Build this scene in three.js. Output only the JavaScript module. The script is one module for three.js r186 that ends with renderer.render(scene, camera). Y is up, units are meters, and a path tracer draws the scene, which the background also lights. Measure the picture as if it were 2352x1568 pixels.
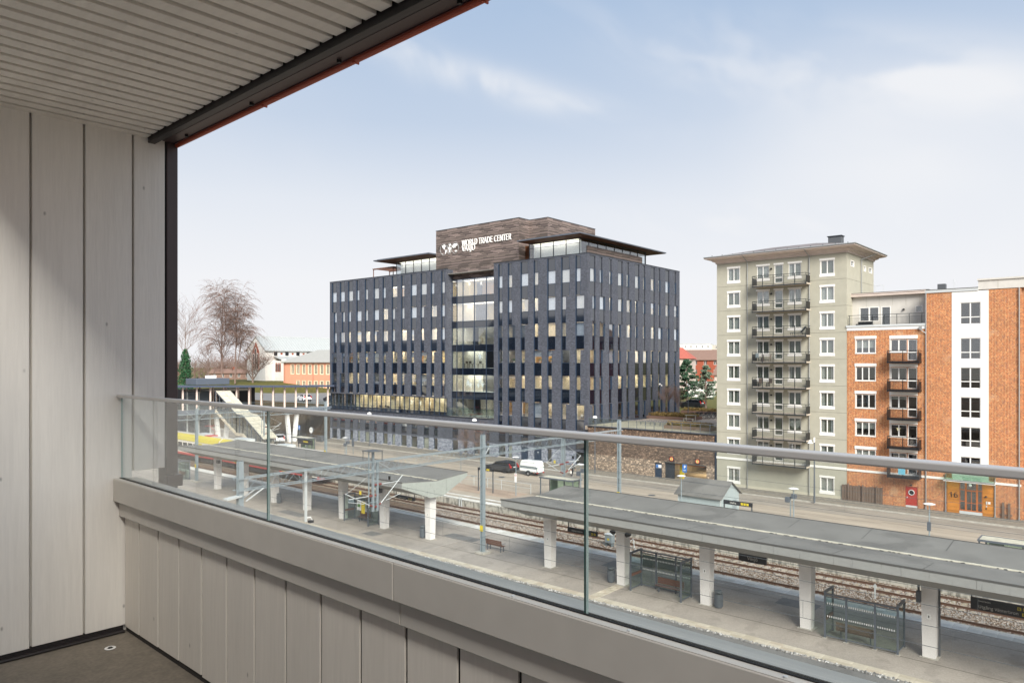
import * as THREE from 'three';
import { mergeGeometries } from 'three/addons/utils/BufferGeometryUtils.js';
import { RoundedBoxGeometry } from 'three/addons/geometries/RoundedBoxGeometry.js';
import { MarchingCubes } from 'three/addons/objects/MarchingCubes.js';
import { FontLoader } from 'three/addons/loaders/FontLoader.js';
import { TextGeometry } from 'three/addons/geometries/TextGeometry.js';
import { RectAreaLightUniformsLib } from 'three/addons/lights/RectAreaLightUniformsLib.js';

// ---------------------------------------------------------------- camera, sky, sun, exposure
const scene = new THREE.Scene();
const camera = new THREE.PerspectiveCamera(50.14, 2352 / 1568, 0.05, 4000);
camera.position.set(0, 15, 0);
camera.rotation.y = THREE.MathUtils.degToRad(41.15);
camera.setViewOffset(2352, 1568, 0, -47, 2352, 1568);      // level camera, lens shifted up
camera.updateProjectionMatrix();

const EXPOSURE = 1.75;
const sky = skyTexture();
scene.background = sky;
scene.environment = sky;

const sun = new THREE.DirectionalLight(new THREE.Color(1, 0.95, 0.87), 4.0);
sun.position.set(165, 205, 105);
sun.shadow.radius = 60;
sun.castShadow = true;
sun.shadow.mapSize.set(4096, 4096);
Object.assign(sun.shadow.camera, { left: -260, right: 160, top: 160, bottom: -160, near: 1, far: 700 });
scene.add(sun); scene.add(sun.target); sun.target.position.set(-60, 0, -70);

const renderer = new THREE.WebGLRenderer({ antialias: true });
renderer.toneMapping = THREE.LinearToneMapping;
renderer.toneMappingExposure = EXPOSURE;
renderer.shadowMap.enabled = true;
RectAreaLightUniformsLib.init();

// ---------------------------------------------------------------- noise
function hash2(x, y, s = 0) { let h = Math.imul(x | 0, 374761393) + Math.imul(y | 0, 668265263) + Math.imul(s | 0, 974634777); h = Math.imul(h ^ (h >>> 13), 1274126177); h ^= h >>> 16; return (h >>> 0) / 4294967296; }
function vnoise(x, y, px = 1e6, py = px, s = 0) {
  const xi = Math.floor(x), yi = Math.floor(y), fx = x - xi, fy = y - yi;
  const u = fx * fx * (3 - 2 * fx), v = fy * fy * (3 - 2 * fy), m = (a, b) => ((a % b) + b) % b;
  const x0 = m(xi, px), x1 = m(xi + 1, px), y0 = m(yi, py), y1 = m(yi + 1, py);
  const a = hash2(x0, y0, s), b = hash2(x1, y0, s), c = hash2(x0, y1, s), d = hash2(x1, y1, s);
  return a + (b - a) * u + (c - a) * v + (a - b - c + d) * u * v;
}
function fbm(x, y, px, py, o = 4, s = 0) { let t = 0, a = 0.5, n = 0; for (let i = 0; i < o; i++) { t += a * vnoise(x, y, px, py, s + i); n += a; x *= 2; y *= 2; px *= 2; py *= 2; a *= 0.5; } return t / n; }
function RNG(seed) { let a = seed >>> 0; return () => { a = (a + 0x6d2b79f5) | 0; let t = Math.imul(a ^ (a >>> 15), 1 | a); t = (t + Math.imul(t ^ (t >>> 7), 61 | t)) ^ t; return ((t ^ (t >>> 14)) >>> 0) / 4294967296; }; }
function sstep(a, b, x) { const t = Math.min(1, Math.max(0, (x - a) / (b - a))); return t * t * (3 - 2 * t); }

function skyTexture() {
  // thin high cloud over pale blue: almost white at the horizon, a soft blue higher up, wisps of cirrus
  const W = 2048, H = 1024, d = new Float32Array(W * H * 4);
  const stops = [[0, .615, .617, .632], [6, .60, .607, .628], [12, .52, .55, .60], [18, .375, .44, .54], [26, .285, .37, .50], [45, .26, .345, .485], [90, .25, .335, .475]];
  // cirrus bands: azimuth, elevation, half length, half width (degrees), slope, strength, frayed or soft; more of the same all round
  const bands = [[.1395, 20.2, 7.5, 1.2, -.26, .8, 1], [.2155, 15.5, 14, 4.6, -.16, .62, 0], [.222, 18.5, 11, 2.6, -.3, .65, 1], [.175, 22, 9, 2.4, -.35, .32, 1], [.19, 10, 12, 1.8, -.12, .5, 1], [.205, 12.5, 9, 2.5, -.1, .4, 0], [.114, 22.5, 5, 1.6, -.5, .35, 1]], rb = RNG(6);
  for (let k = 0; k < 34; k++) { const u = .27 + rb() * .82, e = 8 + rb() * 62; bands.push([u % 1, e, 6 + rb() * 12, 1.4 + rb() * 3.5, (rb() - .6) * .6, .35 + rb() * .5, rb() < .5 ? 1 : 0]); }
  for (let j = 0; j < H; j++) {
    const el = ((j + .5) / H - .5) * 180;
    for (let i = 0; i < W; i++) {
      const k = (j * W + i) * 4, e = Math.max(0, el), az = (i + .5) / W;
      let n = 0; while (n < stops.length - 2 && e > stops[n + 1][0]) n++;
      const A = stops[n], B = stops[n + 1], t = Math.min(1, (e - A[0]) / (B[0] - A[0]));
      let c = [1, 2, 3].map(q => A[q] + (B[q] - A[q]) * t);
      // cirrus: stretched noise, warped
      const wx = fbm(az * 24, e / 9, 24, 4096, 3, 40) * 1.6, wy = fbm(az * 24 + 7, e / 9, 24, 4096, 3, 51);
      let m = .18 * sstep(.35, .7, fbm(az * 12 + wx * .3, e / 14 + wy * .5, 12, 4096, 4, 11));
      const fray = .2 + .85 * sstep(.30, .74, fbm(az * 110 + wx * 3 + e * .35, e / 2.3 + wy * 3, 110, 4096, 5, 23)), soft = .45 + .7 * fbm(az * 36 + wx, e / 6 + wy, 36, 4096, 4, 29);
      for (const p of bands) { let da = az - p[0]; da -= Math.round(da); const a = da * 360 * Math.cos(e * .0174), b = e - p[1] - p[4] * a, q = (a / p[2]) ** 2 + (b / p[3]) ** 2; if (q < 6) m += p[5] * Math.exp(-q * 1.2) * (p[6] ? fray : soft); }
      m = Math.min(.92, m) * sstep(1, 9, e);
      const w = [.60, .607, .625];
      c = c.map((v, q) => (v + (w[q] - v) * m) * .85);
      d[k] = c[0]; d[k + 1] = c[1]; d[k + 2] = c[2]; d[k + 3] = 1;
      if (el < 0) { d[k] = .30; d[k + 1] = .29; d[k + 2] = .27; }
    }
  }
  const t = new THREE.DataTexture(d, W, H, THREE.RGBAFormat, THREE.FloatType);
  t.mapping = THREE.EquirectangularReflectionMapping; t.magFilter = t.minFilter = THREE.LinearFilter; t.wrapS = THREE.RepeatWrapping; t.needsUpdate = true;
  return t;
}

// ---------------------------------------------------------------- object helpers
const taken = {};
function numbered(n) { const k = taken[n] = (taken[n] ?? -1) + 1; return k ? `${n}_${String(k).padStart(3, '0')}` : n; }
function tag(o, label, category, group, kind) { if (label) o.userData.label = label; if (category) o.userData.category = category; if (group) o.userData.group = group; if (kind) o.userData.kind = kind; return o; }
function thing(name, label, category, [x, y, z] = [0, 0, 0], ry = 0, group) { const g = new THREE.Group(); g.name = numbered(name); g.position.set(x, y, z); g.rotation.y = ry; scene.add(g); return tag(g, label, category, group); }
function struct(name, geom, m, label) { const o = new THREE.Mesh(geom, m); o.name = numbered(name); scene.add(o); tag(o, label || name.replace(/_/g, ' '), null, null, 'structure'); return o; }
function structGroup(name, label) { const o = new THREE.Group(); o.name = numbered(name); scene.add(o); return tag(o, label, null, null, 'structure'); }
function part(parent, name, geom, m) { const o = new THREE.Mesh(Array.isArray(geom) ? merge(geom) : geom, m); o.name = name; parent.add(o); return o; }
function sub(parent, name) { const g = new THREE.Group(); g.name = name; parent.add(g); return g; }
function copy(o, label, [x, y, z], ry = 0, group) { const c = o.clone(); c.name = numbered(o.name.replace(/_\d{3}$/, '')); c.position.set(x, y, z); c.rotation.y = ry; c.userData = { ...o.userData, label }; if (group) c.userData.group = group; scene.add(c); return c; }

// geometry: every helper gives position, normal, uv in metres, index
function metres(g) {                       // uv from position by the main axis of the normal
  const p = g.attributes.position, n = g.attributes.normal, uv = new Float32Array(p.count * 2);
  for (let i = 0; i < p.count; i++) {
    const ax = Math.abs(n.getX(i)), ay = Math.abs(n.getY(i)), az = Math.abs(n.getZ(i));
    if (ay >= ax && ay >= az) { uv[i * 2] = p.getX(i); uv[i * 2 + 1] = p.getZ(i); }
    else if (ax > az) { uv[i * 2] = p.getZ(i); uv[i * 2 + 1] = p.getY(i); }
    else { uv[i * 2] = p.getX(i); uv[i * 2 + 1] = p.getY(i); }
  }
  g.setAttribute('uv', new THREE.BufferAttribute(uv, 2)); return g;
}
function clean(g) { if (!g.index) { const n = g.attributes.position.count; g.setIndex([...Array(n).keys()]); } for (const k of Object.keys(g.attributes)) if (!['position', 'normal', 'uv'].includes(k)) g.deleteAttribute(k); if (!g.attributes.uv) metres(g); g.morphAttributes = {}; g.clearGroups(); return g; }
function merge(a) { return a.length === 1 ? a[0] : mergeGeometries(a.map(clean), false); }
function bx(x0, x1, y0, y1, z0, z1) { const g = new THREE.BoxGeometry(x1 - x0, y1 - y0, z1 - z0); g.translate((x0 + x1) / 2, (y0 + y1) / 2, (z0 + z1) / 2); return metres(clean(g)); }
function rbx(x0, x1, y0, y1, z0, z1, r = .004, seg = 1) { const g = new RoundedBoxGeometry(x1 - x0, y1 - y0, z1 - z0, seg, r); g.translate((x0 + x1) / 2, (y0 + y1) / 2, (z0 + z1) / 2); return metres(clean(g)); }
function cyl(r0, r1, h, x, y, z, n = 10) { const g = new THREE.CylinderGeometry(r1, r0, h, n); g.translate(x, y + h / 2, z); return clean(g); }   // base radius, top radius, standing on y
function bar(a, b, r, n = 6, r2 = r) { // round bar between two points
  const A = new THREE.Vector3(...a), B = new THREE.Vector3(...b), d = B.clone().sub(A), g = new THREE.CylinderGeometry(r2, r, d.length(), n, 1);
  g.applyQuaternion(new THREE.Quaternion().setFromUnitVectors(new THREE.Vector3(0, 1, 0), d.clone().normalize())); g.translate(...A.add(B).multiplyScalar(.5).toArray()); return clean(g);
}
function beam(a, b, w, h) { // square bar between two points: w across, h up
  const A = new THREE.Vector3(...a), B = new THREE.Vector3(...b), d = B.clone().sub(A), g = new THREE.BoxGeometry(w, h, d.length());
  const m = new THREE.Matrix4().lookAt(A, B, Math.abs(d.y) > .98 * d.length() ? new THREE.Vector3(1, 0, 0) : new THREE.Vector3(0, 1, 0)); g.applyMatrix4(m); g.translate(...A.add(B).multiplyScalar(.5).toArray()); return metres(clean(g));
}
function poly(pts, x0, x1) { // outline in (z, y), pulled along x from x0 to x1
  const s = new THREE.Shape(pts.map(([z, y]) => new THREE.Vector2(-z, y))), g = new THREE.ExtrudeGeometry(s, { depth: x1 - x0, bevelEnabled: false }); g.rotateY(Math.PI / 2); g.translate(x0, 0, 0); return metres(clean(g));
}
function polyZ(pts, z0, z1, bevel = 0) { // outline in (x, y), pulled along z
  const s = new THREE.Shape(pts.map(([x, y]) => new THREE.Vector2(x, y))), g = new THREE.ExtrudeGeometry(s, { depth: z1 - z0 - 2 * bevel, bevelEnabled: bevel > 0, bevelSize: bevel, bevelThickness: bevel, bevelOffset: -bevel, bevelSegments: 2 }); g.translate(0, 0, z0 + bevel); return metres(clean(g));
}
function holed(x0, x1, y0, y1, holes, depth, z = 0) { // wall with openings, front face at z
  const s = new THREE.Shape([[x0, y0], [x1, y0], [x1, y1], [x0, y1]].map(q => new THREE.Vector2(...q)));
  for (const [a, b, c, d] of holes) s.holes.push(new THREE.Path([[a, c], [a, d], [b, d], [b, c]].map(q => new THREE.Vector2(...q))));
  const g = new THREE.ExtrudeGeometry(s, { depth, bevelEnabled: false }); g.translate(0, 0, z - depth); return metres(clean(g));
}
function quad(a, b, c, d) { // flat four-cornered face
  const g = new THREE.BufferGeometry(); g.setAttribute('position', new THREE.Float32BufferAttribute([...a, ...b, ...c, ...d], 3)); g.setIndex([0, 1, 2, 0, 2, 3]); g.computeVertexNormals(); return metres(g);
}
function slab(pts, t) { // thick sheet from four corners (anticlockwise from above), thickness t downwards
  const P = pts.map(p => new THREE.Vector3(...p)), Q = P.map(p => p.clone().setY(p.y - t)), f = (...v) => quad(...v.map(q => q.toArray()));
  return merge([f(P[0], P[1], P[2], P[3]), f(Q[3], Q[2], Q[1], Q[0]), ...[0, 1, 2, 3].map(i => f(P[i], Q[i], Q[(i + 1) % 4], P[(i + 1) % 4]))]);
}
// ---------------------------------------------------------------- textures (tint comes from the material's colour)
function tex(w, h, sx, sy, fn, srgb = true) { // fn(u, v) in 0..1 -> grey or [r, g, b]; sx, sy: metres per repeat
  const d = new Uint8Array(w * h * 4);
  for (let j = 0; j < h; j++) for (let i = 0; i < w; i++) { const c = fn((i + .5) / w, (j + .5) / h), k = (j * w + i) * 4, a = typeof c === 'number'; for (let q = 0; q < 3; q++) d[k + q] = Math.max(0, Math.min(255, 255 * (a ? c : c[q]))); d[k + 3] = 255; }
  const t = new THREE.DataTexture(d, w, h); t.wrapS = t.wrapT = THREE.RepeatWrapping; t.magFilter = THREE.LinearFilter; t.minFilter = THREE.LinearMipmapLinearFilter; t.generateMipmaps = true; t.repeat.set(1 / sx, 1 / sy); if (srgb) t.colorSpace = THREE.SRGBColorSpace; t.needsUpdate = true; return t;
}
const T = {};
T.plaster = tex(512, 512, 5, 5, (u, v) => .94 + .03 * (fbm(u * 10, v * 10, 10, 10, 5, 1) - .5) * 2 + .03 * (fbm(u * 90, v * 90, 90, 90, 2, 9) - .5));
T.asphalt = tex(1024, 1024, 9, 9, (u, v) => { const b = fbm(u * 6, v * 6, 6, 6, 4, 3), f = hash2(u * 1024, v * 1024, 4), g = fbm(u * 160, v * 160, 160, 160, 2, 6); const st = sstep(.62, .74, fbm(u * 9, v * 9, 9, 9, 3, 71)) * .06; return .88 + .13 * (b - .5) + .11 * (f - .5) + .12 * (g - .5) - st; });
T.street = tex(1024, 1024, 16, 16, (u, v) => { const b = fbm(u * 5, v * 12, 5, 12, 5, 13), f = hash2(u * 1024, v * 1024, 14), st = sstep(.60, .70, fbm(u * 4, v * 40, 4, 40, 3, 17)) * .10; const k = .90 + .16 * (b - .5) + .07 * (f - .5) - st; return [k, k * .992, k * .98]; });
T.board = tex(512, 1024, .9, 2.4, (u, v) => { const g = fbm(u * 60, v * 8, 60, 8, 4, 21), f = fbm(u * 160, v * 30, 160, 30, 2, 24), b = fbm(u * 4, v * 2, 4, 2, 3, 27); let k = .965 + .03 * (g - .5) + .03 * (f - .5) + .04 * (b - .5); for (let q = 0; q < 9; q++) { const kx = hash2(q, 1, 91), ky = hash2(q, 2, 91), r = Math.hypot((u - kx) * .9, (v - ky) * 2.4 * .55); if (r < .007) k -= .30 * (1 - r / .007) * (hash2(q, 3, 91) > .4 ? 1 : .5); } return k; });
T.boardBump = tex(512, 1024, .9, 2.4, (u, v) => .5 + .5 * (fbm(u * 90, v * 10, 90, 10, 4, 21) - .5) + .3 * (fbm(u * 240, v * 60, 240, 60, 2, 31) - .5), false);
T.slat = tex(512, 512, 2.4, .9, (u, v) => { let k = .965 + .04 * (fbm(u * 8, v * 60, 8, 60, 4, 33) - .5) + .06 * (fbm(u * 2, v * 14, 2, 14, 2, 37) - .5); for (let q = 0; q < 26; q++) { const r = Math.hypot((u - hash2(q, 1, 45)) * 2.4, (v - hash2(q, 2, 45)) * .9); if (r < .007) k -= .2 * (1 - r / .007); } return k; });
function brickTone(i, j, s, spread) { const a = hash2(i, j, s); return 1 + spread * (a - .5) + (hash2(i, j, s + 1) > .9 ? -spread * .5 : 0); }
T.darkBrick = tex(2048, 2048, 7.68, 7.68, (u, v) => { const R = 102, row = Math.floor(v * R), fy = v * R - row, C = 30, x = u * C + (row % 2) * .5, col = Math.floor(x) % C, fx = x - Math.floor(x), mort = (fy < .14 || fx < .045); const k = (.94 + .12 * fbm(u * 7, v * 5, 7, 5, 4, 68)) * brickTone(col, row, 61, .36) * (.84 + .16 * fbm(u * 64, v * 64, 64, 64, 2, 62)); return mort ? [.80, .80, .80] : [.66 * k, .655 * k, .67 * k]; });
T.whiteBrick = tex(1024, 1024, 2.56, 2.56, (u, v) => { const R = 34, row = Math.floor(v * R), fy = v * R - row, C = 10, x = u * C + (row % 2) * .5, col = Math.floor(x) % C, fx = x - Math.floor(x), mort = (fy < .15 || fx < .05), dark = hash2(col, row, 66) > .7; const k = brickTone(col, row, 65, .3); return mort ? [.42, .43, .47] : dark ? [.6 * k, .62 * k, .68 * k] : [.88 * k, .89 * k, .92 * k]; });
T.herring = tex(2048, 2048, 6.24, 6.24, (u, v) => { // herringbone at 45 degrees: units of a 0.26 m brick
  const S = 48; const X = (u + v) * S, Y = (v - u) * S; // rotated grid, periodic in S
  const i = Math.floor(X), j = Math.floor(Y), m = ((i - j) % 4 + 4) % 4; let fx = X - i, fy = Y - j, id, len, wid;
  if (m < 2) { len = fx + (m === 1 ? 1 : 0); wid = fy; id = [i - (m === 1 ? 1 : 0), j, 0]; } else { len = fy + (m === 2 ? 1 : 0); wid = fx; id = [i, j - (m === 2 ? 1 : 0), 1]; }
  const w = q => ((q % (2 * S)) + 2 * S) % (2 * S); const a = hash2(w(id[0]), w(id[1]), 81 + id[2]); const mort = len < .10 || len > 1.94 || wid < .12;
  const c = a < .45 ? [.76, .50, .33] : a < .75 ? [.70, .44, .29] : a < .9 ? [.80, .58, .40] : [.62, .41, .33]; const k = (.9 + .2 * hash2(w(id[0]), w(id[1]), 85)) * (.93 + .14 * fbm(u * 4, v * 4, 4, 4, 4, 86)), bl = .45 * sstep(.64, .8, fbm(u * 5, v * 4, 5, 4, 3, 88)); if (!mort && bl > 0) return c.map((q, n) => q * k + ([.9, .82, .74][n] - q * k) * bl); return mort ? [.92, .82, .70] : c.map(q => q * k); });
T.plank = tex(1024, 1024, 4.8, 3.6, (u, v) => { const R = 30, row = Math.floor(v * R), fy = v * R - row, off = hash2(row, 5, 101), x = u * 2 + off * 2, col = Math.floor(x) % 2, fx = x - Math.floor(x), k = .62 + .5 * hash2(col, row, 102); if (fy < .10 || fx < .006) return [.16, .13, .12]; const g = .86 + .28 * (fbm(u * 12, v * 240, 12, 240, 3, 104) - .2); const r = hash2(col, row, 106); return r < .5 ? [.58 * k * g, .53 * k * g, .50 * k * g] : [.62 * k * g, .56 * k * g, .54 * k * g]; });
function cells(u, v, nx, ny, s) { // nearest and second nearest jittered point, tileable
  const x = u * nx, y = v * ny, xi = Math.floor(x), yi = Math.floor(y); let d1 = 9, d2 = 9, id = 0; for (let a = -1; a <= 1; a++) for (let b = -1; b <= 1; b++) { const cx = ((xi + a) % nx + nx) % nx, cy = ((yi + b) % ny + ny) % ny, px = xi + a + .15 + .7 * hash2(cx, cy, s), py = yi + b + .25 + .5 * hash2(cx, cy, s + 1), d = Math.hypot((x - px), (y - py)); if (d < d1) { d2 = d1; d1 = d; id = hash2(cx, cy, s + 2); } else if (d < d2) d2 = d; } return [d1, d2, id]; }
T.rubble = tex(1024, 1024, 5.4, 5.4, (u, v) => { const [a, b, id] = cells(u, v, 24, 54, 111); const j = b - a < .12; const n = fbm(u * 100, v * 100, 100, 100, 2, 113); const k = .62 + .62 * id * id + .2 * (n - .5); return j ? [.42, .38, .35] : [.80 * k, .74 * k, .68 * k]; });
T.ballast = tex(1024, 1024, 4, 4, (u, v) => { const [a, b, id] = cells(u, v, 90, 90, 121), q = Math.min(1, (b - a) * 2.2); const h = hash2(Math.floor(id * 9999), 3, 125); const k = (.62 + .38 * h) * (.6 + .4 * q); return h < .4 ? [.72 * k, .62 * k, .54 * k] : h < .8 ? [.74 * k, .70 * k, .66 * k] : [.9 * k, .86 * k, .80 * k]; });
T.ballastBump = tex(1024, 1024, 4, 4, (u, v) => { const [a, b, id] = cells(u, v, 90, 90, 121); return Math.min(1, (b - a) * 1.6) * (.5 + .5 * id); }, false);
T.felt = tex(1024, 1024, 11, 11, (u, v) => { const s = ((v * 11) % 1 < .016 ? -.08 : 0) - .10 * sstep(.58, .70, fbm(u * 5, v * 7, 5, 7, 4, 137)); return .90 + .09 * (fbm(u * 8, v * 8, 8, 8, 4, 131) - .5) * 2 + .10 * (hash2(u * 1024, v * 1024, 132) - .5) + s; });
T.streak = tex(1024, 512, 12, 1.6, (u, v) => { const s = sstep(.48, .72, fbm(u * 60, v * 2, 60, 2, 4, 141)) * (.3 + .5 * v), j = (u * 10) % 1 < .006 ? .25 : 0; const m = sstep(.55, .7, fbm(u * 30, v * 5, 30, 5, 3, 144)) * .12; return .92 - .42 * s - j - m + .06 * (fbm(u * 90, v * 12, 90, 12, 2, 143) - .5); });
T.fasciaT = tex(1024, 256, 8, 1.2, (u, v) => .95 - .30 * sstep(.66, .84, fbm(u * 70, v * 2, 70, 2, 4, 241)) * (.4 + .4 * v) + .06 * (fbm(u * 40, v * 10, 40, 10, 3, 243) - .5));
T.paver = tex(1024, 1024, 3.2, 3.2, (u, v) => { const R = 32, row = Math.floor(v * R), fy = v * R - row, x = u * 16 + (row % 2) * .5, col = Math.floor(x) % 16, fx = x - Math.floor(x); const k = .8 + .2 * hash2(col, row, 151) + .05 * (hash2(u * 1024, v * 1024, 3) - .5); return fy < .12 || fx < .06 ? .56 : k * .95; });
T.grass = tex(512, 512, 6, 6, (u, v) => { const n = fbm(u * 12, v * 12, 12, 12, 4, 161), f = hash2(u * 512, v * 512, 162); return [.42 + .3 * n + .1 * f, .44 + .22 * n + .1 * f, .24 + .12 * n]; });
T.concrete = tex(512, 512, 3, 3, (u, v) => .90 + .10 * (fbm(u * 7, v * 7, 7, 7, 5, 171) - .5) * 2 + .05 * (hash2(u * 512, v * 512, 172) - .5));
T.bank = tex(512, 512, 7, 7, (u, v) => { const n = fbm(u * 14, v * 14, 14, 14, 5, 181), m = fbm(u * 50, v * 50, 50, 50, 3, 184); const k = .5 + .7 * (m - .2); return [.56 * k + .12 * n, .50 * k + .10 * n, .40 * k + .05 * n]; });
T.timber = tex(512, 512, 1.6, 1.6, (u, v) => { const R = 13, row = Math.floor(v * R), fy = v * R - row, k = .82 + .25 * hash2(row, 2, 191) + .25 * (fbm(u * 5, v * 90, 5, 90, 3, 192) - .5); return fy < .09 ? [.36, .25, .12] : [.86 * k, .66 * k, .32 * k]; });

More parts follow.
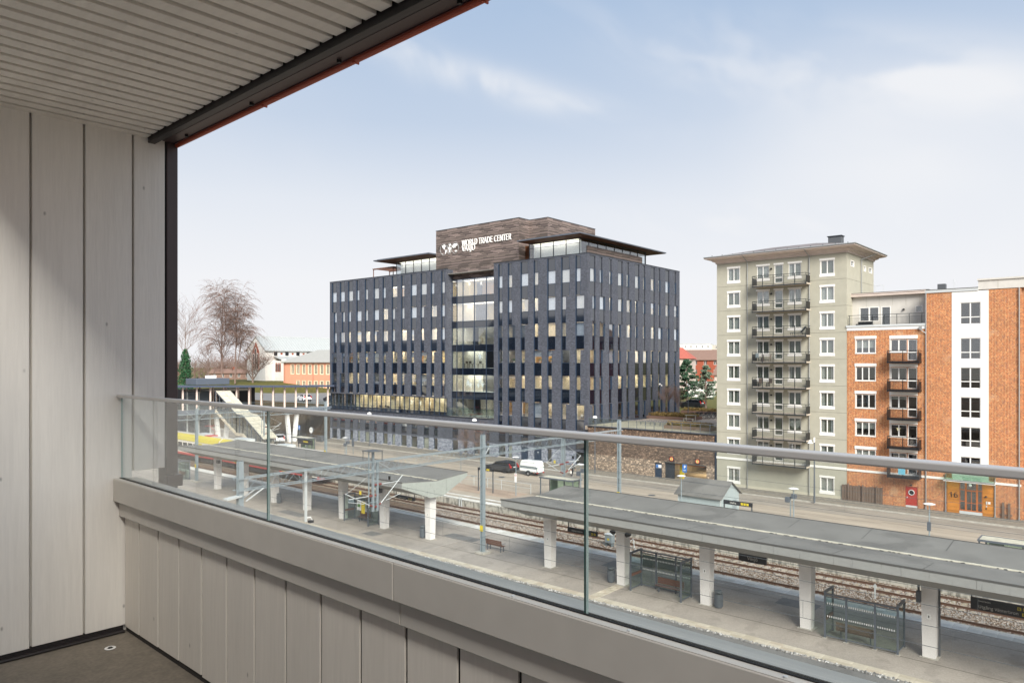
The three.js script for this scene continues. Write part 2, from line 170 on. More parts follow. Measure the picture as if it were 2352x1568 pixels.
// ---------------------------------------------------------------- materials
function mat(hex, roughness = .8, o = {}) { const { bump, ...rest } = o; const m = new THREE.MeshStandardMaterial({ color: hex, roughness, ...rest }); if (bump) { m.bumpMap = bump[0]; m.bumpScale = bump[1]; } return m; }
function phys(hex, roughness, o = {}) { return new THREE.MeshPhysicalMaterial({ color: hex, roughness, ...o }); }
function pane(hex, ior, o = {}) { return phys(hex, .0, { transmission: 1, thickness: 0, ior, ...o }); }
const M = {
  board: mat(0xefebe3, .62, { map: T.board, bump: [T.boardBump, .0012] }),
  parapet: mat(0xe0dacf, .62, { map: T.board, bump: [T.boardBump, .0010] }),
  coping: mat(0xd2cdc3, .5, { map: T.plaster }),
  slat: mat(0xefeae0, .66, { map: T.slat }),
  backing: mat(0x7d776d, .9), grooveShade: mat(0x2f2c29, .9),
  balconyFloor: mat(0x8f8678, .7, { map: T.asphalt, bump: [T.asphalt, .001] }),
  brownSteel: mat(0x4d3f3e, .45, { map: T.plaster }),
  blackSteel: mat(0x2a2626, .5),
  redEdge: mat(0xbf5638, .45, { map: T.plaster }),
  aluminium: mat(0xcfcdc9, .4, { metalness: .15 }),
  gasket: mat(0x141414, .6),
  balGlass: pane(0xfbfdfc, 1.8),
  glassEdge: phys(0x2a4d48, .2), glassEdgePale: phys(0x9fb4b2, .2),
  asphalt: mat(0xb9b0a6, .9, { map: T.asphalt, bump: [T.asphalt, .004] }),
  darkAsphalt: mat(0x8a8987, .75, { map: T.asphalt }),
  street: mat(0xbfb2a2, .92, { map: T.street }),
  pavement: mat(0xa2998b, .92, { map: T.paver }),
  whiteSlab: [0xf4f0e8, 0xebe7de, 0xfaf7f1, 0xe6e2d8].map(h => mat(h, .85, { map: T.concrete })),
  tactile: [0xdcd2bf, 0xd2c7b3, 0xe4dac7, 0xd6c8b4].map(h => mat(h, .85, { map: T.concrete })),
  joint: mat(0x6d665d, .95),
  ballast: mat(0xd0b9a2, .95, { map: T.ballast, bump: [T.ballastBump, .02] }),
  rail: mat(0x5e4436, .6), railTop: mat(0x8f857c, .35, { metalness: .7 }),
  sleeper: [0xb3a690, 0xa4967f, 0xbcb09a].map(h => mat(h, .9, { map: T.concrete })),
  platformWall: mat(0xc9c4b8, .9, { map: T.streak }),
  gravel: mat(0xb9b4ab, .95, { map: T.ballast, bump: [T.ballastBump, .03] }),
  redGravel: mat(0xc2ab98, .95, { map: T.street }),
  grass: mat(0x8b8a52, .95, { map: T.grass }),
  bank: mat(0xa39684, .97, { map: T.bank }),
  soil: mat(0x8d8372, .97, { map: T.bank }),
  darkBrick: mat(0x787e8a, .75, { map: T.darkBrick }),
  whiteBrick: mat(0xb9bcc2, .8, { map: T.whiteBrick }),
  herring: mat(0xe8dccc, .85, { map: T.herring }),
  plank: mat(0xdedad8, .8, { map: T.plank }),
  redTimber: mat(0x6e5346, .7, { map: T.timber }),
  rubble: mat(0xab9b8f, .92, { map: T.rubble }), rubbleLight: mat(0xf2e8dc, .92, { map: T.rubble }),
  navyPanel: phys(0x0c1522, .05, { ior: 2.3 }),
  navyFrame: mat(0x26364a, .4), darkFrame: mat(0x2a3038, .45),
  officeGlass: pane(0xeef3f8, 4.2), recessGlass: pane(0xc6d1db, 2.3), lobbyGlass: pane(0xe3e8e8, 2.0), homeGlass: pane(0xe9eef0, 2.2), clearGlass: pane(0xeef5f2, 1.5), greenGlass: pane(0xd5e6dc, 1.5),
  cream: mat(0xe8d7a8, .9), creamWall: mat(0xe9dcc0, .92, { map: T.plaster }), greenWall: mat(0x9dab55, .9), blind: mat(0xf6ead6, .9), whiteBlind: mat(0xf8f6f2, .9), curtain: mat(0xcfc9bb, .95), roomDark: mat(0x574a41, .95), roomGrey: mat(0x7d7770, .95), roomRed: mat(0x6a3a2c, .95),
  felt: mat(0x83807b, .92, { map: T.felt }), feltEdge: mat(0x4d4b48, .9), seam: mat(0xd9d2be, .95, { map: T.concrete }),
  fascia: mat(0x9b9b98, .6, { map: T.fasciaT }), fasciaLight: mat(0xb4b9b2, .6, { map: T.fasciaT }), soffit: mat(0x8d8a84, .8),
  column: mat(0xf3efeb, .75, { map: T.plaster }), concrete: mat(0xc4bfb4, .9, { map: T.concrete }),
  galv: mat(0x9aa6ac, .45, { metalness: .35 }), galvDark: mat(0x7d8a90, .5, { metalness: .3 }), galvLight: mat(0xc2c6c6, .5),
  shelter: mat(0x5a6068, .45), bench: mat(0x6f5044, .7), bin: mat(0x5d6468, .5), yellow: mat(0xd8c128, .6), signBlack: mat(0x26262a, .5), signGrey: mat(0x53565a, .6), white: mat(0xf2f1ee, .7), offWhite: mat(0xe5e2da, .75, { map: T.plaster }), insulator: mat(0x7a332a, .35),
  render: mat(0xb3b0a0, .9, { map: T.plaster }), renderJoint: mat(0x8f8f7a, .9), plinth: mat(0xb9b4a2, .9), trim: mat(0xe6e4df, .7), cornice: mat(0xd6c7bd, .75, { map: T.plaster }), tile: mat(0x87807f, .85, { map: T.felt }),
  balRail: mat(0x2f3436, .5), balSlab: mat(0xb9aea0, .85), black: mat(0x17171a, .45), downpipe: mat(0x9a9c9c, .5, { metalness: .3 }), panelGrey: mat(0xd4d0c8, .6, { map: T.plaster }),
  redDoor: mat(0xa6362a, .5), timber: mat(0xe9c48a, .65, { map: T.timber }), orangeFrame: mat(0xb3632b, .55), trellis: mat(0x7d6a5c, .95, { map: T.concrete }),
  pink: mat(0xe8a184, .9, { map: T.plaster }), church: mat(0xefece6, .9, { map: T.plaster }), redBrick: mat(0xa5573f, .9, { map: T.plaster }), zinc: mat(0xb0b4b3, .5, { map: T.plaster }), greyRoof: mat(0xa9a8a2, .7, { map: T.plaster }), redRoof: mat(0xb26253, .8, { map: T.plaster }), brownRoof: mat(0x8a6f62, .85, { map: T.plaster }),
  bark: mat(0x7d6d63, .95), birch: mat(0x857168, .95), twig: mat(0x7f685e, .95), ivy: phys(0x2f5a38, .9, { side: THREE.DoubleSide }), pine: phys(0x39563f, .9, { side: THREE.DoubleSide }), pineGrey: phys(0x6c7c68, .9, { side: THREE.DoubleSide }), hedge: phys(0x8a7446, .95, { side: THREE.DoubleSide }), leaf: phys(0x3b6a34, .8, { side: THREE.DoubleSide }),
  carBlack: phys(0x23262b, .3, { clearcoat: 1, clearcoatRoughness: .05 }), carWhite: phys(0xe4e6e8, .3, { clearcoat: 1, clearcoatRoughness: .05 }), carGlass: phys(0x12161a, .05, { ior: 1.6 }), tyre: mat(0x1b1b1c, .9), rim: mat(0xa7abb0, .35, { metalness: .7 }), redLamp: phys(0xb3201a, .2), headLamp: phys(0xdfe4e8, .15), amber: phys(0xd06a1c, .3), trailer: mat(0xeef1ef, .5), plate: mat(0xe9e9e6, .5), blueWrap: mat(0x6fb3c9, .4),
  trainWhite: phys(0xe9e2d6, .35, { clearcoat: .5 }), trainYellow: phys(0xcdbd45, .4), trainRed: phys(0xc0342b, .4), trainGreen: phys(0x4e8f2f, .4), trainDark: mat(0x3a3836, .8), trainGlass: phys(0x15181b, .08, { ior: 1.6 }),
  cloth: mat(0x1d1d22, .95), skin: mat(0xc99a80, .7), bag: mat(0xe9e6e0, .8), blueSign: mat(0x2e74c4, .5), lampShade: mat(0xf4f4f2, .5), wire: mat(0x55595c, .6), copper: mat(0x6b625a, .6)
};
function glow(r, g, b, k) { const m = new THREE.MeshStandardMaterial({ color: 0xffffff, roughness: .6 }); m.emissive.setRGB(r, g, b); m.emissiveIntensity = k; return m; }
// ================================================================ GROUND
const R = THREE.MathUtils.degToRad;
struct('ground', bx(-1500, 1500, -3.0, -1.2, -1500, 600), M.soil, 'low ground reaching the horizon');
// raised ground behind the offices and the church hill
{
  const g = new THREE.PlaneGeometry(1400, 900, 140, 90); g.rotateX(-Math.PI / 2); g.translate(-250, 0, -560);
  const p = g.attributes.position;
  for (let i = 0; i < p.count; i++) {
    const x = p.getX(i), z = p.getZ(i); let y = 6.0;
    const d = Math.hypot((x + 240) / 62, (z + 132) / 40); y += 2.4 * (1 - sstep(.35, 1.05, d));
    y += sstep(-320, -900, z) * 8 + (fbm(x / 40, z / 40, 9999, 9999, 3, 7) - .5) * (x < -160 || z < -190 ? .7 : 0);
    if (z > -111) y = 6.0;
    p.setY(i, y);
  }
  g.computeVertexNormals(); struct('hill', metres(clean(g)), M.grass, 'upper ground and low grassy hill behind the offices');
}
struct('grass_bank', merge([poly([[-80.8, -1.2], [-80.8, .02], [-83.5, 1.7], [-87, 4.6], [-89.5, 6.02], [-111, 6.02], [-111, -1.2]], -420, -124.5), poly([[-83.2, -1.2], [-83.2, .02], [-84.6, 1.6], [-87.4, 4.4], [-89.5, 6.02], [-111, 6.02], [-111, -1.2]], -124.5, -120.8)]), M.bank, 'brown rough bank rising behind the footbridge');
struct('car_park', bx(-230, -121, 5.6, 6.06, -126, -90), M.darkAsphalt, 'asphalt car park on the upper level');
struct('road', bx(-420, 60, -1.2, 0, -79.6, -61.2), M.street, 'pale worn street between the station and the houses');
{ // pavement in front of the houses, with a kerb
  const g = structGroup('pavement', 'sett pavement with kerb along the house fronts');
  part(g, 'paving', bx(-420, 60, -1.2, .1, -88, -79.75), M.pavement);
  for (let x = -125; x < 6; x += 1.0) part(g, 'kerb_stone', bx(x + .01, x + .99, -.4, .125, -79.75, -79.58), M.concrete);
  part(g, 'kerb_rest', bx(-420, -125, -.4, .125, -79.75, -79.58), M.concrete);
}
for (const [x, z, l] of [[-63.5, -70.6, 'manhole cover in the street beside the trailer'], [-42.2, -72.2, 'manhole cover in the street in front of the garage'], [-40.2, -70.6, 'manhole cover in the street near the grey shed'], [-66.8, -68.8, 'manhole cover in the street in front of the dark car'], [-76, -66.5, 'manhole cover in the street left of the dark car']]) { const o = new THREE.Mesh(cyl(.42, .42, .03, 0, 0, 0, 20), M.signGrey); o.name = numbered('manhole_cover'); o.position.set(x, -.012, z); scene.add(tag(o, l, 'manhole cover', 'manhole covers in the street')); }
// platforms
struct('road_edge', bx(-420, 60, -.1, .004, -79.58, -75.2), mat(0xaaa196, .92, { map: T.street }), 'greyer strip of the street along the kerb');
{ const g = structGroup('gutter', 'row of small setts between street and grey strip'); const rnd = RNG(31), ms = [0x8f877c, 0x9a9286, 0x857d73].map(q => mat(q, .9, { map: T.concrete })), geo = bx(-.24, .24, -.1, .008, -.06, .06); for (let k = 0; k < 240; k++) { const m = new THREE.Mesh(geo, ms[Math.floor(rnd() * 3)]); m.name = 'sett'; m.position.set(-4 - k * .5, 0, -75.14); g.add(m); } }
for (const [x0, x1, z0, z1] of [[-38, -33.5, -73.6, -72.1], [-21, -12, -69.2, -68.3], [-60, -55, -70.5, -69.1], [-30.5, -27.8, -71.2, -68.9], [-86, -80, -70, -68.6]]) struct('road_patch', bx(x0, x1, -.05, .004, z0, z1), mat(0xaa9f92, .92, { map: T.asphalt }), 'darker mended patch in the street');
const shared = {};
function tileRow(parent, name, x0, x1, step, z0, z1, y0, y1, mats, gap = .012, seed = 1) { // single slabs, sharing one geometry per size; first 300, rest as stuff
  const key = `${step}_${z1 - z0}`, g = shared[key] ??= (() => { const b = bx(gap / 2, step - gap / 2, 0, y1 - y0, gap / 2, (z1 - z0) - gap / 2); return b; })(), rnd = RNG(seed);
  for (let x = x1 - step; x > x0; x -= step) { const m = new THREE.Mesh(g, mats[Math.floor(rnd() * mats.length)]); m.name = name; m.position.set(x, y0 + (rnd() - .5) * .004, z0); parent.add(m); }
}
function rest(parent, name, x0, x1, step, z0, z1, y0, y1, m, gap = .012) { const a = []; for (let x = x1 - step; x > x0; x -= step) a.push(bx(x + gap / 2, x + step - gap / 2, y0, y1, z0 + gap / 2, z1 - gap / 2)); const o = part(parent, name, a, m); o.userData.kind = 'stuff'; }
{
  const g = structGroup('station_platform', 'long asphalt station platform between the tracks');
  part(g, 'deck', bx(-420, 60, -1.2, -.012, -48.3, -37.75), M.asphalt);
  tileRow(g, 'edge_slab', -60, 6, .72, -47.85, -47.25, -.06, .002, M.whiteSlab, .012, 5);
  tileRow(g, 'edge_slab', -60, 6, .72, -48.45, -47.85, -.06, .002, M.whiteSlab, .012, 6);
  rest(g, 'far_edge_slabs', -300, -60.5, .72, -48.45, -47.25, -.06, .002, M.whiteSlab[0]);
  tileRow(g, 'guide_paver', -66, -2, .70, -38.72, -38.36, -.06, .003, M.tactile, .014, 7);
  tileRow(g, 'guide_paver', -66, -2, .70, -38.36, -38.0, -.06, .003, M.tactile, .014, 8);
  rest(g, 'far_guide_pavers', -300, -66.4, .70, -38.72, -38.0, -.06, .003, M.tactile[0]);
  for (let k = 0; k < 9; k++) for (let q = 0; q < 2; q++) part(g, 'guide_paver', bx(-27.1 + q * .36, -26.76 + q * .36, -.06, .003, -39.08 - k * .36, -38.74 - k * .36), M.tactile[(k + q) % 4]);
  part(g, 'edge_beam', bx(-420, 60, -.45, -.012, -48.5, -48.3), M.platformWall);
  part(g, 'cable_duct', bx(-420, 60, -.05, -.008, -41.12, -41.06), M.joint); part(g, 'cable_duct', bx(-420, 60, -.05, -.008, -45.9, -45.85), M.joint);
  for (const [x0, x1, z0, z1] of [[-46, -42.5, -44.8, -43.6], [-30.5, -28.4, -46.6, -44.9], [-17.6, -15.2, -46.4, -45], [-66, -62, -40.8, -39.6], [-52, -50.4, -40.6, -39.4]]) part(g, 'mended_patch', bx(x0, x1, -.05, -.007, z0, z1), M.darkAsphalt);
}
{ // strip of loose stones along the platform
  const rnd = RNG(77), s = new THREE.IcosahedronGeometry(.05, 0), n = 3000, im = new THREE.InstancedMesh(clean(s), mat(0xffffff, .9), n), m4 = new THREE.Matrix4(), q = new THREE.Quaternion(), e = new THREE.Euler(), c = new THREE.Color();
  for (let i = 0; i < n; i++) { const x = -72 + rnd() * 70, z = -37.83 + (rnd() + rnd() - 1) * .17 + .12 * (fbm(x / 1.3, 1, 999, 999, 3, 4) - .5); e.set(rnd() * 6, rnd() * 6, rnd() * 6); const k = .5 + rnd() * .9; m4.compose(new THREE.Vector3(x, .015, z), q.setFromEuler(e), new THREE.Vector3(k, k * .7, k)); im.setMatrixAt(i, m4); const t = rnd() < .12 ? .62 : .12 + rnd() * .26; im.setColorAt(i, c.setRGB(t, t * .98, t * .94)); }
  im.name = 'gravel'; scene.add(tag(im, 'strip of loose grey and white stones along the platform', null, null, 'stuff'));
}
struct('platform_strip', bx(-420, 60, -1.2, -.02, -37.75, -35.3), M.darkAsphalt, 'dark asphalt strip along the near side of the platform');
struct('near_ballast', bx(-420, 60, -1.25, -.712, -35.3, -20), M.ballast, 'ballast of the near tracks below the balcony');
struct('yard', bx(-420, 60, -1.2, -.03, -20, -2.2), M.street, 'unseen yard below the balcony house, pale to bounce light');  // unseen ground made pale to bounce light up to the ceiling
struct('ballast', bx(-420, 60, -1.3, -.712, -56.4, -48.45), M.ballast, 'brown ballast between the platforms');
function railway(z, label) {
  const g = structGroup('railway_track', label), prof = [[-.075, -.69], [.075, -.69], [.075, -.672], [.02, -.655], [.015, -.575], [.036, -.56], [.036, -.53], [-.036, -.53], [-.036, -.56], [-.015, -.575], [-.02, -.655], [-.075, -.672]];
  for (const s of [-1, 1]) { part(g, 'rail', poly(prof.map(([a, b]) => [z + s * .75 + a, b]), -420, 60), M.rail); part(g, 'running_surface', bx(-420, 60, -.5302, -.5265, z + s * .75 - .022, z + s * .75 + .022), M.railTop); }
  const geo = bx(-.13, .13, -.9, -.70, z - 1.25, z + 1.25), rnd = RNG(Math.round(-z)), a = []; let n = 0;
  for (let x = 4; x > -300; x -= .65, n++) { if (n < 150) { const m = new THREE.Mesh(geo, M.sleeper[Math.floor(rnd() * 3)]); m.name = 'sleeper'; m.position.set(x, (rnd() - .5) * .02, 0); g.add(m); } else a.push(bx(x - .13, x + .13, -.9, -.70, z - 1.25, z + 1.25)); }
  part(g, 'far_sleepers', a, M.sleeper[0]).userData.kind = 'stuff';
}
railway(-50.2, 'railway track nearest the long platform'); railway(-54.6, 'railway track along the street platform'); railway(-33.2, 'railway track on the near side of the platform'); railway(-28.4, 'railway track closest to the balcony house');
{ // ballast stones, real ones where they show largest
  const rnd = RNG(91), s = new THREE.IcosahedronGeometry(.04, 0), n = 30000, im = new THREE.InstancedMesh(clean(s), mat(0xffffff, .95), n), m4 = new THREE.Matrix4(), q = new THREE.Quaternion(), e = new THREE.Euler(), c = new THREE.Color();
  for (let i = 0; i < n; i++) { const x = -58 + rnd() * 57, z = -56.2 + rnd() * 7.2; e.set(rnd() * 6, rnd() * 6, rnd() * 6); const k = .6 + rnd() * .9; m4.compose(new THREE.Vector3(x, -.705, z), q.setFromEuler(e), new THREE.Vector3(k, k * .75, k)); im.setMatrixAt(i, m4); const t = .27 + rnd() * .2 + (rnd() < .03 ? .25 : 0), w = rnd(); im.setColorAt(i, w < .4 ? c.setRGB(t, t * .82, t * .68) : c.setRGB(t, t * .93, t * .86)); }
  im.name = 'ballast_stone'; scene.add(tag(im, 'loose stones of the track ballast', null, null, 'stuff'));
}
{
  const g = structGroup('street_platform', 'low platform along the street side of the tracks');
  for (let x = -150; x < 6; x += 6) part(g, 'wall_block', bx(x + .01, x + 5.99, -1.2, -.07, -56.75, -56.4), M.platformWall);
  part(g, 'wall_rest', bx(-420, -150, -1.2, -.07, -56.75, -56.4), M.platformWall);
  part(g, 'deck', bx(-420, 60, -1.2, -.01, -61.2, -56.75), M.street);
  part(g, 'gravel_strip', bx(-90, -53, -.1, .006, -63.6, -60.2), M.redGravel);
  tileRow(g, 'edge_slab', -92, 6, .9, -57.2, -56.4, -.07, .004, M.whiteSlab, .012, 15);
  tileRow(g, 'edge_slab', -92, 6, .9, -58.4, -57.9, -.07, .004, M.whiteSlab, .012, 16);
  rest(g, 'far_edge_slabs', -300, -92.3, .9, -57.2, -56.4, -.07, .004, M.whiteSlab[1]);
}

// ================================================================ BALCONY WE STAND ON (frame turned a little against the railway)
const BY = 13.65, BR = R(-1.65), XA = -3.915, h = 1.35;
function bal(name, label, category) { return thing(name, label, category, [0, BY, 0], BR); }
{
  const w = bal('board_wall', 'pale grey painted board wall on the left of the balcony', 'wall');
  part(w, 'backing', [bx(XA - .16, XA - .0245, -.06, 2.62, -1.405, 2.2), bx(XA - .16, XA - .0245, .8, 2.62, -1.55, -1.406)], M.board);
  const edges = [-1.566]; for (let z = -1.404; z < 2.2; z += .2225) edges.push(z); edges.push(2.2);
  for (let i = 0; i < edges.length - 1; i++) { const z0 = edges[i] + .005, z1 = edges[i + 1] - .005; if (z1 - z0 > .02) part(w, 'board', rbx(XA - .024, XA, i ? .03 + (i % 3) * .002 : .80, 2.56, z0, z1, .003), M.board); }
  part(w, 'base_flashing', [bx(XA - .03, XA - .008, 0, .032, -1.36, 2.2), rbx(XA - .01, XA + .026, .001, .014, -1.36, 1.3, .006, 2)], M.blackSteel);
  part(w, 'gap_shade_strip', bx(XA - .16, XA - .004, .8, 2.5, -1.568, -1.5665), M.gasket);  // black strip painted in for the dark gap beside the post
}
{
  const p = bal('balcony_parapet', 'grey boarded balcony parapet with metal coping', 'parapet');
  part(p, 'grooveShade', bx(XA, 2.6, -.3, .64, -1.41, -1.372), M.grooveShade);  // dark sheet that paints the shade inside the board grooves
  let x = XA + .002; const stops = [-3.726]; for (let q = -3.4985; q < 2.6; q += .2262) stops.push(q); stops.push(2.6);
  stops.forEach((q, i) => { part(p, 'board', rbx(x + .006, q - .006, .026 + (i % 4) * .0015, .62, -1.3715, -1.364, .0015), M.parapet); x = q; });
  part(p, 'lower_strip', [rbx(XA + .003, -1.684, .583, .668, -1.372, -1.3365, .003, 2), rbx(-1.682, 2.6, .583, .668, -1.372, -1.3365, .003, 2)], M.coping);
  for (const [a, b] of [[XA + .003, -1.6835], [-1.6815, 2.6]]) { part(p, 'coping', rbx(a, b, .66, .7705, -1.336, -1.31, .004, 3), M.coping); part(p, 'coping_top', slab([[a, .772, -1.312], [b, .772, -1.312], [b, .766, -1.427], [a, .766, -1.427]], .02), M.coping); }
  part(p, 'outer_face', bx(XA, 2.6, -.4, .74, -1.42, -1.412), M.redEdge);
  for (let q = -3.6; q < .6; q += .34) part(p, 'screw', cyl(.0045, .0045, .003, q, .772, -1.322, 8), M.galvLight);
}
{
  const g = bal('glass_railing', 'frameless glass railing with slim grey handrail', 'railing');
  part(g, 'handrail', rbx(XA + .004, 2.6, 1.1725, 1.188, -1.36, -1.325, .004, 2), M.aluminium);
  part(g, 'gasket', [bx(XA + .004, 2.6, .765, .7735, -1.3545, -1.3515), bx(XA + .004, 2.6, .765, .7738, -1.343, -1.3385)], M.gasket);
  for (const [a, b] of [[XA + .012, -2.461], [-2.457, -1.0165], [-1.0125, .43], [.438, 1.88]]) { const q = sub(g, 'glass_panel'); part(q, 'pane', bx(a + .002, b - .002, .766, 1.172, -1.3512, -1.3432), M.balGlass); part(q, 'edge', bx(a, a + .0015, .766, 1.172, -1.3512, -1.3432), M.glassEdgePale); part(q, 'edge', bx(b - .0015, b, .766, 1.172, -1.3512, -1.3432), M.glassEdge); }
}
{
  const g = bal('corner_post', 'dark brown steel post at the balcony corner', 'post');
  part(g, 'shaft', rbx(XA - .11, XA + .0, -.4, 2.5, -1.628, -1.57, .004, 2), M.brownSteel);
  part(g, 'base_plate', [rbx(XA - .001, XA + .035, .70, .76, -1.64, -1.56, .004), cyl(.008, .008, .012, XA + .02, .76, -1.6, 6)], M.brownSteel);
}
{
  const g = bal('slatted_ceiling', 'pale grey slatted balcony ceiling', 'ceiling');
  part(g, 'backing', bx(XA, -1.56, 2.575, 2.6, -1.47, -.5), M.backing);  // ceiling ends early, out of view, so daylight reaches the boards
  let k = 0; for (let x = XA + .028; x < -1.58; x += .0857, k++) part(g, 'slat', rbx(x - .0305, x + .0305, 2.4975 + (k % 5) * .0006, 2.5615, -1.471 + (k % 3) * .002, -.5, .003), M.slat);
}
{
  const g = bal('roof_edge_beam', 'dark steel roof edge with rust red outer flashing', 'beam');
  part(g, 'inner_channel', rbx(XA - .06, -1.5, 2.474, 2.6, -1.512, -1.476, .003), M.blackSteel);
  part(g, 'recess', bx(XA - .06, -1.5, 2.535, 2.6, -1.547, -1.5125), M.gasket);
  part(g, 'soffit_plate', rbx(XA - .14, -1.5, 2.4995, 2.6, -1.612, -1.5475, .002), M.brownSteel);
  part(g, 'red_flashing', [bx(XA - .16, -1.5, 2.492, 2.72, -1.636, -1.624), bar([XA - .16, 2.492, -1.624], [-1.5, 2.492, -1.624], .0125, 10)], M.redEdge);
  for (const x of [-3.72, -3.05, -2.37, -1.70]) part(g, 'bolt', cyl(.009, .009, .012, x, 2.488, -1.59, 8), M.gasket);
  for (const x of [-3.0, -2.31, -1.62]) part(g, 'flashing_clip', bx(x - .003, x + .003, 2.4785, 2.506, -1.638, -1.612), M.redEdge);
}
struct('balcony_floor', new THREE.BoxGeometry(.1, .1, .1), M.balconyFloor, 'beige grey coated balcony floor');
{
  const f = scene.getObjectByName('balcony_floor'); f.geometry = bx(XA - .03, 2.6, -.25, 0, -1.5, 2.2); f.position.set(0, BY, 0); f.rotation.y = BR;
  const d = bal('floor_drain', 'small round white floor drain in the balcony corner', 'drain');
  part(d, 'ring', new THREE.TorusGeometry(.019, .006, 8, 24).rotateX(Math.PI / 2).scale(1, .4, 1).translate(-3.726, .003, -1.235), M.white); part(d, 'cap', cyl(.009, .009, .006, -3.726, .001, -1.235, 14), M.gasket);
}
{ // the house the balcony belongs to: unseen, height and set-back shaped to let daylight in
  const b = bal('balcony_house', 'unseen red brown apartment house that carries the balcony', 'building');
  part(b, 'back_wall', bx(XA - .2, 44, -.3, 2.7, 2.2, 2.5), M.offWhite);
  part(b, 'upper_wall', bx(XA - .1, 44, 2.73, 5.4, 2.25, 14), M.redBrick); part(b, 'lower_wall', bx(XA - .1, 44, -13.6, -.42, -1.3, 14), M.redBrick); part(b, 'short_roof_slab', bx(XA - .12, -1.5, 2.602, 2.72, -1.61, -.48), M.offWhite);  // roof slab cut short and wall height tuned for light on the boards
  part(b, 'roof', slab([[XA - .4, 5.7, 14.4], [44.4, 5.7, 14.4], [44.4, 5.7, 1.9], [XA - .4, 5.7, 1.9]], .3), M.brownRoof);
}
// ================================================================ DARK OFFICE BUILDING
// A window: frame and panes (and a blind) under one Group. Opening x0..x1, y0..y1 in the plane z of its outer edge; glass lies `deep` behind it.
function windowIn(parent, x0, x1, y0, y1, z, o = {}) {
  const { cols = 1, rows = [], fw = .05, deep = .12, fm = M.navyFrame, gm = M.officeGlass, blind = 0, bm = M.blind, ft = .06, name = 'window', back = .12 } = o;
  const w = sub(parent, name), f = [bx(x0, x1, y1 - fw, y1, z - deep - ft / 2, z - deep + ft / 2), bx(x0, x1, y0, y0 + fw, z - deep - ft / 2, z - deep + ft / 2), bx(x0, x0 + fw, y0 + fw, y1 - fw, z - deep - ft / 2, z - deep + ft / 2), bx(x1 - fw, x1, y0 + fw, y1 - fw, z - deep - ft / 2, z - deep + ft / 2)];
  const xs = [x0 + fw]; for (let i = 1; i < cols; i++) { const c = x0 + (x1 - x0) * (o.split ? o.split[i - 1] : i / cols); f.push(bx(c - fw * .75, c + fw * .75, y0 + fw, y1 - fw, z - deep - ft / 2 + .001, z - deep + ft / 2 - .001)); xs.push(c - fw * .75, c + fw * .75); } xs.push(x1 - fw);
  const ys = [y0 + fw]; for (const r of rows) { const c = y0 + (y1 - y0) * r; ys.push(c - fw * .6, c + fw * .6); for (let i = 0; i < xs.length; i += 2) f.push(bx(xs[i], xs[i + 1], c - fw * .6, c + fw * .6, z - deep - ft / 2 + .002, z - deep + ft / 2 - .002)); } ys.push(y1 - fw);
  part(w, 'frame', f, fm);
  for (let i = 0; i < xs.length; i += 2) for (let j = 0; j < ys.length; j += 2) part(w, 'pane', bx(xs[i], xs[i + 1], ys[j], ys[j + 1], z - deep - .008, z - deep + .004), gm);
  if (blind > 0) part(w, 'blind', bx(x0 + .02, x1 - .02, y1 - (y1 - y0) * blind, y1 - .01, z - deep - back - .02, z - deep - back), bm);
  return w;
}
const OX = -60.05, OZ = -85, OR = R(1.3);
const office = thing('office_building', 'dark grey brick office block with brown timber rooftop box', 'office building', [OX, 0, OZ], OR);
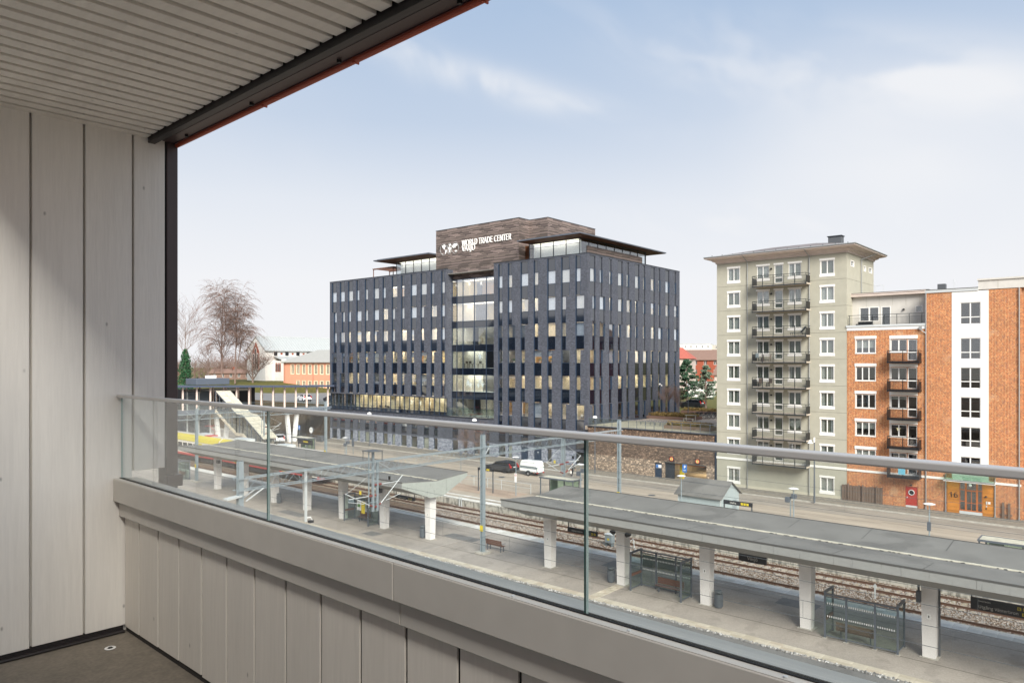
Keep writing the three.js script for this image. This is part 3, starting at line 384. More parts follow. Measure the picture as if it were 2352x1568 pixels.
{
  const o = office, rnd = RNG(2024);
  const tops = [28.43, 24.53, 20.62, 16.72, 12.85], ROWL = ['WWWNNWNWNWWNN', 'nnNWNWWNNWNWN', 'nWNWWNWNWNNWN', 'WnWNNWNWWNWNN', 'WWWNNWNWNWWNN'], ROWR = ['nNWNWWN', 'nNWNWNW', 'nWNNWNW', 'nWNWNWN', 'nWNWNWN', 'nNWWNNW'], ROWF = ['WNNWNWNWNWN', 'nWNWWNNWNWW', 'nWWNWNNWWnW', 'WNWNNWWNNWN', 'WNNWNWWNNWN', 'nNNWNWNWWWN'];
  const span = (t, x) => t === 'W' ? [x, x + 1.48] : t === 'N' ? [x, x + .84] : [x + .63, x + 1.48];
  const blinds = [[.82, .97], [.55, .9], [.28, .6], [.35, .3], [.12, .3], [.1, .3]];
  // fills one facade: brick wall with bays, panels and windows; bays in local (x, y), wall plane z = 0
  function facade(parent, x0, x1, yb, yt, rows, extra) {
    const holes = [...extra.holes];
    rows.forEach(({ bays, top, win, bottom, up }) => bays.forEach(([a, b]) => holes.push([a, b, bottom, up ?? top])));
    part(parent, 'brick_wall', holed(x0, x1, yb, yt, holes, .32), M.darkBrick);
    rows.forEach(({ bays, top, win, bottom, up, r }) => bays.forEach(([a, b], k) => {
      const [pb, full] = blinds[r], bl = rnd() < pb ? (rnd() < full ? .985 : .25 + rnd() * .3) : 0;
      windowIn(parent, a + .002, b - .002, top - win, top, 0, { deep: .17, blind: bl, bm: rnd() < .5 ? M.blind : M.whiteBlind });
      part(parent, 'panel', bx(a + .05, b - .05, bottom + .03, top - win, -.22, -.14), M.navyPanel);
      if (up) part(parent, 'panel', bx(a + .05, b - .05, top, up - .03, -.22, -.14), M.navyPanel);
      for (const q of [bx(a + .001, a + .05, bottom + .001, top - win, -.2, .012), bx(b - .05, b - .001, bottom + .001, top - win, -.2, .012), bx(a + .001, a + .03, top - win, top, -.13, .012), ...(up ? [bx(a + .001, a + .05, top, up - .001, -.2, .012), bx(b - .05, b - .001, top, up - .001, -.2, .012)] : [])]) part(parent, 'reveal', q, M.navyFrame);
    }));
  }
  const rowsOf = (codes, xs, last) => codes.slice(0, 5).map((c, r) => ({ r, bays: [...c].map((t, k) => span(t, xs[k])), top: tops[r], win: 1.9, bottom: (r < 4 ? tops[r + 1] : last) + .035, up: r ? undefined : 30.26 }));
  // left wing
  const xl = [...Array(13)].map((_, k) => -59.53 + 2.507 * k);
  const lowX = [[-59.59, -57.96], [-57.1, -55.5], [-54.05, -53.02], [-51.8, -50.92], [-49.6, -48.04], [-47, -46.14], [-44.47, -43.13], [-42.02, -41.07], [-39.55, -38.05], [-36.89, -35.33], [-33.8, -32.45], [-31.29, -30.31]];
  facade(o, -60.2, -28.24, 8.96, 30.5, rowsOf(ROWL, xl, 9.15), { holes: [] });
  part(o, 'parapet_cap', [bx(-60.25, -28.2, 30.5, 30.56, -.4, .05), bx(-17.75, .05, 30.5, 30.56, -.4, .05)], M.darkFrame);
  // lobby glazing under the left wing
  { const g = []; const xs = []; for (let x = -60.1; x < -28.3; x += 1.2535) xs.push(x); xs.push(-28.3); const lob = sub(o, 'lobby_glazing'); for (let k = 0; k < xs.length - 1; k++) { g.push(bx(xs[k] - .03, xs[k] + .03, 6.02, 8.95, -.3, -.12)); part(lob, 'pane', bx(xs[k] + .03, xs[k + 1] - .03, 6.62, 8.9, -.22, -.208), M.lobbyGlass); part(lob, 'spandrel', bx(xs[k] + .03, xs[k + 1] - .03, 6.06, 6.58, -.23, -.2), M.navyPanel); } g.push(bx(-60.13, -28.27, 6.58, 6.62, -.3, -.13), bx(-60.13, -28.27, 8.9, 8.955, -.3, -.13), bx(-60.13, -28.27, 6.0, 6.06, -.3, -.1)); part(lob, 'mullion', g, M.navyFrame); }
  // base storeys, grey above and whitewashed below
  const lowR = [[-26.9, -25.5], [-24.3, -23.4], [-21.9, -20.5], [-19.4, -18.6]], lowRR = [...'WNWWNNW'].map((t, k) => span(t, [-16.77, -14.79, -12.25, -9.7, -7.18, -4.64, -2.06][k]));
  const base = (x0, x1, bays, y1) => {
    part(o, 'base_wall', holed(x0, x1, 2.2, y1, bays.map(([a, b]) => [a, b, 2.5, 5.0]), .32), M.darkBrick);
    part(o, 'whitewashed_wall', holed(x0, x1, -.6, 2.198, bays.map(([a, b]) => [a, b, -.05, 2.15]), .32, .006), M.whiteBrick);
    bays.forEach(([a, b], k) => {
      windowIn(o, a + .002, b - .002, 3.66, 5.0, 0, { deep: .15, blind: rnd() < .3 ? .97 : 0 }); part(o, 'panel', bx(a + .04, b - .04, 2.53, 3.66, -.22, -.12), M.navyPanel);
      part(o, 'lintel_panel', bx(a + .002, b - .002, 2.15, 2.5, -.2, -.02), M.navyFrame);
      if (x0 > -20 && (k === 3 || k === 2)) { const d = sub(o, 'door'); part(d, 'leaf', bx(a + .05, b - .05, .02, 2.1, -.16, -.1), M.navyFrame); part(d, 'notice', bx((a + b) / 2 - .08, (a + b) / 2 + .08, 1.4, 1.55, -.1, -.095), M.white); }
      else { windowIn(o, a + .002, b - .002, .28, 2.15, 0, { deep: .15, gm: M.lobbyGlass, blind: rnd() < .3 ? .97 : 0 }); part(o, 'sill_block', bx(a + .002, b - .002, -.4, .26, -.2, .03), M.concrete); }
    });
  };
  base(-60.2, -28.24, lowX, 5.98); base(-28.24, -17.7, lowR, 5.98); base(-17.7, 0, lowRR, 5.14);
  part(o, 'ledge', bx(-60.3, -17.72, 5.98, 6.03, -.4, .14), M.darkFrame);
  // right wing
  const xr = [-17.40, -14.79, -12.25, -9.7, -7.14, -4.59, -2.05];
  const rr = rowsOf(ROWR, xr, 8.87); rr.push({ r: 5, bays: [...ROWR[5]].map((t, k) => span(t, xr[k])), top: 8.83, win: 2.2, bottom: 5.2 });
  facade(o, -17.7, 0, 5.14, 30.5, rr, { holes: [] });
  // right face: the same builder in a Group turned by 90 degrees
  const F = sub(o, 'street_side'); F.rotation.y = Math.PI / 2;
  { // parts of the turned face are sub-parts
    const xf = [.63, 3.13, 5.68, 8.17, 10.65, 13.18, 15.64, 18.14, 20.6, 23.06, 26.12];
    const holes = [], rows = [...tops.map((t, r) => ({ r, top: t, win: 1.9, bottom: (r < 4 ? tops[r + 1] : 8.87) + .035, up: r ? undefined : 30.26 })), { r: 5, top: 8.83, win: 2.2, bottom: 6.2 }];
    rows.forEach(q => q.bays = [...ROWF[q.r]].map((t, k) => span(t, xf[k]))); rows.forEach(q => q.bays.forEach(([a, b]) => holes.push([a, b, q.bottom, q.up ?? q.top])));
    part(F, 'brick_wall', holed(.322, 28.2, -.6, 30.5, holes, .32), M.darkBrick);
    part(F, 'parapet_cap', bx(.42, 28.25, 30.501, 30.561, -.4, .05), M.darkFrame);
    rows.forEach(q => q.bays.forEach(([a, b]) => { const fr = []; const t = q.top, w0 = t - q.win; fr.push(bx(a + .002, b - .002, t - .05, t, -.2, -.14), bx(a + .002, b - .002, w0, w0 + .05, -.2, -.14), bx(a + .002, a + .05, w0 + .05, t - .05, -.2, .012), bx(b - .05, b - .002, w0 + .05, t - .05, -.2, .012)); part(F, 'window_frame', fr, M.navyFrame); part(F, 'window_pane', bx(a + .05, b - .05, w0 + .05, t - .05, -.178, -.166), M.officeGlass); part(F, 'panel', bx(a + .05, b - .05, q.bottom + .03, w0, -.22, -.14), M.navyPanel); if (q.up) part(F, 'panel', bx(a + .05, b - .05, t, q.up - .03, -.22, -.14), M.navyPanel); const [pb, full] = blinds[q.r]; if (rnd() < pb * .9) part(F, 'blind', bx(a + .06, b - .06, rnd() < full ? w0 + .02 : t - .8, t - .01, -.33, -.31), rnd() < .5 ? M.blind : M.whiteBlind); }));
  }
  // recessed glazed centre
  const G = sub(o, 'glazed_centre'), zc = -1.33, mx = [-28.24, -27.08, -25.68, -23.1, -20.47, -17.7];
  const bands = [[25.88, 28.70], [21.74, 24.73], [17.83, 20.67], [13.95, 16.76], [10.09, 12.85], [6.03, 8.94]];
  const mull = []; for (const x of mx) mull.push(bx(Math.max(x - .04, -28.24), Math.min(x + .04, -17.7), 6.0, 28.72, zc - .12, zc + .04));
  bands.forEach(([a, b], r) => { for (let k = 0; k < 5; k++) { part(G, 'pane', bx(mx[k] + .04, mx[k + 1] - .04, a + .03, b - .03, zc - .03, zc - .018), r < 2 ? M.officeGlass : M.recessGlass); if (r < 5) part(G, 'spandrel', bx(mx[k] + .04, mx[k + 1] - .04, bands[r + 1][1] + .03, a - .03, zc - .06, zc - .01), M.navyPanel); } mull.push(bx(-28.24, -17.7, a - .03, a + .03, zc - .1, zc + .03), bx(-28.24, -17.7, b - .03, b + .03, zc - .1, zc + .03)); });
  part(G, 'mullion', mull, M.navyFrame);
  part(G, 'reveal_wall', [bx(-28.56, -28.242, 5.98, 30.49, -1.6, -.321), bx(-17.698, -17.38, 5.98, 30.49, -1.6, -.321)], M.darkBrick);
  part(G, 'terrace_slab', bx(-28.2, -17.72, 5.7, 5.978, -3, -.33), M.concrete);
  { const r = [bx(-28.2, -17.72, 7.46, 7.5, -.1, -.05)]; for (let x = -28.1; x < -17.7; x += 1.3) r.push(bx(x - .02, x + .02, 6.03, 7.46, -.1, -.05)); part(G, 'terrace_railing', r, M.darkFrame); part(G, 'railing_glass', bx(-28.15, -17.75, 6.1, 7.44, -.085, -.073), M.clearGlass); }
  { const r = [bx(-60.1, -28.3, 6.98, 7.02, .06, .1)]; for (let x = -60; x < -28.3; x += 2.5) r.push(bx(x - .02, x + .02, 6.03, 6.98, .06, .1)); part(o, 'terrace_railing', r, M.darkFrame); }
  // floors, rooms and their ceiling lights
  const rooms = sub(o, 'interior'), slabs = [], walls = [], green = [];
  const levels = [...tops.map(t => [t - 2.75, t + .3]), [5.75, 9.1], [2.6, 5.4], [-.1, 2.2]];
  for (const [a, b] of levels) { slabs.push(bx(-59.8, -28.6, a - .3, a, -7.4, -.36), bx(-28.1, -17.8, a - .3, a, -7.4, -1.6), bx(-17.3, -.36, a - .3, a, -7.4, -.36), bx(-7.4, -.36, a - .3, a, -27.8, -7.4)); slabs.push(bx(-59.8, -.36, b + .02, b + .06, -7.4, -1.62), bx(-7.4, -.36, b + .02, b + .06, -27.8, -7.41)); }
  // rooms: partitions, each room with a back wall of its own tone
  const tones = [M.creamWall, M.blind, M.roomGrey, mat(0xb98f52, .9), M.curtain, mat(0x4f5358, .9), mat(0xd9c48e, .9)], tone = tones.map(() => []);
  for (const [a, b] of levels) {
    const pick = () => tone[Math.floor(rnd() * tones.length)];
    let x = -59.8; while (x < -7.5) { const e = Math.min(x + 2.6 + rnd() * 4.5, -7.5), inRecess = x > -28.3 && e < -17.6; pick().push(bx(x + .13, e, a, b, (inRecess ? -7.6 : -4.4 - rnd() * 2.4) - .1, inRecess ? -7.5 : -4.3)); if (!(e > -28.3 && e < -17.6) && e < -7.6) walls.push(bx(e, e + .12, a, b, -7.4, -.6)); x = e; }
    let z = -.7; while (z > -27.6) { const e = Math.max(z - 2.6 - rnd() * 3, -27.7); pick().push(bx(-5.2 - rnd() * 1.5, -5.1, a, b, e, z - .13)); walls.push(bx(-7.4, -.6, a, b, e - .06, e + .06)); z = e; }
  }
  part(rooms, 'floor_slab', slabs, M.offWhite); part(rooms, 'partition', walls, M.creamWall); tone.forEach((t, k) => t.length && part(rooms, 'room_wall', t, tones[k]));
  { const f = [], pl = []; for (let k = 0; k < 60; k++) { const l = levels[3 + Math.floor(rnd() * 3)], x = -58 + rnd() * 55, wz = -1.0 - rnd() * 2.4; f.push(bx(x, x + 1.4, l[0] + .7, l[0] + .74, wz - .7, wz), bx(x + .1, x + .16, l[0], l[0] + .7, wz - .4, wz - .3), bx(x + 1.2, x + 1.26, l[0], l[0] + .7, wz - .4, wz - .3), bx(x + .4, x + .9, l[0] + .8, l[0] + 1.15, wz - .4, wz - .36)); } part(rooms, 'desk', f, M.roomDark); }
  // lit ceilings: warm panels with an area light of the same size just below
  const glowWarm = glow(1, .87, .66, 1.4); let li = 0;
  const lamp = (x0, x1, z0, z1, y, k, c) => { part(rooms, 'ceiling_light', bx(x0, x1, y, y + .04, z0, z1), glowWarm); const l = new THREE.RectAreaLight(c, k, x1 - x0, z1 - z0); l.position.set((x0 + x1) / 2, y - .01, (z0 + z1) / 2); l.rotation.x = -Math.PI / 2; l.name = 'ceiling_light_source'; rooms.add(l); };
  const warm = new THREE.Color(1, .86, .64);
  levels.slice(0, 6).forEach(([a, b], i) => { const k = [4.0, 4.0, 6.0, 8.5, 8.5, 5.0][i]; lamp(-58, -29, -3.3, -2.3, b - .06, k, warm); lamp(-27.5, -18.2, -4.2, -3.0, b - .06, k, warm); lamp(-16, -2, -3.3, -2.3, b - .06, k, warm); if (i !== 5) lamp(-3.3, -2.3, -26, -9, b - .06, k * .8, warm); });
  // roof deck, core
  part(o, 'roof_deck', bx(-59.8, -.35, 29.6, 29.75, -27.9, -.36), M.felt);
  part(o, 'back_wall', [bx(-60.2, -.33, -.6, 30.5, -28.2, -27.9), bx(-60.2, -59.88, -.6, 30.5, -27.9, -.33)], M.darkBrick);
  // brown timber box with the sign, and the box behind it
  const tb = sub(o, 'timber_penthouse');
  part(tb, 'cladding', [bx(-32.32, -13.89, 28.75, 37.45, -4.26, -1.6), bx(-30, -10.27, 29.75, 37.46, -17.6, -4.262)], M.plank);
  part(tb, 'roof_trim', [bx(-32.36, -13.85, 37.45, 37.53, -4.24, -1.56), bx(-30.04, -10.23, 37.46, 37.54, -17.64, -4.24)], M.darkFrame);
  part(tb, 'soffit', bx(-28.2, -17.72, 28.7, 28.748, -1.58, -1.3), M.navyFrame);
  part(tb, 'inner_cladding', bx(-13.885, -12.9, 29.75, 33.2, -4.24, -3.2), M.redTimber);
  // glazed pavilions with far-reaching roofs
  const pav = (x0, x1, z0, z1, roof, xs, zs) => {
    const p = sub(o, 'rooftop_pavilion'), f = [], yt = 33.35;
    for (const x of xs) f.push(bx(x - .05, x + .05, 29.75, yt, z1 - .1, z1)); for (const z of zs) f.push(bx(x1 - .1, x1 - .001, 29.75, yt, z - .05, z + .05));
    f.push(bx(x0, x1, 32.55, 32.61, z1 - .08, z1 - .02), bx(x0, x1, yt - .1, yt, z1 - .09, z1 - .01), bx(x1 - .09, x1 - .01, yt - .1, yt, z0, z1), bx(x1 - .1, x1 + .01, 29.75, yt, z1 - .1, z1 + .01)); part(p, 'frame', f, M.darkFrame);
    for (let k = 0; k < xs.length - 1; k++) part(p, 'pane', bx(xs[k] + .05, xs[k + 1] - .05, 29.8, yt - .1, z1 - .06, z1 - .048), M.homeGlass);
    for (let k = 0; k < zs.length - 1; k++) part(p, 'pane', bx(x1 - .06, x1 - .048, 29.8, yt - .1, zs[k + 1] + .05, zs[k] - .05), M.homeGlass);
    part(p, 'curtain', bx(x0 + .3, x1 - .4, 29.8, 33.2, z1 - .9, z1 - .85), M.whiteBlind); { part(p, 'ceiling_light', bx(x0 + .5, x1 - .6, 33.2, 33.24, z1 - .75, z1 - .35), glowWarm); const l = new THREE.RectAreaLight(new THREE.Color(1, .93, .85), 5, x1 - x0 - 1.1, .4); l.position.set((x0 + x1) / 2 - .05, 33.19, z1 - .55); l.rotation.x = -Math.PI / 2; l.name = 'pavilion_light_source'; p.add(l); }  // white board added behind the glass to stand for pale sky reflection
    const [rx0, rx1, rz0, rz1] = roof; part(p, 'roof', [bx(rx0, rx1, 33.42, 33.58, rz0, rz1), bx(rx0 + .5, rx1 - .5, 33.58, 33.74, rz0 + .5, rz1 - .5)], mat(0x555a63, .5)); part(p, 'roof_soffit', bx(rx0 + .15, rx1 - .15, 33.36, 33.418, rz0 + .15, rz1 - .15), M.redTimber);
    return p;
  };
  const zs = []; for (let z = -2.5; z > -22; z -= 2.4) zs.push(z); zs.push(-21.9);
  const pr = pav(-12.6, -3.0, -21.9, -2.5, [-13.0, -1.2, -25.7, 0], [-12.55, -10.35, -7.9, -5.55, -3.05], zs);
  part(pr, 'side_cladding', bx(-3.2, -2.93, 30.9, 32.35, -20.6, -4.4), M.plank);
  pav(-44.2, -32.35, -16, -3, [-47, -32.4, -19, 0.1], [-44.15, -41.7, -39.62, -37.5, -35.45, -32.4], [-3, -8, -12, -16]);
  { const p = sub(o, 'pergola'), f = []; for (const x of [-51.9, -46.2]) for (const z of [-4, -8]) f.push(bx(x - .06, x + .06, 29.75, 32.6, z - .06, z + .06)); f.push(bx(-52, -46.1, 32.6, 32.75, -4.1, -3.9), bx(-52, -46.1, 32.6, 32.75, -8.1, -7.9)); for (let x = -51.95; x < -46; x += .45) f.push(bx(x, x + .08, 32.75, 32.85, -8.2, -3.8)); part(p, 'frame', f, M.bench); }
}
// raised sign on the timber box
{
  const s = thing('building_sign', 'raised white lettering and three globe emblem on the brown timber box', 'sign', [OX, 0, OZ], OR);
  const font = await new FontLoader().loadAsync('fonts/droid/droid_sans_regular.typeface.json');
  const line = (t, x, y, w, hh) => { const g = new TextGeometry(t, { font, size: 1, depth: .12, curveSegments: 4, bevelEnabled: false }); g.computeBoundingBox(); const b = g.boundingBox; g.translate(-b.min.x, 0, 0); const cap = .735; g.scale(w / (b.max.x - b.min.x), hh / cap, 1); g.translate(x, y, -1.595 + .05); return metres(clean(g)); };
  part(s, 'lettering', line('WORLD TRADE CENTER', -26.06, 34.22, 10.7, .72), M.white);
  part(s, 'lettering', line('VÄXJÖ', -26.06, 33.34, 2.95, .70), M.white);
  // three lens shaped globes: outline rings and continents
  const lens = (cx, cy, rw, rh) => { const p = []; for (let i = 0; i < 24; i++) { const a = i / 24 * Math.PI * 2, c = Math.cos(a), q = Math.sin(a); p.push(new THREE.Vector3(cx + rw * Math.sign(c) * Math.pow(Math.abs(c), 1.0) * (1 - .18 * q * q), cy + rh * q, -1.5)); } return new THREE.TubeGeometry(new THREE.CatmullRomCurve3(p, true), 48, .026, 5, true); };
  const em = g => { g.translate(28.9, -34.15, 0); g.scale(.86, .86, 1); g.translate(-29.05, 34.15, 0); return g; };
  part(s, 'emblem_ring', [[-30.42, 34.15, .98, 1.12], [-28.83, 34.15, .62, 1.1], [-27.3, 34.15, .98, 1.12]].map(a => em(clean(lens(...a)))), M.galvLight);
  const land = (pts) => { const sh = new THREE.Shape(pts.map(p => new THREE.Vector2(...p))); const g = new THREE.ExtrudeGeometry(sh, { depth: .06, bevelEnabled: false }); g.translate(0, 0, -1.55); return em(metres(clean(g))); };
  part(s, 'emblem_land', [
    land([[-30.85, 34.85], [-30.3, 35.1], [-29.85, 34.7], [-30.15, 34.35], [-30.1, 34.05], [-30.45, 34.2], [-30.75, 34.5]]), land([[-30.05, 33.95], [-29.65, 33.95], [-29.55, 33.65], [-29.95, 33.15], [-30.1, 33.2], [-30.0, 33.6]]), land([[-31.1, 33.3], [-30.7, 33.15], [-30.5, 33.25], [-30.6, 33.9], [-30.75, 33.9]].slice(0, 3)),
    land([[-29.0, 34.95], [-28.6, 35.1], [-28.4, 34.75], [-28.75, 34.6], [-28.95, 34.7]]), land([[-29.3, 34.45], [-28.7, 34.5], [-28.35, 34.2], [-28.65, 33.75], [-28.7, 33.35], [-28.95, 33.4], [-29.0, 33.9]]),
    land([[-28.1, 34.5], [-27.6, 35.0], [-26.85, 34.95], [-26.65, 34.55], [-27.1, 34.45], [-27.3, 34.1], [-27.6, 34.35], [-27.75, 34.05]]), land([[-27.4, 33.6], [-27.0, 33.7], [-26.85, 33.4], [-27.2, 33.3]])], M.white);
}
// paper stars and the hanging lamp behind the office glass
{
  const starGeo = (r, seed) => { const g = [], rnd = RNG(seed); for (let k = 0; k < 9; k++) { const a = k / 9 * Math.PI * 2 + .2, L = r * (.75 + .35 * rnd()); const c = new THREE.ConeGeometry(r * .13, L, 4); c.translate(0, L / 2 + r * .05, 0); c.rotateZ(a); c.rotateY((rnd() - .5) * .9); g.push(clean(c)); } return merge(g); };
  const m = glow(1, .84, .6, .75), list = [[-24.9, 11.5, .78, 'cluster of lit paper stars behind the fifth glazed storey, left one'], [-24.35, 11.2, .6, 'smaller lit paper star overlapping the left one of the fifth glazed storey'], [-22.25, 15.9, .85, 'large lit paper star alone behind the fourth glazed storey'], [-22.6, 11.2, .6, 'lit paper star low in the right group of the fifth glazed storey'], [-22.2, 11.9, .6, 'lit paper star at the top of the right group of the fifth glazed storey'], [-21.7, 11.3, .6, 'lit paper star right in the right group of the fifth glazed storey'], [-27.5, 27.8, .5, 'pale paper star behind the top glazed storey, leftmost'], [-24.6, 27.9, .5, 'pale paper star behind the top glazed storey, middle one'], [-22, 27.85, .5, 'pale paper star behind the top glazed storey, rightmost'], [-32.8, 7.9, .62, 'lit paper star in the lobby window nearest the glazed centre'], [-35.2, 7.85, .6, 'lit paper star in the lobby, middle of three'], [-37.4, 8.0, .6, 'lit paper star in the lobby, left of three'], [-1.25, 7.3, .4, 'small lit paper star in the corner window above the garage wall']];
  const ry = OR, c = Math.cos(ry), q = Math.sin(ry);
  list.forEach(([x, y, r, l], i) => { const z = i === 12 ? -.45 : i >= 9 ? -.6 : -1.75, o = new THREE.Mesh(starGeo(r, i + 5), m); o.name = numbered('paper_star'); o.position.set(OX + x * c + z * q, y, OZ - x * q + z * c); o.rotation.y = ry; scene.add(tag(o, l, 'star lamp', 'paper stars in the office windows')); });
  const pot = (x, y, l) => { const t = thing('potted_plant', l, 'plant', [OX + x * c - .42 * q, y, OZ - x * q - .42 * c], ry, 'potted plants on the office sills'), rnd = RNG(Math.round(-x * 10)), g = []; part(t, 'pot', cyl(.09, .12, .2, 0, 0, 0, 8), M.white); for (let k = 0; k < 26; k++) { const a = rnd() * 6.28, e = .1 + rnd() * .25, yy = .25 + rnd() * .3, px = Math.cos(a) * e, pz = Math.sin(a) * e * .4; g.push(quad([px - .06, yy, pz], [px + .05, yy - .04, pz + .03], [px + .06, yy + .08, pz], [px - .03, yy + .1, pz - .03])); } part(t, 'foliage', g, M.leaf); };
  [-58.6, -54, -51.7, -49, -46.2, -44.2, -41.2, -38.9, -36.6, -33.5, -31.5].forEach((x, i) => pot(x, 14.9, `potted plant on the fourth row sill of the left wing, ${['1st', '2nd', '3rd', '4th', '5th', '6th', '7th', '8th', '9th', '10th', '11th'][i]} from the left`));
  [-16.3, -13.9, -11.8, -8.9, -6.7].forEach((x, i) => pot(x, 14.9, `potted plant on the fourth row sill of the right wing, ${['1st', '2nd', '3rd', '4th', '5th'][i]} from the left`));
}
// ================================================================ HOUSES ON THE RIGHT
const HZ = -83.2;
function balconyOn(parent, x0, x1, y, z1, out, o = {}) { // slab, railing frame, posts, bars
  const b = sub(parent, 'balcony'), z0 = z1, zf = z1 + out, m = o.m || M.balRail;
  part(b, 'slab', bx(x0 - .03, x1 + .03, y, y + .16, z0, zf - .02), o.sm || M.balSlab);
  part(b, 'edge_beam', [bx(x0 - .05, x1 + .05, y - .03, y + .11, zf - .02, zf + .04)], m);
  const t = y + 1.2, r = [bx(x0, x1, t, t + .06, zf - .015, zf + .04), bx(x0, x1, y + .975, y + 1.01, zf - .005, zf + .025), bx(x0, x1, y + .2, y + .225, zf, zf + .02)], n = Math.max(2, Math.round((x1 - x0) / 1.25));
  for (const x of [x0, x1]) r.push(bx(x - .02, x + .02, t, t + .045, z0, zf), bx(x - .01, x + .01, y + .98, y + 1.0, z0, zf)); part(b, 'railing', r, m);
  for (let k = 0; k <= n; k++) { const x = x0 + (x1 - x0) * k / n; part(b, 'post', bx(x - .025, x + .025, y - .06, t, zf - .012, zf + .045), m); }
  const bars = []; for (let x = x0 + .11; x < x1; x += .115) bars.push(bx(x - .013, x + .013, y + .225, y + .98, zf - .003, zf + .022)); part(b, 'baluster_row', bars, m).userData.kind = 'stuff';
  if (o.screens !== false) for (const x of [x0, x1]) part(b, 'side_screen', bx(x - .012, x + .012, y + .2, y + 1.0, z0 + .05, zf - .02), M.black);
  return b;
}
function roomsBehind(parent, x0, x1, levels, zf, depth, m, seed) { const r = RNG(seed), s = [], w = []; for (const [a, b] of levels) { s.push(bx(x0 + .3, x1 - .3, a - .2, a, zf - depth, zf - .32)); let x = x0 + .3; while (x < x1 - 1.5) { x += 2.6 + r() * 2; if (x < x1 - .5) w.push(bx(x, x + .1, a, b, zf - depth, zf - .5)); } } w.push(bx(x0 + .3, x1 - .3, levels[levels.length - 1][0], levels[0][1], zf - depth - .1, zf - depth)); part(parent, 'floor_slab', s, M.roomGrey); part(parent, 'room_wall', w, m); }
const tower = thing('apartment_tower', 'pale green rendered apartment tower with black railed balconies', 'apartment building', [0, 0, 0]);
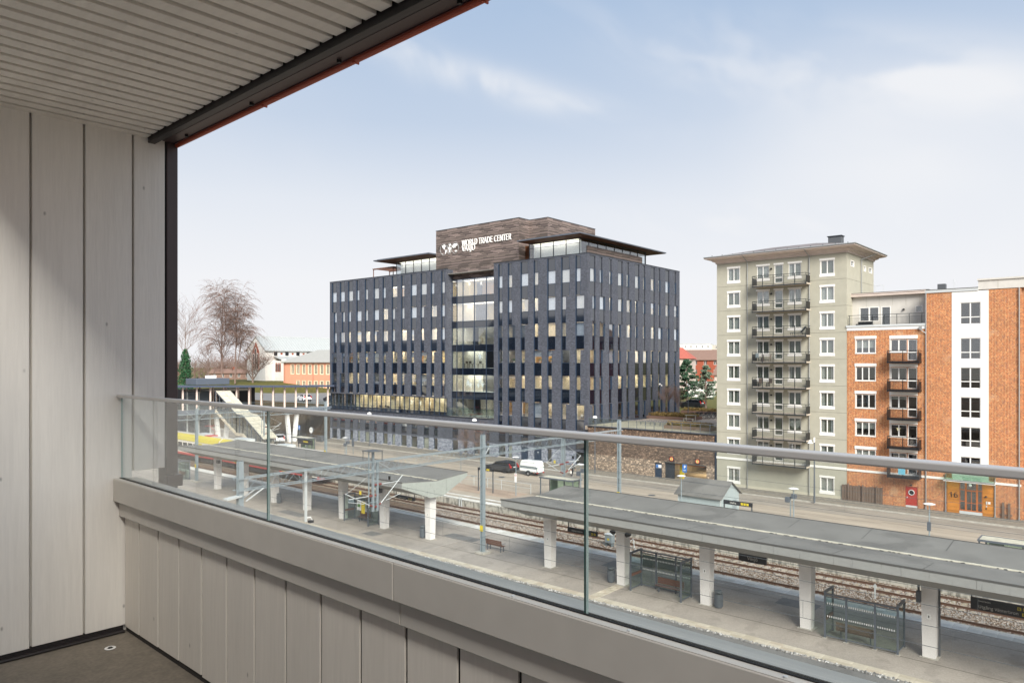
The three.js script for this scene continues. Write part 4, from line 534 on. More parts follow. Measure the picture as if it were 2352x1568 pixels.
{
  const rnd = RNG(314), t = tower, x0 = -39.6, x1 = -24.62, storeys = [];
  for (let k = 0; k < 9; k++) storeys.push(k === 8 ? [.0, 26.96 - 2.915 * 8] : [26.96 - 2.915 * (k + 1), 26.96 - 2.915 * k]);
  storeys.forEach(([a, b], k) => {
    const H = []; const L = k < 8 ? b - .56 : 2.49;
    const cols = [[-38.18, -36.72], [-27.37, -25.97]]; for (const [p, q] of cols) H.push([p, q, L - 1.72, L - .22]);
    if (k < 8) H.push([-34.6, -33.16, L - 1.72, L - .24], [-32.54, -31.55, Math.max(a + .02, L - 2.52), L - .24], [-30.9, -29.5, L - 1.72, L - .24]);
    part(t, 'wall_course', holed(x0, x1, a + .012, b - .012, H, .3, HZ), M.render);
    for (const [p, q] of cols) { const w = windowIn(t, p, q, L - 1.72, L - .22, HZ, { cols: 2, fw: .07, deep: .09, fm: M.trim, gm: M.homeGlass, blind: rnd() < .35 ? .98 : 0, bm: M.curtain, back: .18 }); part(w, 'lintel_trim', bx(p - .12, q + .12, L - .22, L, HZ - .02, HZ + .035), M.trim); part(w, 'sill_trim', bx(p - .12, q + .12, L - 2.02, L - 1.72, HZ - .02, HZ + .035), M.trim); part(w, 'side_trim', [bx(p - .06, p + .001, L - 1.72, L - .22, HZ - .02, HZ + .02), bx(q - .001, q + .06, L - 1.72, L - .22, HZ - .02, HZ + .02)], M.trim); if (rnd() < .75) part(w, 'curtain', [bx(p + .05, p + .05 + .15 + rnd() * .25, L - 1.7, L - .25, HZ - .24, HZ - .22), bx(q - .2 - rnd() * .2, q - .05, L - 1.7, L - .25, HZ - .24, HZ - .22)], M.curtain); }
    if (k < 8) {
      for (const [p, q] of [[-34.6, -33.16], [-30.9, -29.5]]) { const w = windowIn(t, p, q, L - 1.72, L - .24, HZ, { cols: 2, fw: .07, deep: .09, fm: M.trim, gm: M.homeGlass, blind: rnd() < .2 ? .6 : 0, bm: M.curtain, back: .18 }); part(w, 'lintel_trim', bx(p - .1, q + .1, L - .24, L - .04, HZ - .02, HZ + .03), M.trim); part(w, 'sill_trim', bx(p - .1, q + .1, L - 2.0, L - 1.72, HZ - .02, HZ + .03), M.trim); if (rnd() < .6) part(w, 'curtain', bx(p + .05, p + .3, L - 1.7, L - .25, HZ - .24, HZ - .22), M.curtain); }
      const d = windowIn(t, -32.54, -31.55, Math.max(a + .02, L - 2.52), L - .24, HZ, { name: 'balcony_door', rows: [.3], fw: .09, deep: .09, fm: M.trim, gm: M.homeGlass }); part(d, 'lintel_trim', bx(-32.62, -31.47, L - .24, L - .04, HZ - .02, HZ + .03), M.trim);
      balconyOn(t, -34.6, -28.5, 23.64 - 2.915 * k, HZ, 1.3);
      part(t, 'wall_lamp', [new THREE.SphereGeometry(.13, 10, 6, 0, 6.3, 0, 1.6).translate(-32.87, L - .68, HZ + .1), bx(-32.95, -32.79, L - .72, L - .6, HZ, HZ + .1)], M.black);
    }
  });
  part(t, 'floor_joint', bx(x0 + .02, x1 - .02, .1, 26.9, HZ - .31, HZ - .302), M.renderJoint);
  part(t, 'string_course', bx(x0 - .04, x1 - .02, 3.3, 3.56, HZ, HZ + .07), M.trim);
  part(t, 'plinth', bx(x0 - .01, x1 - .01, -.3, .42, HZ, HZ + .02), M.plinth);
  // right side wall with small windows
  { const S = sub(t, 'side_wall'), hz = [[-85.76, -84.62, 25.55, 26.1], [-90.2, -89.46, 25.45, 25.98], [-92.7, -91.46, 25.45, 25.98]]; for (const [a, b] of storeys) { const hs = a > 23 ? hz.map(([p, q, c, d]) => [-q, -p, c, d]) : []; const w = holed(83.502, 93.4, a + .012, b - .012, hs, .3, 0); w.rotateY(Math.PI / 2); w.translate(x1, 0, 0); part(S, 'wall_course', metres(w), M.render); }
    for (const [p, q, c, d] of hz) { part(S, 'window_frame', [bx(x1 - .15, x1 + .02, c - .06, c + .03, p - .06, q + .06), bx(x1 - .15, x1 + .02, d - .03, d + .06, p - .06, q + .06), bx(x1 - .15, x1 + .019, c + .03, d - .03, p - .06, p + .05), bx(x1 - .15, x1 + .019, c + .03, d - .03, q - .05, q + .06)], M.trim); part(S, 'window_pane', bx(x1 - .1, x1 - .088, c, d, p, q), M.homeGlass); } }
  part(t, 'rear_walls', [bx(x0, x0 + .3, 0, 26.95, -93.4, HZ - .303), bx(x0 + .3, x1 - .302, 0, 26.95, -93.4, -93.1)], M.render);
  roomsBehind(t, x0, x1, storeys.slice(0, 8).map(([a, b]) => [a + .1, b]), HZ, 4.2, M.roomGrey, 9);
  // cornice and low hipped roof
  const rx0 = x0 - 1.15, rx1 = x1 + 1.15, rz0 = -94.5, rz1 = HZ + 1.15;
  const ring = (a, y0, b, y1) => { const P = (e, y) => [[x0 - e, y, HZ + e], [x1 + e, y, HZ + e], [x1 + e, y, -93.4 - e], [x0 - e, y, -93.4 - e]], A = P(a, y0), B = P(b, y1), out = []; for (let i = 0; i < 4; i++) out.push(quad(A[i], A[(i + 1) % 4], B[(i + 1) % 4], B[i])); return merge(out); };
  part(t, 'cornice', [ring(.0, 26.86, .12, 26.86), ring(.12, 26.86, .12, 27.02), ring(.12, 27.02, .45, 27.16), ring(.45, 27.16, .45, 27.26), ring(.45, 27.26, 1.15, 27.44), ring(1.15, 27.44, 1.15, 27.6)], M.cornice);
  const cx = (x0 + x1) / 2, e = [[rx0, 27.6, rz1], [rx1, 27.6, rz1], [rx1, 27.6, rz0], [rx0, 27.6, rz0]], r0 = [cx - 2.6, 29.0, -88.3], r1 = [cx + 2.6, 29.0, -88.3];
  part(t, 'roof', [quad(e[0], e[1], r1, r0), quad(e[1], e[2], r1, r1.map((v, i) => v + (i ? 0 : .001))), quad(e[2], e[3], r0, r1), quad(e[3], e[0], r0, r0.map((v, i) => v - (i ? 0 : .001)))], M.tile);
  for (let x = rx0 + .8; x < rx1; x += 1.3) part(t, 'snow_guard', bx(x, x + .08, 27.62, 27.86, rz1 - .55, rz1 - .45), M.signGrey);
  part(t, 'gutter', [bar([rx0, 27.62, rz1 + .05], [rx1 + .05, 27.62, rz1 + .05], .07, 8), bar([rx1 + .05, 27.62, rz1 + .05], [rx1 + .05, 27.62, rz0], .07, 8)], M.downpipe);
  part(t, 'chimney', [bx(-27.4, -26.0, 28.2, 29.15, -86.8, -85.8)], M.signGrey); part(t, 'chimney_cap', bx(-27.5, -25.9, 29.15, 29.22, -86.9, -85.7), M.darkFrame);
  for (const x of [-35.69, -28.55]) part(t, 'downpipe', [bar([x - .25, 27.5, rz1], [x, 26.75, HZ + .12], .05, 8), bar([x, 26.76, HZ + .12], [x, .2, HZ + .12], .05, 8)], M.downpipe);
  part(t, 'downpipe', [bar([x1 + 1.1, 27.5, -91], [x1 + .12, 26.6, -88.2], .05, 8), bar([x1 + .12, 26.62, -88.2], [x1 + .12, 19, -88.2], .05, 8)], M.downpipe);
  part(t, 'roof_guardrail', [bar([x1 - .3, 24.2, -94], [x1 - .3, 24.2, -95.2], .02), bar([x1 - .3, 22, -95.2], [x1 - .3, 24.2, -95.2], .02), bar([x1 + .6, 22, -95.2], [x1 + .6, 24.2, -95.2], .02), bar([x1 - .3, 24.2, -95.2], [x1 + .6, 24.2, -95.2], .02), bar([x1 - .3, 23.4, -95.2], [x1 + .6, 23.4, -95.2], .02)], M.galvLight);
}
const brick = thing('brick_apartments', 'orange herringbone brick apartment house with white stair bay', 'apartment building', [0, 0, 0]);
{
  const b = brick, rnd = RNG(55), xl = -24.6, xm = -17.04, xr = -9.05;
  const rowsT = [17.76, 14.84, 11.92, 8.97, 6.02];
  const H = []; rowsT.forEach(t => { H.push([-23.7, -21.76, t - 1.82, t - .36]); H.push([-20.3, -18.76, t - 1.72, t - .42], [-18.70, -17.8, t - 2.6, t - .42]); });
  H.push([-18.9, -17.77, .1, 2.24]);
  part(b, 'brick_wall', holed(xl, xm, -.3, 18.36, H, .3, HZ), M.herring);
  rowsT.forEach((t, k) => {
    let w = windowIn(b, -23.7, -21.76, t - 1.82, t - .36, HZ, { cols: 3, fw: .07, deep: .1, fm: M.trim, gm: M.homeGlass, blind: k === 0 ? .62 : rnd() < .4 ? .5 : 0, bm: M.curtain, back: .18 }); part(w, 'lintel_trim', bx(-23.81, -21.64, t - .30, t, HZ, HZ + .05), M.trim); part(w, 'outer_frame', [bx(-23.76, -23.7, t - 1.82, t - .3, HZ - .05, HZ + .02), bx(-21.76, -21.7, t - 1.82, t - .3, HZ - .05, HZ + .02), bx(-23.78, -21.68, t - 1.9, t - 1.82, HZ - .05, HZ + .04)], M.trim);
    w = windowIn(b, -20.3, -18.76, t - 1.72, t - .42, HZ, { cols: 2, fw: .08, deep: .1, fm: M.trim, gm: M.homeGlass, blind: rnd() < .4 ? .3 : 0, bm: M.curtain, back: .18 }); part(w, 'lintel_trim', bx(-20.4, -17.76, t - .36, t - .02, HZ, HZ + .05), M.trim); part(w, 'outer_frame', [bx(-20.38, -20.3, t - 1.78, t - .37, HZ - .05, HZ + .02), bx(-20.38, -18.74, t - 1.8, t - 1.72, HZ - .05, HZ + .03)], M.trim);
    windowIn(b, -18.70, -17.8, t - 2.6, t - .42, HZ, { name: 'balcony_door', rows: [.38], fw: .09, deep: .1, fm: M.trim, gm: M.homeGlass });
    balconyOn(b, -20.3, -17.42, t - 2.84, HZ, 1.2, { m: M.black, sm: M.black });
  });
  // red service door with a round window
  { const d = sub(b, 'service_door'); part(d, 'leaf', bx(-18.88, -17.79, .3, 2.2, HZ - .12, HZ - .06), M.redDoor); part(d, 'kick_plate', bx(-18.88, -17.79, .1, .3, HZ - .12, HZ - .05), M.galvLight); part(d, 'window_ring', new THREE.TorusGeometry(.25, .045, 8, 24).translate(-18.35, 1.62, HZ - .05), M.galvLight); part(d, 'window_pane', new THREE.CylinderGeometry(.24, .24, .03, 24).rotateX(Math.PI / 2).translate(-18.35, 1.62, HZ - .06), M.carGlass); part(d, 'handle', bx(-18.78, -18.7, 1.02, 1.16, HZ - .06, HZ), M.galvLight); part(d, 'lamp', new THREE.SphereGeometry(.12, 10, 6, 0, 6.3, 0, 1.6).translate(-18.35, 2.36, HZ + .06), M.black); }
  // roof terrace over the left part
  part(b, 'white_band', bx(xl - .02, xm, 18.362, 18.72, HZ - .3, HZ + .04), M.trim); part(b, 'terrace_coping', bx(xl - .06, xm, 18.72, 18.92, HZ - .34, HZ + .12), M.galvLight);
  part(b, 'terrace_slab', bx(xl, xm, 18.3, 18.5, -91, HZ - .34), M.concrete);
  { const r = [bx(xl + .1, xm - .1, 19.95, 20.0, HZ - .05, HZ), bx(xl + .1, xm - .1, 19.7, 19.72, HZ - .04, HZ - .01), bx(xl + .1, xm - .1, 18.98, 19.0, HZ - .04, HZ - .01)]; for (let k = 0; k < 7; k++) { const x = xl + .25 + k * 1.16; r.push(bx(x - .025, x + .025, 18.92, 19.95, HZ - .05, HZ)); } part(b, 'terrace_railing', r, M.balRail); const bars = []; for (let x = xl + .15; x < xm - .1; x += .115) bars.push(bx(x - .009, x + .009, 19, 19.7, HZ - .034, HZ - .016)); part(b, 'baluster_row', bars, M.balRail).userData.kind = 'stuff'; }
  { const P = sub(b, 'terrace_storey'), z = -85.2, hs = [[-23.9, -21.9, 19.4, 20.95], [-21.7, -20.75, 18.72, 20.95], [-18.4, -17.7, 20.15, 20.9]]; part(P, 'wall', holed(xl - .1, xm - .3, 18.5, 22.1, hs, .25, z), M.panelGrey); for (const x of [-23.2, -21.9, -20.6, -19.3, -18.0]) part(P, 'panel_joint', bx(x - .008, x + .008, 21.0, 22.08, z, z + .006), M.renderJoint); for (const [p, q, c, d] of hs) { part(P, 'window_frame', [bx(p, q, d - .08, d, z - .14, z + .02), bx(p, q, c, c + .08, z - .14, z + .02), bx(p, p + .08, c + .08, d - .08, z - .14, z + .02), bx(q - .08, q, c + .08, d - .08, z - .14, z + .02), ...(q - p > 1.5 ? [bx((p + q) / 2 - .06, (p + q) / 2 + .06, c + .08, d - .08, z - .139, z + .019)] : [])], M.trim); part(P, 'window_pane', bx(p + .08, q - .08, c + .08, d - .08, z - .1, z - .088), M.homeGlass); } part(P, 'room_back', bx(xl, xm - .4, 18.6, 22, -89.2, -89), M.roomGrey); part(P, 'roof', [bx(xl - .35, xm, 22.1, 22.34, -91, z + .5), bx(xl - .4, xm, 22.34, 22.42, -91.1, z + .55)], M.cornice); part(P, 'roof_felt', bx(xl - .3, xm - .05, 22.42, 22.5, -91, z + .4), M.feltEdge); part(P, 'wall_lamp', new THREE.SphereGeometry(.14, 10, 6, 0, 6.3, 0, 1.6).translate(-19.5, 20.5, z + .1), M.black); part(P, 'side_wall', bx(xl - .1, xl + .15, 18.5, 22.08, -91, z - .252), M.panelGrey); }
  { const s = thing('terrace_sofa', 'dark sofa on the roof terrace of the brick house', 'sofa', [-23.1, 18.5, -84.2]); part(s, 'seat', rbx(-.75, .75, .1, .42, -.35, .35, .05), M.black); part(s, 'backrest', rbx(-.75, .75, .35, .85, -.42, -.25, .05), M.black); part(s, 'armrest', [rbx(-.8, -.66, .1, .6, -.4, .35, .04), rbx(.66, .8, .1, .6, -.4, .35, .04)], M.black); }
  // taller right part with the white stair bay
  const sw = [[-14.03, -12.31, 18.68, 20.83], [-14.03, -12.31, 15.26, 17.34], [-14.03, -12.31, 12.4, 14.46], [-14.03, -12.31, 9.5, 11.55], [-14.03, -12.31, 6.62, 8.62], [-14.03, -12.31, 4.4, 5.7]];
  part(b, 'brick_wall', holed(xm, -14.74, -.3, 21.95, [[-15.1, -14.742, .0, 3.2]].slice(1), .3, HZ), M.herring);
  part(b, 'brick_wall', bx(-11.65, xr, -.3, 21.95, HZ - .3, HZ), M.herring);
  part(b, 'white_bay', holed(-14.74, -11.65, 3.5, 21.93, sw, .3, HZ + .02), M.trim);
  sw.forEach(([p, q, c, d]) => windowIn(b, p, q, c, d, HZ + .02, { cols: 2, rows: [.33], fw: .07, deep: .1, fm: M.trim, gm: M.homeGlass, name: 'stair_window' }));
  part(b, 'stair_well', [bx(-15, -11.4, 3, 21.5, -88, -87.8), bx(-15, -14.9, 3, 21.5, -87.8, HZ - .35), bx(-11.5, -11.4, 3, 21.5, -87.8, HZ - .35), ...[4, 6.6, 9.5, 12.4, 15.2, 18.5].map(y => bx(-14.9, -11.5, y - 1.6, y - 1.4, -87.8, -85))], M.roomRed);
  part(b, 'roof_edge', [bx(xm - .06, -12.5, 21.95, 22.12, HZ - .3, HZ + .1), bx(xm - .06, -12.5, 22.12, 22.2, -91, HZ + .12)], M.galvLight); part(b, 'roof_felt', bx(xm - .02, xr, 22.2, 22.3, -91, HZ - .1), M.feltEdge);
  part(b, 'roof_box', [bx(-12.5, -5, 22.02, 22.9, -88, HZ + .02), bx(-12.58, -4.9, 22.9, 23.06, -88.1, HZ + .14)], M.panelGrey); part(b, 'roof_box_joint', [bx(-10.9, -10.88, 22.05, 22.88, HZ + .02, HZ + .026)], M.renderJoint);
  part(b, 'brick_wall', bx(xr, -2, -.3, 22.0, HZ - .9, HZ - .35), M.herring); part(b, 'side_wall', [bx(xm - .002, xm + .298, 18.8, 22.1, -91, HZ - .302), bx(xl, xl + .3, -.3, 18.3, -91, HZ - .302)], M.herring); part(b, 'rear_wall', bx(xl, -2, -.3, 21.9, -91.4, -91.1), M.herring);
  part(b, 'chimney', bx(-16.4, -15.7, 22.3, 23.0, -86, -85.3), M.signGrey); part(b, 'roof_aerial', [bar([-15.2, 22.3, -87], [-15.2, 23.7, -87], .02), bar([-15.5, 23.5, -87], [-14.9, 23.3, -87], .012), bar([-15.4, 23.2, -87], [-15.0, 23.1, -87], .012)], M.galvLight);
  roomsBehind(b, xl, xm, rowsT.map(t => [t - 2.7, t + .1]), HZ, 4, M.roomRed, 12);
  part(b, 'string_course', [bx(xl, xm, 3.27, 3.5, HZ, HZ + .06), bx(xm, -15.3, 3.27, 3.5, HZ, HZ + .061), bx(-11.1, xr, 3.25, 3.47, HZ, HZ + .06)], M.trim);
  for (const [x, y1, y0] of [[-17.0, 18.2, .2], [-9.2, 22, .2], [-11.12, 3.9, .1], [-15.25, 3.9, .1]]) part(b, 'downpipe', [bar([x, y1, HZ + .11], [x, y0, HZ + .11], .05, 8), bx(x - .06, x + .06, y0 - .1, y0 + .12, HZ, HZ + .2)], M.downpipe);
  part(b, 'downpipe', [bar([-17.5, 18.3, HZ + .2], [-17.02, 17.9, HZ + .13], .045, 8), bx(-17.6, -17.35, 18.3, 18.62, HZ + .04, HZ + .25), bar([-17.0, 22.0, HZ + .11], [-17.0, 18.2, HZ + .11], .05, 8)], M.downpipe);
  // entrance 16
  const E = sub(b, 'entrance'); part(E, 'timber_panel', bx(-15.12, -14.1, .05, 3.14, HZ + .01, HZ + .05), M.timber); part(E, 'timber_panel', bx(-12.14, -11.2, .05, 3.2, HZ + .01, HZ + .05), M.timber);
  part(E, 'dark_hall', [bx(-14.08, -12.16, .06, 3.2, HZ - 3.2, HZ - 3), bx(-14.3, -14.1, 0, 3.3, HZ - 3, HZ - .3), bx(-12.1, -11.9, 0, 3.3, HZ - 3, HZ - .3), bx(-14.1, -12.1, 3.3, 3.4, HZ - 3, HZ - .3), bx(-14.1, -12.1, 0, .1, HZ - 3, HZ - .3)], M.roomGrey);
  part(E, 'door_frame', [[-14.08, -14.02], [-13.62, -13.46], [-12.68, -12.52], [-12.2, -12.14]].map(([p, q]) => bx(p, q, .38, 3.2, HZ - .04, HZ + .04)).concat([bx(-14.02, -13.62, 2.42, 2.5, HZ - .03, HZ + .03), bx(-13.46, -12.68, 2.35, 2.47, HZ - .03, HZ + .03), bx(-12.52, -12.2, 2.42, 2.5, HZ - .03, HZ + .03), bx(-14.02, -13.62, .38, .5, HZ - .03, HZ + .03), bx(-13.46, -12.68, .38, .5, HZ - .03, HZ + .03), bx(-12.52, -12.2, .38, .5, HZ - .03, HZ + .03), bx(-14.02, -13.62, 1.3, 1.36, HZ - .03, HZ + .03), bx(-13.46, -12.68, 1.18, 1.24, HZ - .03, HZ + .03), bx(-12.52, -12.2, 1.3, 1.36, HZ - .03, HZ + .03), bx(-13.1, -13.05, .5, 2.35, HZ - .03, HZ + .025)]), M.orangeFrame);
  part(E, 'kick_plate', bx(-14.08, -12.14, .05, .378, HZ - .02, HZ + .03), M.galvLight); part(E, 'door_glass', bx(-14.02, -12.2, .5, 3.18, HZ - .012, HZ - .002), M.homeGlass); part(E, 'ceiling_lamp', new THREE.SphereGeometry(.14, 12, 8).translate(-13.1, 3.0, HZ + .5), M.lampShade);
  part(E, 'canopy_frame', [bx(-15.3, -11.0, 3.32, 3.5, HZ, HZ + .1), bx(-15.3, -11.0, 3.3, 3.46, HZ + 1.0, HZ + 1.08), bx(-15.3, -15.22, 3.32, 3.44, HZ + .1, HZ + 1), bx(-11.08, -11.0, 3.32, 3.44, HZ + .1, HZ + 1)], M.trim); part(E, 'canopy_glass', slab([[-15.25, 3.48, HZ + 1.1], [-11.05, 3.48, HZ + 1.1], [-11.05, 3.95, HZ + .05], [-15.25, 3.95, HZ + .05]], .02), M.greenGlass); part(E, 'canopy_gutter', bar([-15.3, 3.45, HZ + 1.1], [-11.0, 3.45, HZ + 1.1], .05, 8), M.downpipe);
  const nf = await new FontLoader().loadAsync('fonts/droid/droid_sans_regular.typeface.json'), num = new TextGeometry('16', { font: nf, size: .52, depth: .03, curveSegments: 5 }); num.translate(-14.98, 1.62, HZ + .052); part(E, 'house_number', metres(clean(num)), M.black);
  part(E, 'intercom', [bx(-11.86, -11.74, 1.25, 1.55, HZ + .05, HZ + .08), bx(-11.86, -11.76, 1.0, 1.15, HZ + .05, HZ + .08)], M.galvLight); part(E, 'notice', bx(-11.68, -11.5, 1.3, 1.52, HZ + .05, HZ + .065), M.white); part(E, 'wall_lamp', new THREE.SphereGeometry(.12, 10, 6, 0, 6.3, 0, 1.6).translate(-11.85, 1.95, HZ + .08), M.black); part(E, 'letter_slot', bx(-11.88, -11.8, .75, .92, HZ + .05, HZ + .075), M.black);
}
// weathered trellis screens on the wall
for (const [x0, x1, l, n] of [[-25.1, -21.0, 'weathered brown trellis screen against the wall between tower and red door', 15], [-10.7, -9.75, 'pair of weathered upright planks right of the timber entrance', 2]]) { const t = thing('trellis', l, 'trellis', [0, 0, 0]), rnd = RNG(n); for (let k = 0; k < n; k++) { const x = x0 + (x1 - x0) * (k + .5) / n, w = n === 2 ? .1 : .115; part(t, 'plank', bx(x - w, x + w, .05, (n === 2 ? 1.55 : 1.72) + rnd() * .12, HZ + .1 + rnd() * .02, HZ + .14 + rnd() * .02), M.trellis); } if (n > 2) { for (const x of [-24.4, -22.95, -21.6]) part(t, 'post', bx(x - .06, x + .06, .05, 1.95, HZ + .165, HZ + .26), M.trellis); part(t, 'rail', [bx(x0, x1, .4, .5, HZ + .07, HZ + .1), bx(x0, x1, 1.4, 1.5, HZ + .07, HZ + .1)], M.trellis); } else part(t, 'rail', bx(x0, x1, .4, .5, HZ + .02, HZ + .1), M.trellis); }
// balcony furniture
function chair(x, y, z, ry, m, label) { const c = thing('balcony_chair', label, 'chair', [x, y, z], ry, 'chairs on the tower balconies'); part(c, 'seat', bx(-.24, .24, .42, .47, -.24, .24), m); part(c, 'backrest', bx(-.24, .24, .47, .95, -.26, -.22), m); for (const [a, b] of [[-.22, -.22], [.22, -.22], [-.22, .22], [.22, .22]]) part(c, 'leg', bx(a - .015, a + .015, 0, .42, b - .015, b + .015), M.black); return c; }
{
  const y = k => 23.8 - 2.915 * k;
  chair(-33.9, y(4), -82.6, .3, M.roomDark, 'dark chair left on the fifth tower balcony from the top'); chair(-32.9, y(4), -82.6, -.3, M.roomDark, 'dark chair right on the fifth tower balcony from the top');
  chair(-34.1, y(3), -82.5, 1.2, M.galvDark, 'grey chair at the left end of the fourth tower balcony from the top'); chair(-32.3, y(3), -82.5, -1.2, M.galvDark, 'grey chair right of the table on the fourth tower balcony from the top');
  const t = thing('balcony_table', 'small table with plants on the fourth tower balcony from the top', 'table', [-33.2, y(3), -82.5]); part(t, 'top', bx(-.5, .5, .72, .76, -.3, .3), M.bench); for (const [a, b] of [[-.42, -.22], [.42, -.22], [-.42, .22], [.42, .22]]) part(t, 'leg', bx(a - .02, a + .02, 0, .72, b - .02, b + .02), M.bench);
  const l = thing('sun_lounger', 'dark folding lounger on the third tower balcony from the top', 'lounger', [-29.6, y(2), -82.5]); part(l, 'seat', bx(-.8, .4, .3, .36, -.3, .3), M.shelter); part(l, 'backrest', merge([beam([.35, .33, 0], [.85, .95, 0], .6, .05)]), M.shelter); part(l, 'frame', [bar([-.7, 0, -.28], [-.7, .3, -.28], .02), bar([-.7, 0, .28], [-.7, .3, .28], .02), bar([.4, 0, -.28], [.4, .3, -.28], .02), bar([.4, 0, .28], [.4, .3, .28], .02)], M.black);
  const sg = thing('window_star', 'yellow paper star in a balcony window of the brick house', 'star lamp', [-19.6, 8.05, HZ - .25]); { const g = []; for (let k = 0; k < 5; k++) { const c = new THREE.ConeGeometry(.08, .24, 4); c.translate(0, .14, 0); c.rotateZ(k / 5 * 6.283); g.push(clean(c)); } part(sg, 'body', g, glow(1, .75, .35, .8)); }
  const bt = thing('balcony_towel', 'bright blue cloth hung on the lowest brick house balcony', 'cloth', [-18.95, 3.35, -81.93]); part(bt, 'cloth', [...Array(6)].map((_, k) => rbx(-.32 + k * .11, -.32 + k * .11 + .105, .2, .95, .03 + (k % 2) * .02, .05 + (k % 2) * .02, .008)), M.blueWrap);
  for (const [x, k, l] of [[-33.7, 6, 'round orange lamp in the left window of the seventh tower balcony'], [-30.0, 6, 'round orange lamp in the right window of the seventh tower balcony']]) { const o = thing('window_lamp', l, 'lamp', [x, 26.96 - 2.915 * k - 1.2, HZ - .6]); part(o, 'globe', new THREE.SphereGeometry(.2, 14, 10), glow(1, .6, .2, .8)); part(o, 'cord', bx(-.008, .008, .2, 1.0, -.008, .008), M.black); }
}
// ================================================================ GARAGE WALL AND TERRACE
{
  const w = thing('garage_wall', 'rough stone garage wall between the offices and the tower', 'wall', [0, 0, 0]), Z = -83.5, hs = [[-48.36, -47.3, 0.02, 1.98], [-46.98, -41.1, .02, 2.12]];
  part(w, 'lower_stone', holed(-58.95, -39.72, -.4, 2.25, hs, .4, Z), M.rubbleLight); part(w, 'upper_stone', [bx(-58.95, -39.72, 2.252, 6.0, Z - .4, Z - .02), bx(-58.95, -58.6, -.4, 6.0, -85.2, Z - .401)], M.rubble); part(w, 'coping', bx(-59.0, -39.7, 6.0, 6.1, Z - .45, Z + .08), M.darkFrame);
  const d = sub(w, 'service_door'); part(d, 'leaf', bx(-48.34, -47.32, .04, 1.96, Z - .14, Z - .08), M.navyFrame); part(d, 'notice', bx(-48.2, -47.4, 1.3, 1.72, Z - .08, Z - .07), M.white); part(d, 'blue_notice', bx(-48.19, -47.85, 1.32, 1.7, Z - .07, Z - .064), M.blueSign);
  const g = sub(w, 'garage_entrance'); part(g, 'lining', [bx(-47, -41, -.05, .02, Z - 14, Z - .4), bx(-47.1, -46.98, 0, 2.3, Z - 14, Z - .4), bx(-41.1, -41, 0, 2.3, Z - 14, Z - .4), bx(-47, -41, 2.2, 2.3, Z - 14, Z - .4)], M.concrete); part(g, 'back_wall', bx(-47, -41, 0, 2.3, Z - 14.2, Z - 14), M.redTimber); part(g, 'side_panel', bx(-41.14, -41.102, .05, 2.15, Z - 13, Z - .45), M.redTimber); part(g, 'shutter', [bx(-46.95, -45.62, .02, 2.1, Z - .34, Z - .28), bx(-46.5, -46.46, .1, 2.0, Z - .28, Z - .26)], M.darkFrame); part(g, 'yellow_pillar', bx(-45.35, -44.85, .02, 2.1, Z - 1.6, Z - 1.1), M.yellow); part(g, 'lintel_bar', [bx(-46.98, -41.1, 2.12, 2.24, Z - .38, Z + .03), bx(-46.9, -41.0, 2.0, 2.04, Z - .3, Z - .24)], M.feltEdge); part(g, 'striped_bar', bx(-45.5, -41.5, 1.94, 2.0, Z - .3, Z - .25), M.amber);
  const gl = glow(1, .72, .38, 1.2); part(g, 'ceiling_light', bx(-45, -42.5, 2.14, 2.18, Z - 8, Z - 3), gl); const l = new THREE.RectAreaLight(new THREE.Color(1, .7, .42), 1.6, 2.5, 5); l.position.set(-43.75, 2.13, Z - 5.5); l.rotation.x = -Math.PI / 2; l.name = 'garage_light_source'; g.add(l);
  for (const x of [-46.19, -42.59]) { const s = thing('garage_sign', x < -44 ? 'square garage sign above the dark shutter' : 'square garage sign above the right end of the garage opening', 'sign', [x + .32, 2.34, Z + .02], 0, 'garage signs'); part(s, 'board', bx(-.33, .33, 0, .6, 0, .06), M.signBlack); part(s, 'disc', new THREE.CylinderGeometry(.24, .24, .02, 28).rotateX(Math.PI / 2).translate(0, .3, .068), mat(0xe8c38a, .5)); part(s, 'ring', new THREE.TorusGeometry(.235, .035, 8, 32).translate(0, .3, .07), mat(0xd8402c, .5)); part(s, 'bars', [bx(-.05, .05, .1, .2, .078, .09), bx(-.05, .05, .4, .5, .078, .09), bx(-.06, .06, .25, .37, .078, .092)], mat(0x9ab83a, .5)); }
  const ps = thing('parking_sign', 'blue parking sign standing in front of the garage opening', 'sign', [-43.0, .1, -81.5]); part(ps, 'pole', cyl(.03, .03, 2.3, 0, 0, 0, 8), M.galv); part(ps, 'board', bx(-.3, .3, 1.35, 2.3, .03, .05), M.blueSign); { const nf = await new FontLoader().loadAsync('fonts/droid/droid_sans_bold.typeface.json'), p = new TextGeometry('P', { font: nf, size: .36, depth: .01 }); p.translate(-.12, 1.82, .051); part(ps, 'letter', metres(clean(p)), M.white); } part(ps, 'text_lines', [bx(-.2, .2, 1.6, 1.64, .05, .056), bx(-.2, .2, 1.5, 1.54, .05, .056)], M.white);
  part(w, 'corner_post', bx(-39.95, -39.7, 0, 6, Z + .0, Z + .1), M.navyFrame);
}
struct('terrace', bx(-59.7, -24, 5.5, 6.06, -130, -83.95), M.street, 'pale paved terrace above the garage');
{
  const r = thing('terrace_railing', 'dark metal railing with glass along the terrace edge', 'railing', [0, 6.1, -83.6]), a = [bx(-58.9, -39.7, 1.14, 1.2, -.03, .03), bx(-58.9, -39.7, .06, .1, -.02, .02)]; part(r, 'handrail', a, M.shelter);
  for (let x = -58.9; x < -39.6; x += 1.3) { part(r, 'post', bx(x - .025, x + .025, 0, 1.14, -.025, .025), M.shelter); part(r, 'pane', bx(x + .03, Math.min(x + 1.27, -39.75), .12, 1.1, -.006, .006), M.clearGlass); }
}
